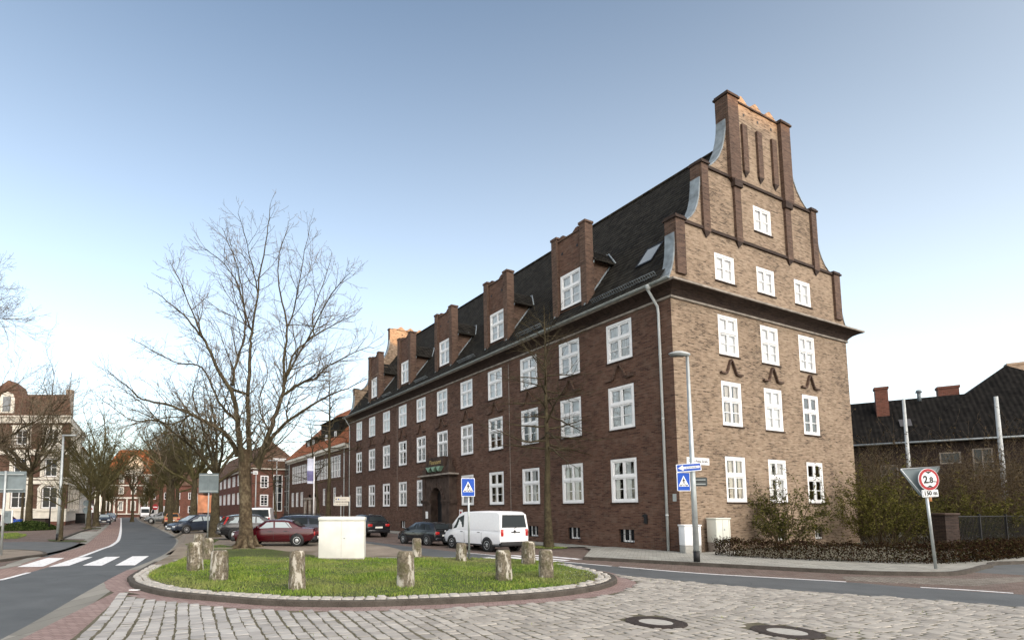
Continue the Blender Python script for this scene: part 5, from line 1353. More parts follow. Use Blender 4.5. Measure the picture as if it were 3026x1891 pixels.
def traced(parent, base, lims, seed, mats=None, name='limb'):
    rg = random.Random(seed); mb = MB()
    for D_, pts, r0_, r1_ in lims:
        q = [AT(x, y, D_) - base for x, y in pts]; n = len(q)
        fine = [q[i].lerp(q[i+1], k/4) + Vector((rg.gauss(0,.03), rg.gauss(0,.03), rg.gauss(0,.03))) for i in range(n-1) for k in range(4)] + [q[-1]]; m_ = len(fine)
        rad = [r0_+(r1_-r0_)*i/(m_-1) for i in range(m_)]; mb.tube(fine, rad, 7, 0, caps=False)
        for i in range(3, m_):
            for _ in range(2): spawn(mb, fine[i], (fine[i]-fine[i-1]).normalized(), 2.2, rad[i], i/m_, 1, rg, P)
    return mb.build(name, [M['bark'], M['twig_lit']], parent, uv=False)
tl = make_tree('bare_tree', 'bare tree at the left edge whose branch tips reach into the frame', (-27.4, 29.5, 0), 68, 14, .35, 5, dict(S_round, spread=5.4), leader=False)
traced(tl, Vector((-27.4, 29.5, 0)), [(31, [(-150,1120),(-60,1075),(0,1045),(50,1012),(95,990),(130,968),(158,940)], .10, .012), (29, [(-160,740),(-80,738),(-30,745),(14,756)], .05, .01), (30, [(-140,780),(-90,720),(-55,690),(-30,665)], .04, .01), (31, [(-120,1000),(-50,960),(0,930),(40,910)], .07, .01)], 77)
make_tree('sapling', 'thin bare sapling against the right end of the gable wall', (*HP(14.6, -1.6), .1), 69, 5.6, .05, 2.2, dict(S_lead, spread=1.3, limbs=16, elev=(20,50)))

# ---- leaves for shrubs, hedge and ivy
def leafmat(name, stops):
    m, nt, b = newmat(name, .95, .03)
    oi = nt.nodes.new('ShaderNodeAttribute'); oi.attribute_name = 'tint'
    nt.links.new(ramp(nt, oi.outputs['Fac'], stops), b.inputs['Base Color']); return m
M['leaf_olive'] = leafmat('olive_shrub_leaves', [(.0, (.020,.026,.008)), (.5, (.060,.062,.018)), (1, (.13,.12,.035))])
M['leaf_yellow'] = leafmat('yellow_green_leaves', [(.0, (.030,.032,.008)), (.5, (.085,.082,.020)), (1, (.17,.15,.045))])
M['leaf_brown'] = leafmat('brown_hedge_leaves', [(.0, (.012,.007,.004)), (.4, (.028,.014,.009)), (.75, (.040,.024,.012)), (1, (.040,.042,.014))])
M['leaf_green'] = leafmat('dark_green_leaves', [(.0, (.010,.018,.006)), (.6, (.032,.050,.014)), (1, (.07,.095,.03))])
def leaves(name, pts, size, mat, parent, rng, kind=None):
    v = []; f = []; tint = []
    for p_ in pts:
        s = size*rng.uniform(.6,1.35); a = Vector((rng.gauss(0,1), rng.gauss(0,1), rng.gauss(0,1))).normalized(); b_ = a.cross(Vector((rng.gauss(0,1), rng.gauss(0,1), rng.gauss(0,1)))).normalized()
        i = len(v); c = Vector(p_); v += [tuple(c-a*s), tuple(c+b_*s*.5), tuple(c+a*s), tuple(c-b_*s*.5)]; f.append((i,i+1,i+2,i+3)); tint.append(rng.random())
    me = bpy.data.meshes.new(name); me.from_pydata(v, [], f); me.materials.append(mat)
    at_ = me.attributes.new('tint', 'FLOAT', 'FACE'); at_.data.foreach_set('value', tint)
    o = bpy.data.objects.new(name, me); COL.objects.link(o); o.parent = parent
    if kind: o['kind'] = kind
    return o
M['leaf_dry'] = leafmat('dry_brown_leaves', [(.0, (.030,.020,.010)), (.5, (.075,.052,.028)), (1, (.13,.10,.05))])
M['twig_dry'] = bark('dry_brown_twigs', (.055,.040,.024), (.10,.075,.048), (.15,.115,.075))
def shrub(name, label, loc, seed, H, spread, leafm, nleaf, stems=14, lsz=.045, mat='twig_brown', group=None, cat='shrub', dens=1.0):
    rng = random.Random(seed); t = thing(name, label, cat, loc, 0, group)
    P = dict(rmin=.004, tips=[], levels=[dict(seg=.3, wig=.12, up=.04, n=5, taper=.4, kids=3.2*dens, t0=.15), dict(len=(.4*H/2.5,1.0*H/2.5), seg=.25, wig=.16, up=.05, n=4, taper=.5, kids=4, t0=.15, ang=(20,55), r=.012), dict(len=(.18,.5), seg=.2, wig=.2, up=.04, n=3, taper=.7, kids=2, t0=.3, ang=(25,60), r=.006)])
    mb = MB()
    for k in range(stems):
        az = rng.uniform(0, 2*math.pi); el = R(rng.uniform(42, 88)); b_ = Vector((math.cos(az)*rng.uniform(0,.35)*spread, math.sin(az)*rng.uniform(0,.35)*spread, 0))
        grow(mb, b_, Vector((math.cos(az)*math.cos(el), math.sin(az)*math.cos(el), math.sin(el))), H*rng.uniform(.55,.95), .022, 0, rng, P)
    mb.build('stems', M[mat], t, uv=False)
    if nleaf:
        pts = []
        for k in range(nleaf):
            p_, d_ = rng.choice(P['tips']); pts.append(p_ - d_*rng.uniform(0,.35) + Vector((rng.gauss(0,.05), rng.gauss(0,.05), rng.gauss(0,.05))))
        leaves('foliage', pts, lsz, leafm, t, rng)
    return t
def hp3(u, v, z=.1): p_ = HP(u, v); return (p_[0], p_[1], z)
shrub('shrub', 'loose olive shrub before the gable wall, next to the beige cabinet', hp3(5.6, -1.5), 71, 3.0, 1.7, M['leaf_olive'], 6500, 22, .05)
shrub('shrub', 'yellow green shrub before the right end of the gable wall', hp3(13.6, -2.0), 72, 3.5, 2.2, M['leaf_yellow'], 10000, 26, .05)
shrub('shrub', 'rounded olive shrub right of the gable wall behind the hedge', hp3(17.4, -1.5), 73, 3.4, 2.4, M['leaf_olive'], 9500, 26)
shrub('shrub', 'dense yellow green shrub just left of the height-limit sign', hp3(19.8, -3.6), 74, 3.0, 2.2, M['leaf_yellow'], 9500, 24)
for k, (x, y, H_, lab) in enumerate(((30.5,36,6.6,'big brown twiggy bush right behind the corner of the house'), (35,39,6.0,'brown twiggy bush behind the left flagpole'), (37.5,33.5,5.4,'tangled dark bare bush right of the left flagpole'), (42.5,35.5,6.6,'tall dark bare bush left of the right flagpole'), (48,38,6.2,'dark bare bush just right of the right flagpole'), (52.5,37,4.6,'dark bare bush at the right edge of the frame'),(33.5,33,5.2,'brown bush between the gable corner and the gate pillar'),(40.0,31.5,4.6,'low spreading bare bush behind the bar fence'),(46.0,33.5,5.4,'bare bush behind the foot of the right flagpole'))):
    shrub('bare_bush', lab, (x, y, 0), 80+k, H_, 3.6, M['leaf_dry'], 5200, 60, .06, 'twig_dry', 'bare bushes by the dark building', 'bush', .9)
# clipped hedge along the pavement
rng = random.Random(90)
hl = smooth_line([G(1690,1309,.1), G(1728,1314,.1), G(1860,1321,.1), G(1999,1327,.1), G(2130,1331,.1), G(2231,1331.5,.1), G(2330,1326,.1), G(2420,1317,.1), (33,25.5)], 8)
hh = thing('hedge', 'low clipped brown beech hedge running along the pavement before the gable', 'hedge', (*hl[0], .1))
ox, oy = hl[0]; pts = []; st = MB(); bl_ = MB()
hin = [(p_[0]-ox, p_[1]-oy) for p_ in hl]
for i in range(len(hin)-1):
    a, b_ = Vector(hin[i]), Vector(hin[i+1]); s = (b_-a).length; n_ = Vector((-(b_-a).y, (b_-a).x)).normalized()
    for k in range(int(s*1150)):
        t = rng.random(); top = .64 + .07*math.sin((i+t)*1.7)*math.sin((i+t)*.63+1)
        f = rng.random()
        if f < .30: w_, z = rng.uniform(0,.75), top + rng.gauss(0,.06)
        elif f < .85: w_, z = rng.gauss(.05,.08), top*rng.random()**.75
        else: w_, z = rng.uniform(0,.75), top*rng.random()
        p_ = a.lerp(b_, t) + n_*w_; pts.append((p_.x, p_.y, z))
    for k in range(int(s*9)):
        t = rng.random(); p_ = a.lerp(b_, t) + n_*rng.uniform(.05,.6); q_ = p_ + n_*rng.gauss(0,.12) + (b_-a).normalized()*rng.gauss(0,.12)
        st.tube([(p_.x, p_.y, 0), ((p_.x+q_.x)/2+.02, (p_.y+q_.y)/2, .35), (q_.x, q_.y, .8)], [.012,.009,.004], 4, 0, caps=False)
leaves('foliage', pts, .038, M['leaf_brown'], hh, rng); st.build('stems', M['bark'], hh, uv=False)
# ground cover behind the hedge and the planted bed on the left
sheet('garden_bed', [HP(2.6,-.02), HP(3.0,-1.0), G(1728,1312,.1), G(1999,1325,.1), G(2231,1329,.1), G(2420,1314,.1), (44,30), (60,48), (38,50), HP(16.2,-.02)], .115, M['earth'])
rng = random.Random(95)
lb = thing('planted_bed', 'low dark green planting round the tree before the ornate corner house', 'shrub', (*G(67,1252), 0))
pts = []
for k in range(9000):
    a = rng.uniform(0, 2*math.pi); rr = rng.random()**.5; x = math.cos(a)*rr*2.4; y = math.sin(a)*rr*3.5; pts.append((x, y, rng.random()*(.85*(1-rr*rr)+.15)))
leaves('foliage', pts, .09, M['leaf_green'], lb, rng)
sheet('left_lawn', GL([(-60,1262),(30,1259),(60,1262),(64,1266),(40,1273),(-60,1275)]), .02, M['grass_soil'])

# ---- lawn grass and daisies (uncountable)
m, nt, b = newmat('grass_blades', .6, .3)
oi = nt.nodes.new('ShaderNodeAttribute'); oi.attribute_name = 'tint'
f = noise(nt, tc(nt), .9, 4); f2 = noise(nt, tc(nt), .28, 3)
k = mixc(nt, .55, oi.outputs['Fac'], f)
nt.links.new(mixc(nt, ramp(nt, f2, [(.46,(0,0,0)),(.66,(1,1,1))]), ramp(nt, k, [(.28, (.065,.125,.012)), (.55, (.165,.25,.030)), (.8, (.32,.33,.075))]), (.22,.22,.085)), b.inputs['Base Color'])
M['grass'] = m
rng = random.Random(99)
def blades(name, poly, zf, dens, h, mat, extra=None):
    xs = [p_[0] for p_ in poly]; ys = [p_[1] for p_ in poly]; x0, x1, y0, y1 = min(xs), max(xs), min(ys), max(ys)
    v = []; f = []; tint = []
    for k in range(int((x1-x0)*(y1-y0)*dens)):
        x, y = rng.uniform(x0,x1), rng.uniform(y0,y1)
        if not inside((x,y), poly): continue
        cl = .65 + .5*math.sin(x*2.1+math.sin(y*1.3)*2)*math.sin(y*1.7+x*.6)
        hh_ = h*rng.uniform(.45,1.15)*max(.35, cl); a = rng.uniform(0, 2*math.pi); w_ = .011*rng.uniform(.7,1.4); l = hh_*rng.uniform(.1,.8); b_ = rng.uniform(0, 2*math.pi)
        z = zf(x, y); i = len(v)
        v += [(x-math.cos(a)*w_, y-math.sin(a)*w_, z-.01), (x+math.cos(a)*w_, y+math.sin(a)*w_, z-.01), (x+math.cos(b_)*l, y+math.sin(b_)*l, z+hh_)]; f.append((i,i+1,i+2)); tint.append(rng.random())
    me = bpy.data.meshes.new(name); me.from_pydata(v, [], f); me.materials.append(mat)
    at_ = me.attributes.new('tint', 'FLOAT', 'FACE'); at_.data.foreach_set('value', tint)
    o = bpy.data.objects.new(name, me); COL.objects.link(o); o['kind'] = 'stuff'; return o
blades('grass', grass_poly, lambda x, y: .145, 620, .085, M['grass'])
for q in ([(437,1303),(470,1294),(520,1292),(560,1297),(640,1301),(746,1309),(740,1316),(560,1318),(430,1319)], [(437,1291),(480,1276),(520,1278),(500,1290),(452,1300)], [(960,1315),(1010,1312),(1060,1316),(1030,1320)]):
    blades('grass', [G(x, y, .2) for x, y in q], lotz, 140, .06, M['grass'])
tg = [(8.51+.9*math.cos(a*.4), 29.0+.8*math.sin(a*.4)) for a in range(16)]
sheet('tree_pit', tg, .03, M['grass_soil']); blades('grass', tg, lambda x, y: .03, 420, .12, M['grass'])
blades('grass', GL([(-60,1262),(30,1259),(60,1262),(64,1266),(40,1273),(-60,1275)]), lambda x, y: .02, 90, .14, M['grass'])
edge_g = offset_line(isl[9:-6], .30); mid_g = offset_line(isl[9:-6], .50)
blades('grass', edge_g + list(reversed(mid_g)), lambda x, y: .135, 260, .10, M['grass'])
# weeds in the cobble joints
blades('grass', cob_poly[1:], lambda x, y: .008, 16, .045, M['grass'])
v = []; fcs = []
for k in range(520):
    c = rng.choice(((4.2,15.6,1.5),(5.3,15.9,.8),(2.2,15.2,1.2),(0,16.5,3.5),(-3,17,3),(3.5,18,2)))
    x, y = c[0]+rng.gauss(0,c[2]), c[1]+rng.gauss(0,c[2]*.7)
    if not inside((x,y), grass_poly): continue
    i = len(v); z = .145+rng.uniform(.05,.09)
    for a in range(6): v.append((x+.022*math.cos(a*1.047), y+.022*math.sin(a*1.047), z+.012*math.sin(a*1.047+2)))
    fcs.append(tuple(range(i,i+6)))
me = bpy.data.meshes.new('daisies'); me.from_pydata(v, [], fcs); me.materials.append(M['sign_white']); o = bpy.data.objects.new('daisies', me); COL.objects.link(o); o['kind'] = 'stuff'
# ================================================================== vehicles
M['tyre'] = plain('tyre_rubber', (.018,.018,.018), .8, .15, 8)
M['alloy'] = plain('wheel_silver', (.48,.49,.50), .3, .1, 8, .5, .6)
M['car_glass'] = dark_glass('car_window_glass', (.022,.027,.030))
M['car_glass'].node_tree.nodes['Principled BSDF'].inputs['Specular IOR Level'].default_value = .1
M['car_glass_sky'] = dark_glass('sky_tinted_car_glass', (.32,.37,.39))  # pale base colour stands in for sky reflected in and seen through the glass
M['black_plastic'] = plain('black_bumper_plastic', (.022,.022,.023), .55, .15, 6)
M['tail_red'] = paint('tail_lamp_red', (.40,.015,.015), .2)
M['head_lamp'] = paint('head_lamp_glass', (.62,.65,.68), .1)
M['plate'] = plain('number_plate', (.70,.70,.66), .5, .05, 8)
M['p_red'] = paint('dark_red_car_paint', (.055,.003,.007), .22)
M['p_black'] = paint('black_car_paint', (.012,.013,.016), .18)
M['p_navy'] = paint('dark_blue_car_paint', (.020,.028,.045), .2)
M['p_white'] = paint('white_van_paint', (.78,.78,.80), .3)
M['p_orange'] = paint('orange_car_paint', (.36,.16,.06), .25)
M['p_grey'] = paint('grey_car_paint', (.16,.17,.18), .25, .3)
M['p_silver'] = paint('silver_blue_car_paint', (.22,.25,.30), .25, .3)
def lerp_st(st, x, k):
    if x <= st[0][0]: return st[0][k]
    for a, b in zip(st[:-1], st[1:]):
        if a[0] <= x <= b[0]: t = (x-a[0])/(b[0]-a[0]); return a[k]+(b[k]-a[k])*t
    return st[-1][k]
def loft(mb, secs):
    # secs : list of half sections [(x,y,z)...] from outer bottom to centre top; mirrored
    rows = []
    for s in secs: rows.append([(x,-y,z) for x,y,z in s] + [(x,y,z) for x,y,z in reversed(s)])
    for a, b in zip(rows[:-1], rows[1:]):
        for i in range(len(a)-1): mb.face([a[i], a[i+1], b[i+1], b[i]], 0, True)
    mb.face(list(reversed(rows[0])), 0); mb.face(rows[-1], 0)
KINDS = {
 'sedan': dict(L=4.45, W=1.69, wb=2.66, wr=.31, low=[(-2.22,.84,.74),(-2.16,.94,.80),(-1.7,.965,.83),(-.6,.95,.845),(.4,.93,.845),(1.0,.915,.84),(1.6,.86,.82),(2.05,.79,.78),(2.2,.70,.72)], zlo=.24,
   gh=[(-1.52,.95,.97,.76),(-.88,.95,1.33,.79),(-.55,.95,1.385,.80),(.15,.94,1.385,.80),(.42,.93,1.35,.79),(1.08,.91,.925,.76)], inset=.20,
   side=[(-1.02,-.80,-.98,-.66),(-.92,-.62,-.12,-.08),(-.02,.02,.86,.38)], rear=True),
 'hatch': dict(L=4.2, W=1.76, wb=2.58, wr=.32, low=[(-2.10,.80,.76),(-2.04,.93,.83),(-1.6,.96,.865),(-.5,.95,.88),(.5,.93,.88),(1.05,.92,.87),(1.6,.85,.84),(1.98,.74,.78),(2.1,.62,.70)], zlo=.22,
   gh=[(-2.0,.93,.96,.78),(-1.62,.95,1.36,.80),(-1.2,.95,1.45,.81),(-.3,.95,1.48,.82),(.25,.94,1.44,.81),(1.25,.91,.93,.78)], inset=.20,
   side=[(-1.62,-1.30,-1.12,-.98),(-1.02,-.90,-.10,-.06),(-.0,.02,1.0,.34)], rear=True),
 'estate': dict(L=4.6, W=1.76, wb=2.65, wr=.32, low=[(-2.30,.80,.76),(-2.24,.93,.83),(-1.7,.95,.865),(-.5,.94,.88),(.6,.92,.88),(1.2,.90,.87),(1.8,.82,.83),(2.18,.72,.77),(2.3,.62,.70)], zlo=.22,
   gh=[(-2.22,.93,.96,.78),(-1.9,.94,1.34,.80),(-1.5,.94,1.43,.81),(-.3,.94,1.46,.82),(.35,.93,1.42,.81),(1.3,.90,.92,.78)], inset=.20,
   side=[(-1.95,-1.72,-1.16,-1.08),(-1.06,-.98,-.12,-.08),(-.02,.02,1.05,.42)], rear=True),
 'van': dict(L=4.75, W=1.90, wb=2.9, wr=.33, low=[(-2.375,1.0,.86),(-2.34,1.08,.92),(-1.5,1.10,.945),(.3,1.10,.95),(1.3,1.08,.945),(1.75,1.02,.91),(2.15,.90,.86),(2.34,.72,.78)], zlo=.26,
   gh=[(-2.36,1.06,1.08,.90),(-2.28,1.08,1.86,.92),(-2.1,1.09,1.96,.925),(-.5,1.09,1.985,.93),(.55,1.09,1.95,.93),(.85,1.09,1.88,.92),(1.86,1.0,1.02,.84)], inset=.10,
   side=[(.42,.45,1.42,.98)], rear=True),
 'boxvan': dict(L=5.6, W=2.0, wb=3.4, wr=.34, low=[(-2.8,1.1,.95),(1.2,1.15,1.0),(1.9,1.15,.98),(2.5,1.0,.9),(2.8,.75,.82)], zlo=.3,
   gh=[(-2.8,1.1,2.5,.96),(.9,1.15,2.55,.97),(1.25,1.15,2.2,.95),(2.2,1.05,1.1,.9)], inset=.06, side=[(.95,1.0,1.85,1.45)], rear=True)}
def car(name, label, kind, body, glassm='car_glass', group=None, rack=False, bumper='black_plastic', cat='car', rim='alloy', panel_rear=False, tall_lamps=False, badge=False):
    K = KINDS[kind]; t = thing(name, label, cat, (0,0,0), 0, group); zl = K['zlo']
    mb = MB(); secs = []
    for x, zs, w_ in K['low']:
        e = 1 if abs(x) < K['L']/2-.12 else .5
        zb = zl + (0 if e == 1 else .10)
        secs.append([(x,w_*.86,zb),(x,w_*.97,zb+.10),(x,w_*1.0,zb+(zs-zb)*.45),(x,w_*.99,zs-.14),(x,w_*.955,zs-.03),(x,w_*.86,zs),(x,w_*.4,zs+.022),(x,0,zs+.03)])
    loft(mb, secs)
    gsec = []; ins = K['inset']
    def wt(zb, zt, wb): return wb - ins*min(1, max(0, (zt-zb)/.45)) if kind in ('sedan','hatch','estate') else wb - ins*min(1, max(0,(zt-zb)/.85))
    for x, zb, zt, wb in K['gh']:
        T = wt(zb, zt, wb); d = min(.06, max(.002, (zt-zb)*.3))
        gsec.append([(x,wb,zb-.05),(x,wb+.0,zb),(x,T+.015,zt-d),(x,T-.03,zt-d*.25),(x,T-.12,zt),(x,T*.4,zt+.02),(x,0,zt+.025)])
    loft(mb, gsec)
    bo = mb.build('body', M[body], t, weld=True, angle=38, uv=False)
    def side_pt(x, f, s, off=.008):
        zb, zt, wb = (lerp_st(K['gh'], x, k) for k in (1,2,3)); T = wt(zb, zt, wb); d = min(.06, max(.002,(zt-zb)*.3))
        return Vector((x, s*((wb + (T+.015-wb)*f)+off), zb + (zt-d-zb)*f))
    for s in (-1, 1):
        for (b0, t0, b1, t1) in K['side']:
            g_ = MB(); nn = 4; P0 = []; P1 = []
            for k in range(nn+1):
                f = .10 + .78*k/nn; xa = b0+(t0-b0)*k/nn; xb = b1+(t1-b1)*k/nn; P0.append(side_pt(xa, f, s)); P1.append(side_pt(xb, f, s))
            for k in range(nn): g_.face([P0[k], P1[k], P1[k+1], P0[k+1]] if s < 0 else [P0[k], P0[k+1], P1[k+1], P1[k]])
            g_.build('side_window', M[glassm], bo, uv=False)
    def end_glass(i, j, nm, f0=.12, f1=.9):
        a, b_ = K['gh'][i], K['gh'][j]       # a low station, b high station
        def P(f, y): 
            x = a[0]+(b_[0]-a[0])*f; z = a[2]+(b_[2]-a[2])*f; T0 = wt(a[1],a[2],a[3]); T1 = wt(b_[1],b_[2],b_[3])
            w_ = (T0-.10)+((T1-.13)-(T0-.10))*f
            n_ = Vector((-(b_[2]-a[2]), 0, b_[0]-a[0])) * (1 if b_[0] > a[0] else -1); n_.normalize()
            return Vector((x, y*w_, z + .022)) + n_*.012
        g_ = MB(); n_ = 6
        for k in range(n_):
            y0, y1 = -1+2*k/n_, -1+2*(k+1)/n_; q = [P(f0,y0),P(f0,y1),P(f1,y1),P(f1,y0)]
            if b_[0] < a[0]: q.reverse()
            g_.face(q)
        return g_.build(nm, M[glassm] if nm == 'windscreen' else M['car_glass'], bo, uv=False)
    n_ = len(K['gh']); end_glass(n_-1, n_-2, 'windscreen')
    rg = None
    if kind == 'boxvan': pass
    else: rg = end_glass(0, 1, 'rear_window', .16 if kind != 'van' else .12, .9)
    # wheels
    r = K['wr']
    for sx in (-1, 1):
        for s in (-1, 1):
            x = sx*K['wb']/2 + .02; w_ = lerp_st(K['low'], x, 2); y = s*(w_-.10)
            RM = Matrix.Rotation(math.pi/2*-s, 3, 'X')
            a = MB(); a.lathe([(r+.055,-.1),(r+.055,.112),(.02,.112)], 22, (x, y, r+.02), 0, RM); a.build('wheel_arch', M['black_plastic'], bo, uv=False)
            a = MB(); a.lathe([(r*.62,.0),(r*.95,.0),(r,.03),(r,.10),(r*.94,.130),(r*.66,.125),(r*.62,.11)], 22, (x, y, r), 0, RM); wo = a.build('wheel', M['tyre'], t, uv=False)
            a = MB(); a.lathe([(r*.66,.115),(r*.62,.122),(r*.50,.100),(r*.22,.118),(r*.10,.124),(.001,.124)], 22, (x, y, r), 0, RM)
            for k in range(7):
                th = k*2*math.pi/7; c = RM @ Vector((math.cos(th)*r*.38, math.sin(th)*r*.38, .113)); a.lathe([(r*.075,-.004),(r*.07,.006),(.001,.006)], 8, (x+c.x, y+c.y, r+c.z), 1, RM)
            a.build('rim', [M[rim], M['black_plastic']], wo, uv=False)
    # bumpers, lamps, plates, mirrors, seams
    Lh = K['L']/2; wl = K['low'][0][2]; wf = K['low'][-1][2]; zr = K['low'][0][1]; zf = K['low'][-1][1]
    a = MB(); a.bbox(-Lh-.07, -wl-.03, .30, -Lh+.16, wl+.03, .52, .05); a.build('rear_bumper', M[bumper], bo, uv=False)
    a = MB(); a.bbox(Lh-.20, -wf-.05, .26, Lh+.06, wf+.05, .50, .06); a.build('front_bumper', M[bumper], bo, uv=False)
    for s in (-1, 1):
        a = MB()
        if tall_lamps: a.prism([(-Lh+.02,.62),(-Lh+.10,.62),(-Lh+.50,1.34),(-Lh+.38,1.36)], lambda u, v_, e: (u, e, v_), s*(wl-.06), s*(wl+.03))
        elif kind == 'sedan': a.bbox(-Lh-.015, min(s*.42, s*(wl+.012)), .58, -Lh+.22, max(s*.42, s*(wl+.012)), .78, .02)
        elif kind == 'van': a.bbox(-Lh-.012, min(s*.70, s*(wl+.008)), .78, -Lh+.12, max(s*.70, s*(wl+.008)), 1.12, .02)
        else: a.bbox(-Lh-.012, min(s*.46, s*(wl+.02)), .70, -Lh+.26, max(s*.46, s*(wl+.02)), .88, .04)
        a.build('tail_lamp', M['tail_red'], bo, uv=False)
        a = MB(); a.bbox(Lh-.26, min(s*.42, s*(wf+.02)), zf-.16, Lh+.012, max(s*.42, s*(wf+.02)), zf-.01, .03); a.build('headlight', M['head_lamp'], bo, uv=False)
        xm = K['gh'][-1][0]-.28; ym = lerp_st(K['gh'], xm, 3)
        a = MB(); a.bbox(xm-.10, min(s*ym, s*(ym+.20)), lerp_st(K['gh'], xm, 1)+.0, xm+.08, max(s*ym, s*(ym+.20)), lerp_st(K['gh'], xm, 1)+(.16 if kind != 'van' else .30), .04); a.build('mirror', M[bumper if kind in ('van','boxvan') else body], bo, uv=False)
        a = MB(); xs = [K['side'][-1][0]-.04, K['side'][-1][2]] + ([K['side'][-2][0]] if len(K['side']) > 1 else [-1.0])
        for x in xs:
            w_ = lerp_st(K['low'], x, 2); zs = lerp_st(K['low'], x, 1)
            if abs(abs(x)-K['wb']/2) < .25: continue
            a.box(x-.006, min(s*(w_-.05), s*(w_+.001)), zl+.14, x+.006, max(s*(w_-.05), s*(w_+.001)), zs-.16)
        for x in xs[::2]: a.box(x+.12, s*lerp_st(K['low'], x, 2)-.015, .78 if kind != 'van' else .92, x+.30, s*lerp_st(K['low'], x, 2)+.015, .81 if kind != 'van' else .95)
        a.build('door_seam', M['black_plastic'], bo, uv=False)
    pz = .60 if kind not in ('van',) else .80
    if kind == 'sedan': pz = .40
    a = MB(); a.box(-Lh-.085 if pz < .5 else -Lh-.012, -.26, pz, -Lh+.05, .26, pz+.11); a.build('number_plate', M['plate'], bo, uv=False)
    a = MB(); a.box(Lh-.05, -.26, .36, Lh+.075, .26, .47); a.build('number_plate', M['plate'], bo, uv=False)
    a = MB(); a.bbox(Lh-.2, -.36, zf-.15, Lh+.004, .36, zf-.03, .02); a.build('grille', M['black_plastic'], bo, uv=False)
    if badge: a = MB(); a.lathe([(.075,-.02),(.075,.012),(.001,.016)], 16, (-Lh-.004, 0, .90 if kind != 'van' else 1.0), 0, Matrix.Rotation(-math.pi/2, 3, 'Y')); a.build('badge', M['alloy' if kind != 'van' else 'black_plastic'], bo, uv=False)
    if kind == 'van':
        a = MB(); a.box(-Lh-.02, -.34, .95, -Lh+.02, .22, 1.0); a.build('handle_strip', M['black_plastic'], bo, uv=False)
        a = MB(); a.tube([(-Lh-.03, .05, 1.16), (-Lh+.0, -.22, 1.24)], .012, 5); a.build('wiper', M['black_plastic'], bo, uv=False)
        a = MB(); a.bbox(-Lh+.05, -.965, .28, Lh-.3, .965, .36, .02); a.build('sill_trim', M['black_plastic'], bo, uv=False)
    if rack:
        for s in (-1, 1):
            a = MB(); zt = K['gh'][3][2]; a.tube([(-1.6, s*.56, zt+.0), (-1.5, s*.56, zt+.07), (.3, s*.56, zt+.07), (.45, s*.56, zt+.0)], .022, 6); a.build('roof_rail', M['black_plastic'], bo, uv=False)
    return t
def park(c, x, y, z, hx, hy, sc_=1.0):
    c.location = (x, y, z); c.rotation_euler = (0, 0, math.atan2(hy, hx)); c.scale = (sc_, sc_, sc_); return c
PK = 'cars parked on the square'; PF_ = 'cars parked along the brick building'
park(car('parked_car', 'dark red older saloon car parked behind the plane tree trunk', 'sedan', 'p_red', 'car_glass_sky', PK), -5.72, 26.7, LOTZ, -1, .06, .91)
park(car('parked_car', 'dark estate car with roof rails half hidden behind the dark red saloon', 'estate', 'p_navy', 'car_glass', PK, rack=True), -5.5, 30.0, LOTZ, -1, .14, 1.0)
park(car('parked_car', 'black hatchback with tall red tail lamps, left of the plane tree', 'hatch', 'p_black', 'car_glass_sky', PK, bumper='p_black', tall_lamps=True), -8.45, 32.9, LOTZ, .9, .43, 1.0)
park(car('parked_car', 'dark family car with silvery windows facing the road beside two thick trunks', 'estate', 'p_navy', 'car_glass_sky', PK, bumper='p_navy'), -15.2, 41.9, LOTZ, -.66, -.75, .96)
park(car('parked_van', 'white box van whose roof shows above the black hatchback', 'van', 'p_white', 'car_glass', None, cat='van'), -11.9, 49.5, LOTZ, -.12, .99, 1.0)
park(car('parked_car', 'small orange car parked behind an avenue tree', 'hatch', 'p_orange', 'car_glass_sky', PK), *G(408,1243,.25), LOTZ, -.35, .93, 1.0)
park(car('parked_car', 'grey car parked between avenue trunks beyond the orange car', 'hatch', 'p_grey', 'car_glass', PK), *G(384,1236.5,.25), LOTZ, -.95, -.3, 1.05)
park(car('delivery_van', 'white delivery van parked far down the avenue, nearer the street end', 'boxvan', 'p_white', 'car_glass', None, cat='van'), *G(342,1226,.2), LOTZ, .43, -.9, 1.0)
park(car('delivery_van', 'white delivery van behind the no-entry sign', 'boxvan', 'p_white', 'car_glass', None, cat='van'), *G(382,1229,.2), LOTZ, -.9, .3, 1.0)
park(car('parked_car', 'black hatchback parked by the entrance, seen from behind between cabinet and van', 'hatch', 'p_black', 'car_glass', PF_, bumper='p_black', badge=True), 2.0, 32.4, 0, -.55, .835, .92)
park(car('parked_van', 'white panel van parked in front of the brick building', 'van', 'p_white', 'car_glass', None, cat='van', badge=True), 4.75, 28.1, 0, -.50, .866, 1.0)
park(car('parked_car', 'black people carrier half hidden behind the white cabinet', 'hatch', 'p_black', 'car_glass', PF_, bumper='p_black'), -2.1, 42.6, 0, -.46, .89, 1.16)
park(car('parked_car', 'dark blue saloon car parked at the left kerb, headlights towards us', 'sedan', 'p_navy', 'car_glass_sky', 'cars parked on the left', bumper='p_navy'), *G(246,1238.5), .02, .46, -.89, 1.05)
park(car('parked_car', 'silver blue hatchback parked behind the dark saloon on the left', 'hatch', 'p_silver', 'car_glass_sky', 'cars parked on the left', bumper='p_silver'), *G(261,1231.5), .02, .46, -.89, 1.05)
park(car('parked_car', 'dark red car parked at the left edge before the ornate house', 'hatch', 'p_red', 'car_glass', 'cars parked on the left'), *G(-8,1243), .02, -1, .05, 1.0)
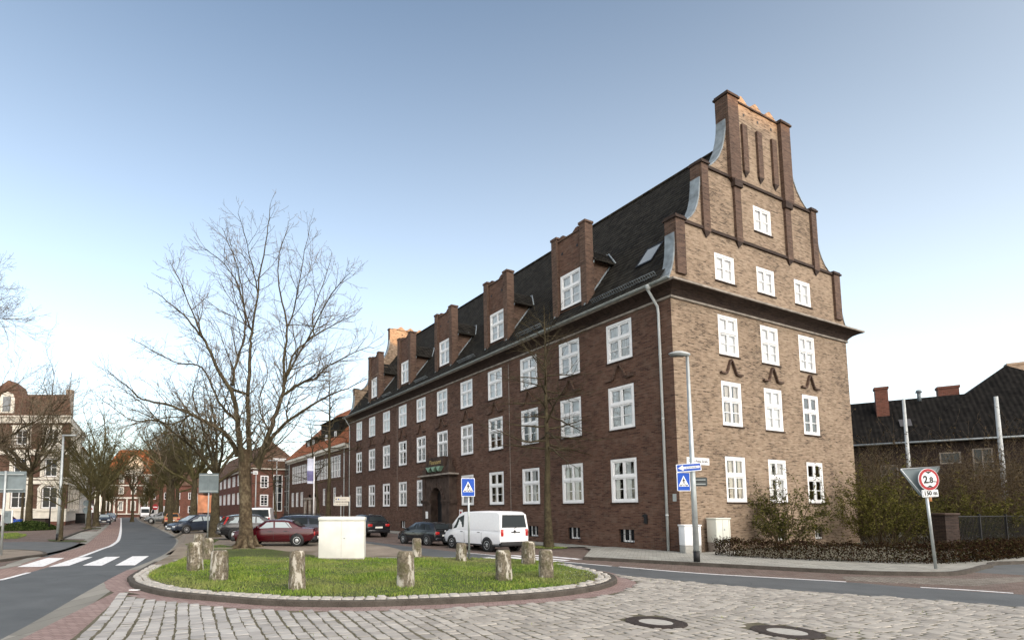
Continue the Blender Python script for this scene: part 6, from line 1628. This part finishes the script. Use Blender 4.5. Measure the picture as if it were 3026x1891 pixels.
# ================================================================== bollards, cabinets, signs, poles
m, nt, b = newmat('weathered_painted_stone', .9, .2)
ob = tc(nt)
mp = nt.nodes.new('ShaderNodeMapping'); mp.inputs['Scale'].default_value = (1.6, 1.6, .55); nt.links.new(ob, mp.inputs[0])
f = noise(nt, mp.outputs[0], 4.2, 6, .65); g_ = noise(nt, ob, 16, 4); h_ = noise(nt, ob, 2.3, 4)
stone_c = ramp(nt, g_, [(.3, (.075,.060,.042)), (.55, (.17,.145,.105)), (.75, (.27,.24,.19))])
sx = nt.nodes.new('ShaderNodeSeparateXYZ'); nt.links.new(ob, sx.inputs[0])
paint_f = ramp(nt, f, [(.53, (0,0,0)), (.60, (1,1,1))])
moss = mixc(nt, ramp(nt, h_, [(.48, (0,0,0)), (.62, (1,1,1))]), stone_c, (.085,.085,.035))
nt.links.new(mixc(nt, paint_f, moss, (.44,.41,.35)), b.inputs['Base Color']); bump(nt, b, mixc(nt, .5, f, g_), .8, .03)
M['bollard'] = m
from mathutils import noise as mnoise
def bollard(label, X, Y, top, z, seed, wpx=38, tilt=0.0):
    x, y = G(X, Y, z); h = (Y-top)/1262*y; r = wpx/2/1262*y
    t = thing('stone_bollard', label, 'bollard', (x, y, z), seed*.7, 'weathered stone bollards round the traffic island'); t.rotation_euler = (0, R(tilt), seed*.7)
    mb = MB(); n = 20; rows = 16; i0 = 0
    for k in range(rows+1):
        f_ = k/rows; rad = r*(1.02-.10*f_) if f_ < .9 else r*(.93-.16*((f_-.9)/.1)**1.6)
        for j in range(n):
            a = 2*math.pi*j/n; sq = 1/max(abs(math.cos(a)), abs(math.sin(a)))**.35
            q = Vector((math.cos(a)*rad*sq*.93, math.sin(a)*rad*sq*.93, h*f_)); nz = mnoise.noise(q*5 + Vector((seed*7.3,0,0))); n2 = mnoise.noise(q*14 + Vector((0,seed*3.1,0)))
            q *= 1 + .055*nz + .03*n2; q.z = h*f_ - .05*(k == 0) + .02*n2*(f_ > .85)
            mb.v.append(tuple(q))
    for k in range(rows):
        for j in range(n):
            a = k*n+j; b_ = k*n+(j+1)%n; mb.f.append((a,b_,b_+n,a+n)); mb.m.append(0); mb.sm.append(True)
    c = len(mb.v); mb.v.append((0,0,h+.012*seed%.02))
    for j in range(n): mb.f.append((rows*n+j, rows*n+(j+1)%n, c)); mb.m.append(0); mb.sm.append(True)
    mb.build('post', M['bollard'], t, uv=False)
for k, (X, Y, tp_, z, lab, wp) in enumerate((
   (461,1347,1282,.145,'tall stone bollard at the left end of the lawn, behind the leftmost front one',38), (491,1322,1272,.14,'stone bollard under the grey sign pole at the left end',26),
   (470,1290,1262,.14,'small mossy stone bollard farthest back at the left end',26), (517,1370,1302,.145,'leftmost front stone bollard with white paint on the lawn',43),
   (702,1391,1303,.145,'stone bollard on the lawn left of and in front of the white cabinet',42), (959,1385,1304,.145,'stone bollard in the front middle of the lawn, right of the cabinet',42),
   (985,1313,1272,.14,'small mossy stone bollard in front of the black hatchback',24), (1090,1325,1284,.14,'small stone bollard at the foot of the crossing sign pole',26),
   (1191,1370,1301,.145,'stone bollard below the rear of the white van',40), (1249,1333,1280,.145,'tall stone bollard behind the two right-hand ones',32), (1291,1364,1300,.145,'rightmost stone bollard on the lawn, streaked white',36))):
    bollard(lab, X, Y, tp_, z, k+1, wp, (-1.5, 1, 3, -1, .5, .8, -1, 1, -.8, 1.2, .6)[k])
M['cab_white'] = plain('weathered_cabinet_paint', (.68,.67,.61), .65, .13, 1.4)
# white cabinet on the island
bx_, by_ = G(806, 1322, .135)
cb = thing('utility_cabinet', 'large plain white utility cabinet with a lid on the lawn edge', 'utility cabinet', (bx_, by_, .135), -.05)
w2 = (859-752)/1262*by_/2; hh_ = (1322-1222)/1262*by_
a = MB(); a.bbox(-w2, 0, -.02, w2, .72, hh_-.16, .012); a.build('body', M['cab_white'], cb, uv=False)
a = MB(); a.bbox(-w2-.025, -.03, hh_-.16, w2+.025, .75, hh_-.02, .03); a.bbox(-w2+.05, .05, hh_-.03, w2-.05, .66, hh_, .012); a.build('lid', M['cab_white'], cb, uv=False)
a = MB(); a.lathe([(.03,-.01),(.03,.006),(.001,.008)], 10, (.12, 0, hh_*.5), 0, Matrix.Rotation(math.pi/2, 3, 'X')); a.build('lock', M['galv'], cb, uv=False)
a = MB(); a.box(-w2+.02, -.002, .0, w2-.02, .002, .06); a.box(-.003, -.003, .1, .003, .001, hh_-.18); a.build('seam', M['stone'], cb, uv=False)
# cabinets at the house corner
cx1, cy1 = G(1640, 1307, .10)
c1 = thing('utility_cabinet', 'narrow white utility cabinet on the pavement directly behind the street lamp', 'utility cabinet', (cx1, cy1, .10), .12)
a = MB(); a.bbox(-.40, 0, .34, .40, .42, 1.22, .02); a.bbox(-.43, -.03, 1.20, .43, .45, 1.28, .025); a.build('body', M['white'], c1, uv=False)
a = MB(); a.bbox(-.39, .01, -.02, .39, .41, .33, .01); a.build('plinth', M['concrete'], c1, uv=False)
u1 = HP(2.05, -.75)
c2 = thing('utility_cabinet', 'taller beige utility cabinet against the gable wall beside the white one', 'utility cabinet', (*u1, .10), TH-.1)
a = MB(); a.bbox(-.52, 0, .42, .40, .5, 1.52, .015); a.bbox(-.55, -.03, 1.50, .43, .53, 1.57, .02); a.build('body', M['grey_box'], c2, uv=False)
a = MB(); a.box(-.12, -.008, .46, -.112, .002, 1.48); a.box(.30, -.006, .46, .308, .002, 1.48); a.build('door_seam', M['stone'], c2, uv=False)
a = MB(); a.bbox(-.04, -.03, .98, .02, .0, 1.08, .008); a.build('handle', M['galv'], c2, uv=False)
a = MB(); a.bbox(-.5, .02, -.05, .38, .48, .42, .01); a.build('plinth', M['stone'], c2, uv=False)

# ---- sign builders (face towards -y local, x right, z up, origin panel centre)
def rrect(w_, h_, r_, n=5):
    P = []
    for cx, cz, a0 in ((w_/2-r_,h_/2-r_,0),(-w_/2+r_,h_/2-r_,90),(-w_/2+r_,-h_/2+r_,180),(w_/2-r_,-h_/2+r_,270)):
        for k in range(n+1): a_ = R(a0+90*k/n); P.append((cx+r_*math.cos(a_), cz+r_*math.sin(a_)))
    return P
def plate(mb, poly, y0, y1, mi=0): mb.prism(poly, lambda u, v_, d: (u, d, v_), y0, y1, mi)
def crossing_panel(parent, loc, rz, s):
    a = MB(); plate(a, rrect(s*1.06, s*1.42, .05*s), 0, .02); pn = a.build('sign_panel', M['sign_white'], parent, loc, (0,0,rz))
    a = MB(); plate(a, rrect(s*.97, s*1.33, .04*s), -.004, .0); a.build('blue_field', M['blue'], pn)
    a = MB(); plate(a, [(-s*.42,-s*.36),(s*.42,-s*.36),(0,s*.46)], -.008, -.004); a.build('white_triangle', M['sign_white'], pn)
    a = MB(); k = s
    plate(a, [(.045*k*math.cos(q*.785), .235*k+.045*k*math.sin(q*.785)) for q in range(8)], -.012, -.008)            # head
    plate(a, [(-.05*k,.18*k),(.055*k,.18*k),(.045*k,-.02*k),(-.035*k,-.02*k)], -.012, -.008)
    for P in ([(-.03*k,-.02*k),(.01*k,-.02*k),(-.10*k,-.30*k),(-.145*k,-.30*k)], [(.005*k,-.02*k),(.045*k,-.02*k),(.15*k,-.30*k),(.105*k,-.30*k)], [(-.05*k,.17*k),(-.03*k,.13*k),(-.11*k,.0),(-.135*k,.02*k)], [(.05*k,.17*k),(.035*k,.12*k),(.12*k,.02*k),(.14*k,.05*k)]):
        plate(a, P, -.012, -.008)
    for x in (-.29,-.20,.0,.19,.28): plate(a, [((x-.035)*k*1.08,-.33*k),((x+.035)*k*1.08,-.33*k),((x+.03)*k,-.23*k),((x-.03)*k,-.23*k)], -.0115, -.008)
    a.build('pedestrian_symbol', M['black'], pn)
    return pn
def post(parent, r_, h_, taper=1.0, mat='galv'):
    a = MB(); a.tube([(0,0,-.05),(0,0,h_)], [r_, r_*taper], 12); return a.build('pole', M[mat], parent, uv=False)
# crossing sign before the van
px, py = G(1109, 1322, .13)
s1 = thing('crossing_sign', 'blue pedestrian crossing sign on a grey pole in front of the white van', 'traffic sign', (px, py, .13), 0)
hp = (1322-1133)/1262*py; post(s1, .038, hp-.05)
crossing_panel(s1, (-.02, -.06, hp-.33), R(4), .50)
# street lamp with its signs
lx, ly = G(1647, 1327, .10); hl_ = 7.98
lamp = thing('street_lamp', 'tall pale street lamp with dark foot and flat head at the house corner', 'street lamp', (lx, ly, .10), 0)
a = MB(); a.tube([(0,0,-.05),(0,0,2.6),(0,0,hl_-.1)], [.105,.092,.055], 14); a.build('pole', M['galv'], lamp, uv=False)
a = MB(); a.tube([(0,0,-.04),(0,0,.40)], [.112,.112], 14); a.build('foot', M['black'], lamp, uv=False)
hd = MB(); secs = []
for x, w_, zt, zb in ((.10,.05,.05,-.02),(.0,.12,.09,-.05),(-.25,.19,.14,-.06),(-.45,.18,.13,-.04),(-.62,.10,.07,-.01),(-.68,.03,.03,.01)):
    secs.append([(x*math.cos(.0), w_*.2, zb),(x, w_*.8, zb+.01),(x, w_, (zb+zt)*.4),(x, w_*.7, zt*.85),(x, w_*.25, zt),(x, 0, zt)])
loft(hd, secs); ho = hd.build('lamp_head', M['galv'], lamp, loc=(0,0,hl_-.08), rot=(0,R(4),R(-8)), weld=True, angle=40, uv=False)
a = MB(); a.bbox(-.60, -.12, -.075, -.12, .12, -.045, .012); a.build('lens', dark_glass('lamp_lens', (.10,.11,.11)), ho, uv=False)
def at_lamp(y): return (1206.6-y)/1262*ly + EYE - .10
ow = thing('one_way_sign', 'blue one-way arrow sign fixed to the street lamp', 'traffic sign', (lx-.22, ly-.14, .10+at_lamp(1105)), R(-6))
ow.rotation_euler = (0, R(-4.5), R(-6))
a = MB(); plate(a, rrect(.90, .30, .03), 0, .02); pn = a.build('sign_panel', M['sign_white'], ow)
a = MB(); plate(a, rrect(.84, .25, .02), -.004, 0); a.build('blue_field', M['blue'], pn)
a = MB(); plate(a, [(-.39,0),(-.20,.11),(-.20,.045),(.39,.045),(.39,-.045),(-.20,-.045),(-.20,-.11)], -.008, -.004); a.build('arrow', M['sign_white'], pn)
text_mesh('Einbahnstraße', .072, M['black'], 'lettering', pn, (.09, -.010, 0), (math.pi/2,0,0), sx=.95, ext=.002)
cs = thing('crossing_sign', 'blue pedestrian crossing sign mounted on the left of the street lamp', 'traffic sign', (lx-.40, ly-.05, .10+at_lamp(1138)), R(6))
crossing_panel(cs, (0, -.02, 0), 0, .50)
a = MB(); 
for z in (-.25,.25): a.box(0, .0, z-.02, .42, .03, z+.02)
a.build('bracket', M['galv'], cs, uv=False)
gs_ = thing('small_sign', 'small dark grey sign back on the right of the street lamp', 'sign', (lx+.32, ly+.02, .10+at_lamp(1138)), R(-20))
a = MB(); plate(a, rrect(.40, .34, .05), 0, .02); pn = a.build('sign_panel', plain('dark_sign_back', (.055,.062,.062), .5, .2, 4), gs_)
a = MB(); a.box(-.2,-.03,.06,.14,-.005,.085); a.box(-.2,-.03,-.10,.14,-.005,-.075); a.build('bracket', M['galv'], pn)
# height limit sign
hx_, hy_ = G(2212, 1343, .10); dz = lambda y: (1206.6-y)/1262*hy_ + EYE - .10
hs = thing('height_limit_sign', 'round red-ringed 2.8 m limit sign over a 150 m plate on leaning pole', 'traffic sign', (hx_, hy_, .10), 0)
hs.rotation_euler = (0, R(-2.6), 0)
post(hs, .042, dz(1112)); zc_ = dz(1133)
a = MB(); n = 36; rw_ = .37; plate(a, [(rw_*math.cos(2*math.pi*k/n), rw_*math.sin(2*math.pi*k/n)) for k in range(n)], -.09, -.07); pn = a.build('round_panel', M['sign_white'], hs, (0.05,0,zc_), (0,0,R(4)))
a = MB(); plate(a, [(.357*math.cos(2*math.pi*k/n), .357*math.sin(2*math.pi*k/n)) for k in range(n)], -.094, -.09); a.build('red_ring', M['sign_red'], pn)
a = MB(); plate(a, [(.272*math.cos(2*math.pi*k/n), .272*math.sin(2*math.pi*k/n)) for k in range(n)], -.098, -.094); a.build('white_disc', M['sign_white'], pn)
a = MB(); plate(a, [(-.12,.262),(.12,.262),(0,.185)], -.102, -.098); plate(a, [(-.12,-.262),(.12,-.262),(0,-.185)], -.102, -.098); a.build('marker', M['black'], pn)
text_mesh('2', .34, M['black'], 'lettering', pn, (-.13, -.101, -.01), (math.pi/2,0,0), sx=.95, ext=.002, bold=.012)
text_mesh('.8', .27, M['black'], 'lettering', pn, (.045, -.101, -.03), (math.pi/2,0,0), sx=.95, ext=.002, bold=.010)
text_mesh('m', .14, M['black'], 'lettering', pn, (.20, -.101, -.075), (math.pi/2,0,0), ext=.002)
a = MB(); plate(a, rrect(.58, .24, .02), -.08, -.06); pl_ = a.build('distance_plate', M['sign_white'], hs, (.05,0,dz(1165.5)), (0,0,R(4)))
a = MB(); plate(a, rrect(.54, .20, .015), -.084, -.08); fr_ = a.build('plate_border', M['sign_grey'], pl_)
a = MB(); plate(a, rrect(.52, .18, .015), -.088, -.084); a.build('plate_field', M['sign_white'], pl_)
text_mesh('150 m', .19, M['black'], 'lettering', pl_, (0, -.091, 0), (math.pi/2,0,0), ext=.002, bold=.007)
a = MB(); a.bbox(.03,-.05,dz(1185),.12,.04,dz(1172),.01); a.build('sticker_box', M['p_orange'], hs, uv=False)
yb = thing('give_way_sign', 'grey back of a give-way triangle on the height limit pole', 'traffic sign', (hx_-.19, hy_+.07, .10+dz(1120)), R(-8))
a = MB(); plate(a, [(-.55,.18),(.55,.26),(.49,.28) ,(-.49,.22)][:0] or [(-.56,.20),(.56,.26),(.60,.20),(.06,-.72),(-.06,-.72),(-.59,.13)], 0, .02); pn = a.build('sign_panel', M['sign_grey'], yb)
a = MB(); a.tube([(-.58,-.01,.18),(.58,-.01,.25),(.02,-.01,-.72),(-.58,-.01,.18)], .016, 6); a.build('rim', M['sign_white'], yb, uv=False)
# flagpoles
for X, Yb, top, d, lab in ((2160,1250,940,45,'pale tapered flagpole rising from the bushes behind the height limit sign'), (2386,1275,934,36.5,'pale tapered flagpole before the dark building at the right')):
    p_ = AT(X, Yb, d); h_ = (1206.6-top)/1262*d+EYE
    t = thing('flagpole', lab, 'flagpole', (p_.x, p_.y, 0), 0, 'flagpoles by the dark building'); a = MB(); a.tube([(0,0,-.05),(0,0,h_*.25),(0,0,h_)], [.15,.15,.105], 12); a.build('pole', M['pipe'], t, uv=False)
    a = MB(); a.lathe([(.16,0),(.19,.02),(.19,.10),(.15,.13)], 12, (0,0,0)); a.build('base_collar', M['galv'], t, uv=False)
# fence and gate pillar behind the hedge on the right
fx = [AT(2252,1280,26.5), AT(2440,1280,29.5)]; d_ = Vector((fx[1].x-fx[0].x, fx[1].y-fx[0].y)); Lf = d_.length
fe = thing('metal_fence', 'dark bar fence behind the hedge at the right edge', 'fence', (fx[0].x, fx[0].y, 0), math.atan2(d_.y, d_.x))
a = MB(); 
for z in (.25, 1.70): a.box(0,-.02,z,Lf,.02,z+.05)
x = 0
while x < Lf: a.box(x-.01,-.01,.2,x+.01,.01,1.72); x += .13
a.build('bars', M['black'], fe, uv=False)
for k in range(4): a = MB(); a.box(k*Lf/3-.04,-.04,0,k*Lf/3+.04,.04,1.85); a.build('post', M['black'], fe, uv=False)
gp_ = AT(2235,1290,26)
t = thing('gate_pillar', 'dark brick gate pillar behind the hedge near the height limit sign', 'pillar', (gp_.x, gp_.y, 0), .1)
a = MB(); a.box(-.36,-.36,0,.36,.36,1.78); a.build('shaft', M['brick_dark'], t); a = MB(); a.bbox(-.42,-.42,1.78,.42,.42,1.90,.03); a.build('cap', M['stone_dark'], t, uv=False)
# grey sign backs
sx_, sy_ = G(490, 1284, .28)
t = thing('traffic_sign', 'grey back of a double sign panel on a thin pole near the plane tree', 'traffic sign', (sx_, sy_, .25), 0); hp = (1284-1118)/1262*sy_; post(t, .035, hp)
wd = (514-467)/1262*sy_; hg = (1165-1119)/1262*sy_
for s in (-1, 1):
    a = MB(); plate(a, rrect(wd/2-.01, hg, .02), .0, .015); a.build('sign_panel', M['sign_grey'], t, (s*wd/4, -.05, hp-hg/2))
a = MB(); a.box(-wd/2+.05,-.07,hp-.12,wd/2-.05,-.05,hp-.08); a.box(-wd/2+.05,-.07,hp-hg+.08,wd/2-.05,-.05,hp-hg+.12); a.build('bracket', M['galv'], t, uv=False)
sx_, sy_ = G(2, 1312, .1)
t = thing('traffic_sign', 'large blue grey sign back cut by the left edge of the frame', 'traffic sign', (sx_, sy_, .1), 0); hp = (1312-1114)/1262*sy_; post(t, .05, hp)
a = MB(); plate(a, rrect(1.75, .92, .03), 0, .02); a.build('sign_panel', M['sign_grey'], t, (-.05, .07, hp-.47), (0,0,R(2)))
a = MB(); 
for z in (hp-.15, hp-.80): a.box(-.85,-.0,z-.02,.78,.05,z+.02)
a.build('bracket', M['galv'], t, uv=False)
# information board, bins, bicycle, posts on the left
p_ = AT(17, 1243, 57); t = thing('information_board', 'pale information board on two white posts near the left edge', 'notice board', (p_.x, p_.y, 0), .15)
for x in (-.55, .42): a = MB(); a.box(x-.05,-.05,0,x+.05,.05,2.1); a.build('post', M['white'], t, uv=False)
a = MB(); a.box(-.5,-.03,.7,.37,.03,2.0); pn = a.build('board', M['sign_grey'], t, uv=False)
a = MB()
for k in range(4): a.box(-.3,-.036,1.75-k*.12,.05,-.03,1.78-k*.12)
a.build('text_lines', M['black'], pn, uv=False)
p_ = AT(42, 1240, 60); t = thing('recycling_bin', 'bright blue wheelie bin beside the thin tree at the left', 'bin', (p_.x, p_.y, 0), .2)
a = MB(); a.bbox(-.33,-.35,.08,.33,.35,1.0,.04); a.build('body', M['blue'], t, uv=False); a = MB(); a.bbox(-.36,-.40,1.0,.36,.38,1.08,.03); a.build('lid', M['blue'], t, uv=False)
p_ = AT(92, 1241, 66); t = thing('bin_enclosure', 'long dark brown bin box against the white plinth of the ornate house', 'bin box', (p_.x, p_.y, 0), 0)
a = MB(); a.bbox(-1.0,-.4,0,1.0,.4,1.0,.03); a.build('body', M['brick_dark'], t, uv=False); a = MB(); a.bbox(-1.06,-.46,1.0,1.06,.46,1.08,.02); a.build('lid', M['black'], t, uv=False)
p_ = AT(196, 1236, 80); t = thing('rubbish_container', 'black waste container on the pavement beyond the ornate house', 'container', (p_.x, p_.y, 0), .3)
a = MB(); a.bbox(-.9,-.6,.15,.9,.6,1.5,.06); a.build('body', M['black'], t, uv=False); a = MB(); a.bbox(-.95,-.65,1.5,.95,.65,1.65,.06); a.build('lid', M['black'], t, uv=False)
p_ = AT(29, 1242, 58); t = thing('bicycle', 'bicycle leaning behind the information board at the left', 'bicycle', (p_.x, p_.y, 0), .2)
for x in (-.52, .52):
    a = MB(); a.tube([(x+.33*math.cos(k*math.pi/10), 0, .34+.33*math.sin(k*math.pi/10)) for k in range(21)], .02, 6, caps=False); wo = a.build('wheel', M['tyre'], t, uv=False)
    a = MB(); a.tube([(x+.31*math.cos(k*math.pi/10), 0, .34+.31*math.sin(k*math.pi/10)) for k in range(21)], .012, 5, caps=False); a.build('rim', M['alloy'], wo, uv=False)
a = MB(); 
for q in ([(-.52,0,.34),(-.05,0,.32)],[(-.05,0,.32),(-.2,0,.86)],[(-.2,0,.80),(-.52,0,.34)],[(-.05,0,.32),(.40,0,.78)],[(-.18,0,.78),(.38,0,.84)],[(.36,0,.95),(.52,0,.34)]): a.tube(q, .018, 6)
a.build('frame', M['black'], t, uv=False)
a = MB(); a.tube([(.36,-.28,.98),(.34,0,1.0),(.36,.28,.98)], .014, 6); a.build('handlebar', M['alloy'], t, uv=False)
a = MB(); a.bbox(-.34,-.08,.86,-.08,.08,.92,.025); a.build('saddle', M['black'], t, uv=False)
p_ = AT(116, 1252, 56.5); t = thing('dark_post', 'slim black post on the pavement before the ornate house', 'post', (p_.x, p_.y, 0), 0); a = MB(); a.tube([(0,0,0),(0,0,3.3)], [.085,.06], 8); a.build('shaft', M['black'], t, uv=False); a = MB(); a.lathe([(.06,0),(.11,.03),(.11,.25),(.05,.32)], 8, (0,0,3.3)); a.build('cap', M['black'], t, uv=False)
lx2, ly2 = G(137, 1277, .02)
t = thing('street_lamp', 'pale street lamp with a thin flat arm in front of the ornate house', 'street lamp', (lx2, ly2, .02), 0)
a = MB(); a.tube([(0,0,0),(0,0,2.4),(0,0,7.1)], [.13,.10,.06], 12); a.build('pole', M['galv'], t, uv=False)
a = MB(); a.tube([(0,0,-.02),(0,0,.45)], [.14,.14], 12); a.build('foot', M['black'], t, uv=False)
a = MB(); a.bbox(-.05,-.09,7.02,.85,.09,7.12,.03); a.build('lamp_head', M['galv'], t, uv=False)
for X, Y, d, lab, hd_ in ((652,1228,66,'pale street lamp with a short arm in front of the glazed stair tower',8.2), (603,1230,62,'thin pale street lamp before the end wall of the brick wing',6.4)):
    p_ = AT(X, Y, d); t = thing('street_lamp', lab, 'street lamp', (p_.x, p_.y, .0), 0)
    a = MB(); a.tube([(0,0,0),(0,0,hd_)], [.09,.05], 10); a.build('pole', M['galv'], t, uv=False); a = MB(); a.bbox(-1.1,-.1,hd_-.04,.06,.1,hd_+.08,.03); a.build('lamp_head', M['galv'], t, uv=False)
# no-entry sign, other small signs
p_ = AT(366, 1238, 72); t = thing('no_entry_sign', 'red no-entry sign between the avenue trees', 'traffic sign', (p_.x, p_.y, LOTZ-.05), 0); post(t, .04, 2.6)
a = MB(); plate(a, [(.38*math.cos(k*.2618), .38*math.sin(k*.2618)) for k in range(24)], -.07, -.05); pn = a.build('sign_panel', M['sign_red'], t, (0,0,2.25)); a = MB(); plate(a, [(-.28,-.06),(.28,-.06),(.28,.06),(-.28,.06)], -.075, -.07); a.build('white_bar', M['sign_white'], pn)
p_ = AT(202, 1247, 60); t = thing('traffic_sign', 'two round grey sign backs on one pole before the left trees', 'traffic sign', (p_.x, p_.y, 0), 0); post(t, .04, 3.2)
for z in (2.85, 2.05): a = MB(); plate(a, [(.36*math.cos(k*.2618), .36*math.sin(k*.2618)) for k in range(24)], .05, .07); a.build('sign_panel', M['sign_grey'], t, (0,-.1,z))
p_ = AT(214, 1244, 64); t = thing('traffic_sign', 'white warning sign with a small red triangle on the left pavement', 'traffic sign', (p_.x, p_.y, 0), 0); post(t, .04, 2.7)
a = MB(); plate(a, rrect(.6,.8,.04), -.07, -.05); pn = a.build('sign_panel', M['sign_white'], t, (0,0,2.2)); a = MB(); plate(a, [(-.2,-.05),(.2,-.05),(0,.28)], -.075, -.07); a.build('triangle', M['sign_red'], pn)
# way-finding board, flag, banner
p_ = AT(808, 1228, 50); t = thing('direction_sign', 'two pale direction boards pointing left on grey posts before the brick facade', 'direction sign', (p_.x, p_.y, .0), R(3))
for x in (-.1, .72): a = MB(); a.tube([(x,.03,0),(x,.03,3.45)], .04, 8); a.build('post', M['pipe'], t, uv=False)
k_ = 50/1262
a = MB(); plate(a, [(-17.5*k_,0),(18*k_,0),(18*k_,11*k_),(-17.5*k_,11*k_)], -.03, 0); pn = a.build('board', M['cream'], t, (0,0,2+22*k_), (0,0,0))
a = MB(); plate(a, [(-15.5*k_,5.5*k_),(-13.2*k_,7.4*k_),(-13.2*k_,6.1*k_),(-11.8*k_,6.1*k_),(-11.8*k_,4.9*k_),(-13.2*k_,4.9*k_),(-13.2*k_,3.6*k_)], -.035, -.03)
a.build('arrow', M['black'], pn)
a = MB(); plate(a, [((-8+1.6*math.cos(q*.628))*k_, (5.4+1.6*math.sin(q*.628))*k_) for q in range(10)], -.035, -.03); a.build('symbol', M['blue'], pn)
a = MB()
for x0, x1 in ((-5,-1),(-.4,3),(3.6,9)): plate(a, [(x0*k_,4.9*k_),(x1*k_,4.9*k_),(x1*k_,5.7*k_),(x0*k_,5.7*k_)], -.034, -.03)
a.build('text_lines', M['stone'], pn)
a = MB(); plate(a, [(-20.5*k_,4.5*k_),(-17.5*k_,8*k_),(-16*k_,8.2*k_),(14.5*k_,8.2*k_),(14.5*k_,0),(-17.8*k_,0)], -.06, -.03); pn = a.build('board', M['cream'], t, (0,0,2+12.2*k_))
a = MB()
for x0, x1 in ((-12,-9.5),(-7,-2),(-1.4,4),(4.6,11)): plate(a, [(x0*k_,3.6*k_),(x1*k_,3.6*k_),(x1*k_,4.5*k_),(x0*k_,4.5*k_)], -.064, -.06)
a.build('text_lines', M['stone'], pn)
p_ = AT(741, 1232, 53); t = thing('flagpole', 'white flagpole with a hanging white and violet flag before the entrance', 'flagpole', (p_.x, p_.y, 0), 0)
a = MB(); a.tube([(0,0,0),(0,0,7.4)], [.09,.06], 10); a.build('pole', M['white'], t, uv=False)
a = MB(); n = 10
for k in range(n):
    z0, z1 = 7.2-2.5*k/n, 7.2-2.5*(k+1)/n; f0, f1 = .10*math.sin(k*.8), .10*math.sin((k+1)*.8)
    for j in range(4):
        x0, x1 = -.06-.16*j, -.06-.16*(j+1); y0_, y1_ = .10*math.sin(j*1.6), .10*math.sin((j+1)*1.6); mi = 1 if 5 <= k <= 8 else 0
        a.face([(x0,y0_+f0,z0),(x1,y1_+f0,z0),(x1,y1_+f1,z1),(x0,y0_+f1,z1)], mi, True)
a.build('flag', [plain('white_flag_cloth', (.62,.64,.75), .8, .1, 3), plain('violet_flag_cloth', (.20,.19,.36), .8, .2, 3)], t, uv=False)
p_ = AT(485, 1235, 56); t = thing('banner', 'orange construction banner hung between two posts behind the grey sign backs', 'banner', (p_.x, p_.y, LOTZ), .1)
for x in (-.85,.85): a = MB(); a.tube([(x,0,0),(x,0,3.5)], .03, 6); a.build('post', M['galv'], t, uv=False)
a = MB(); n = 12
for k in range(n):
    for j in range(8):
        def W(i_, j_): x = -.85+1.7*i_/n; z = 1.55+1.85*j_/8; return (x, .10*math.sin(i_*.9+j_*.5)*(1-abs(i_/n-.5)), z - .10*math.sin(math.pi*i_/n)*(1 if j_ == 8 else .3))
        a.face([W(k,j),W(k+1,j),W(k+1,j+1),W(k,j+1)], 0, True)
a.build('cloth', plain('orange_banner_cloth', (.55,.24,.13), .7, .25, 1.5), t, uv=False)
# litter on the paving
for k, (X, Y, w_, lab) in enumerate(((672,1427,.10,'crumpled white paper scrap below the island kerb'), (318,1397,.13,'flat white paper strip on the red paving at the left'))):
    x, y = G(X, Y); t = MB(); t.prism([(-w_,-.03),(w_*.9,-.04),(w_,.02),(-w_*.8,.03)], lambda u, v_, d: (u, v_, d), .016 if w_ > .2 else .03, .022 if w_ > .2 else .05); o = t.build('paper_scrap', M['sign_white'], None, (x, y, 0), uv=False); tag(o, lab, 'litter')
bpy.context.view_layer.update()
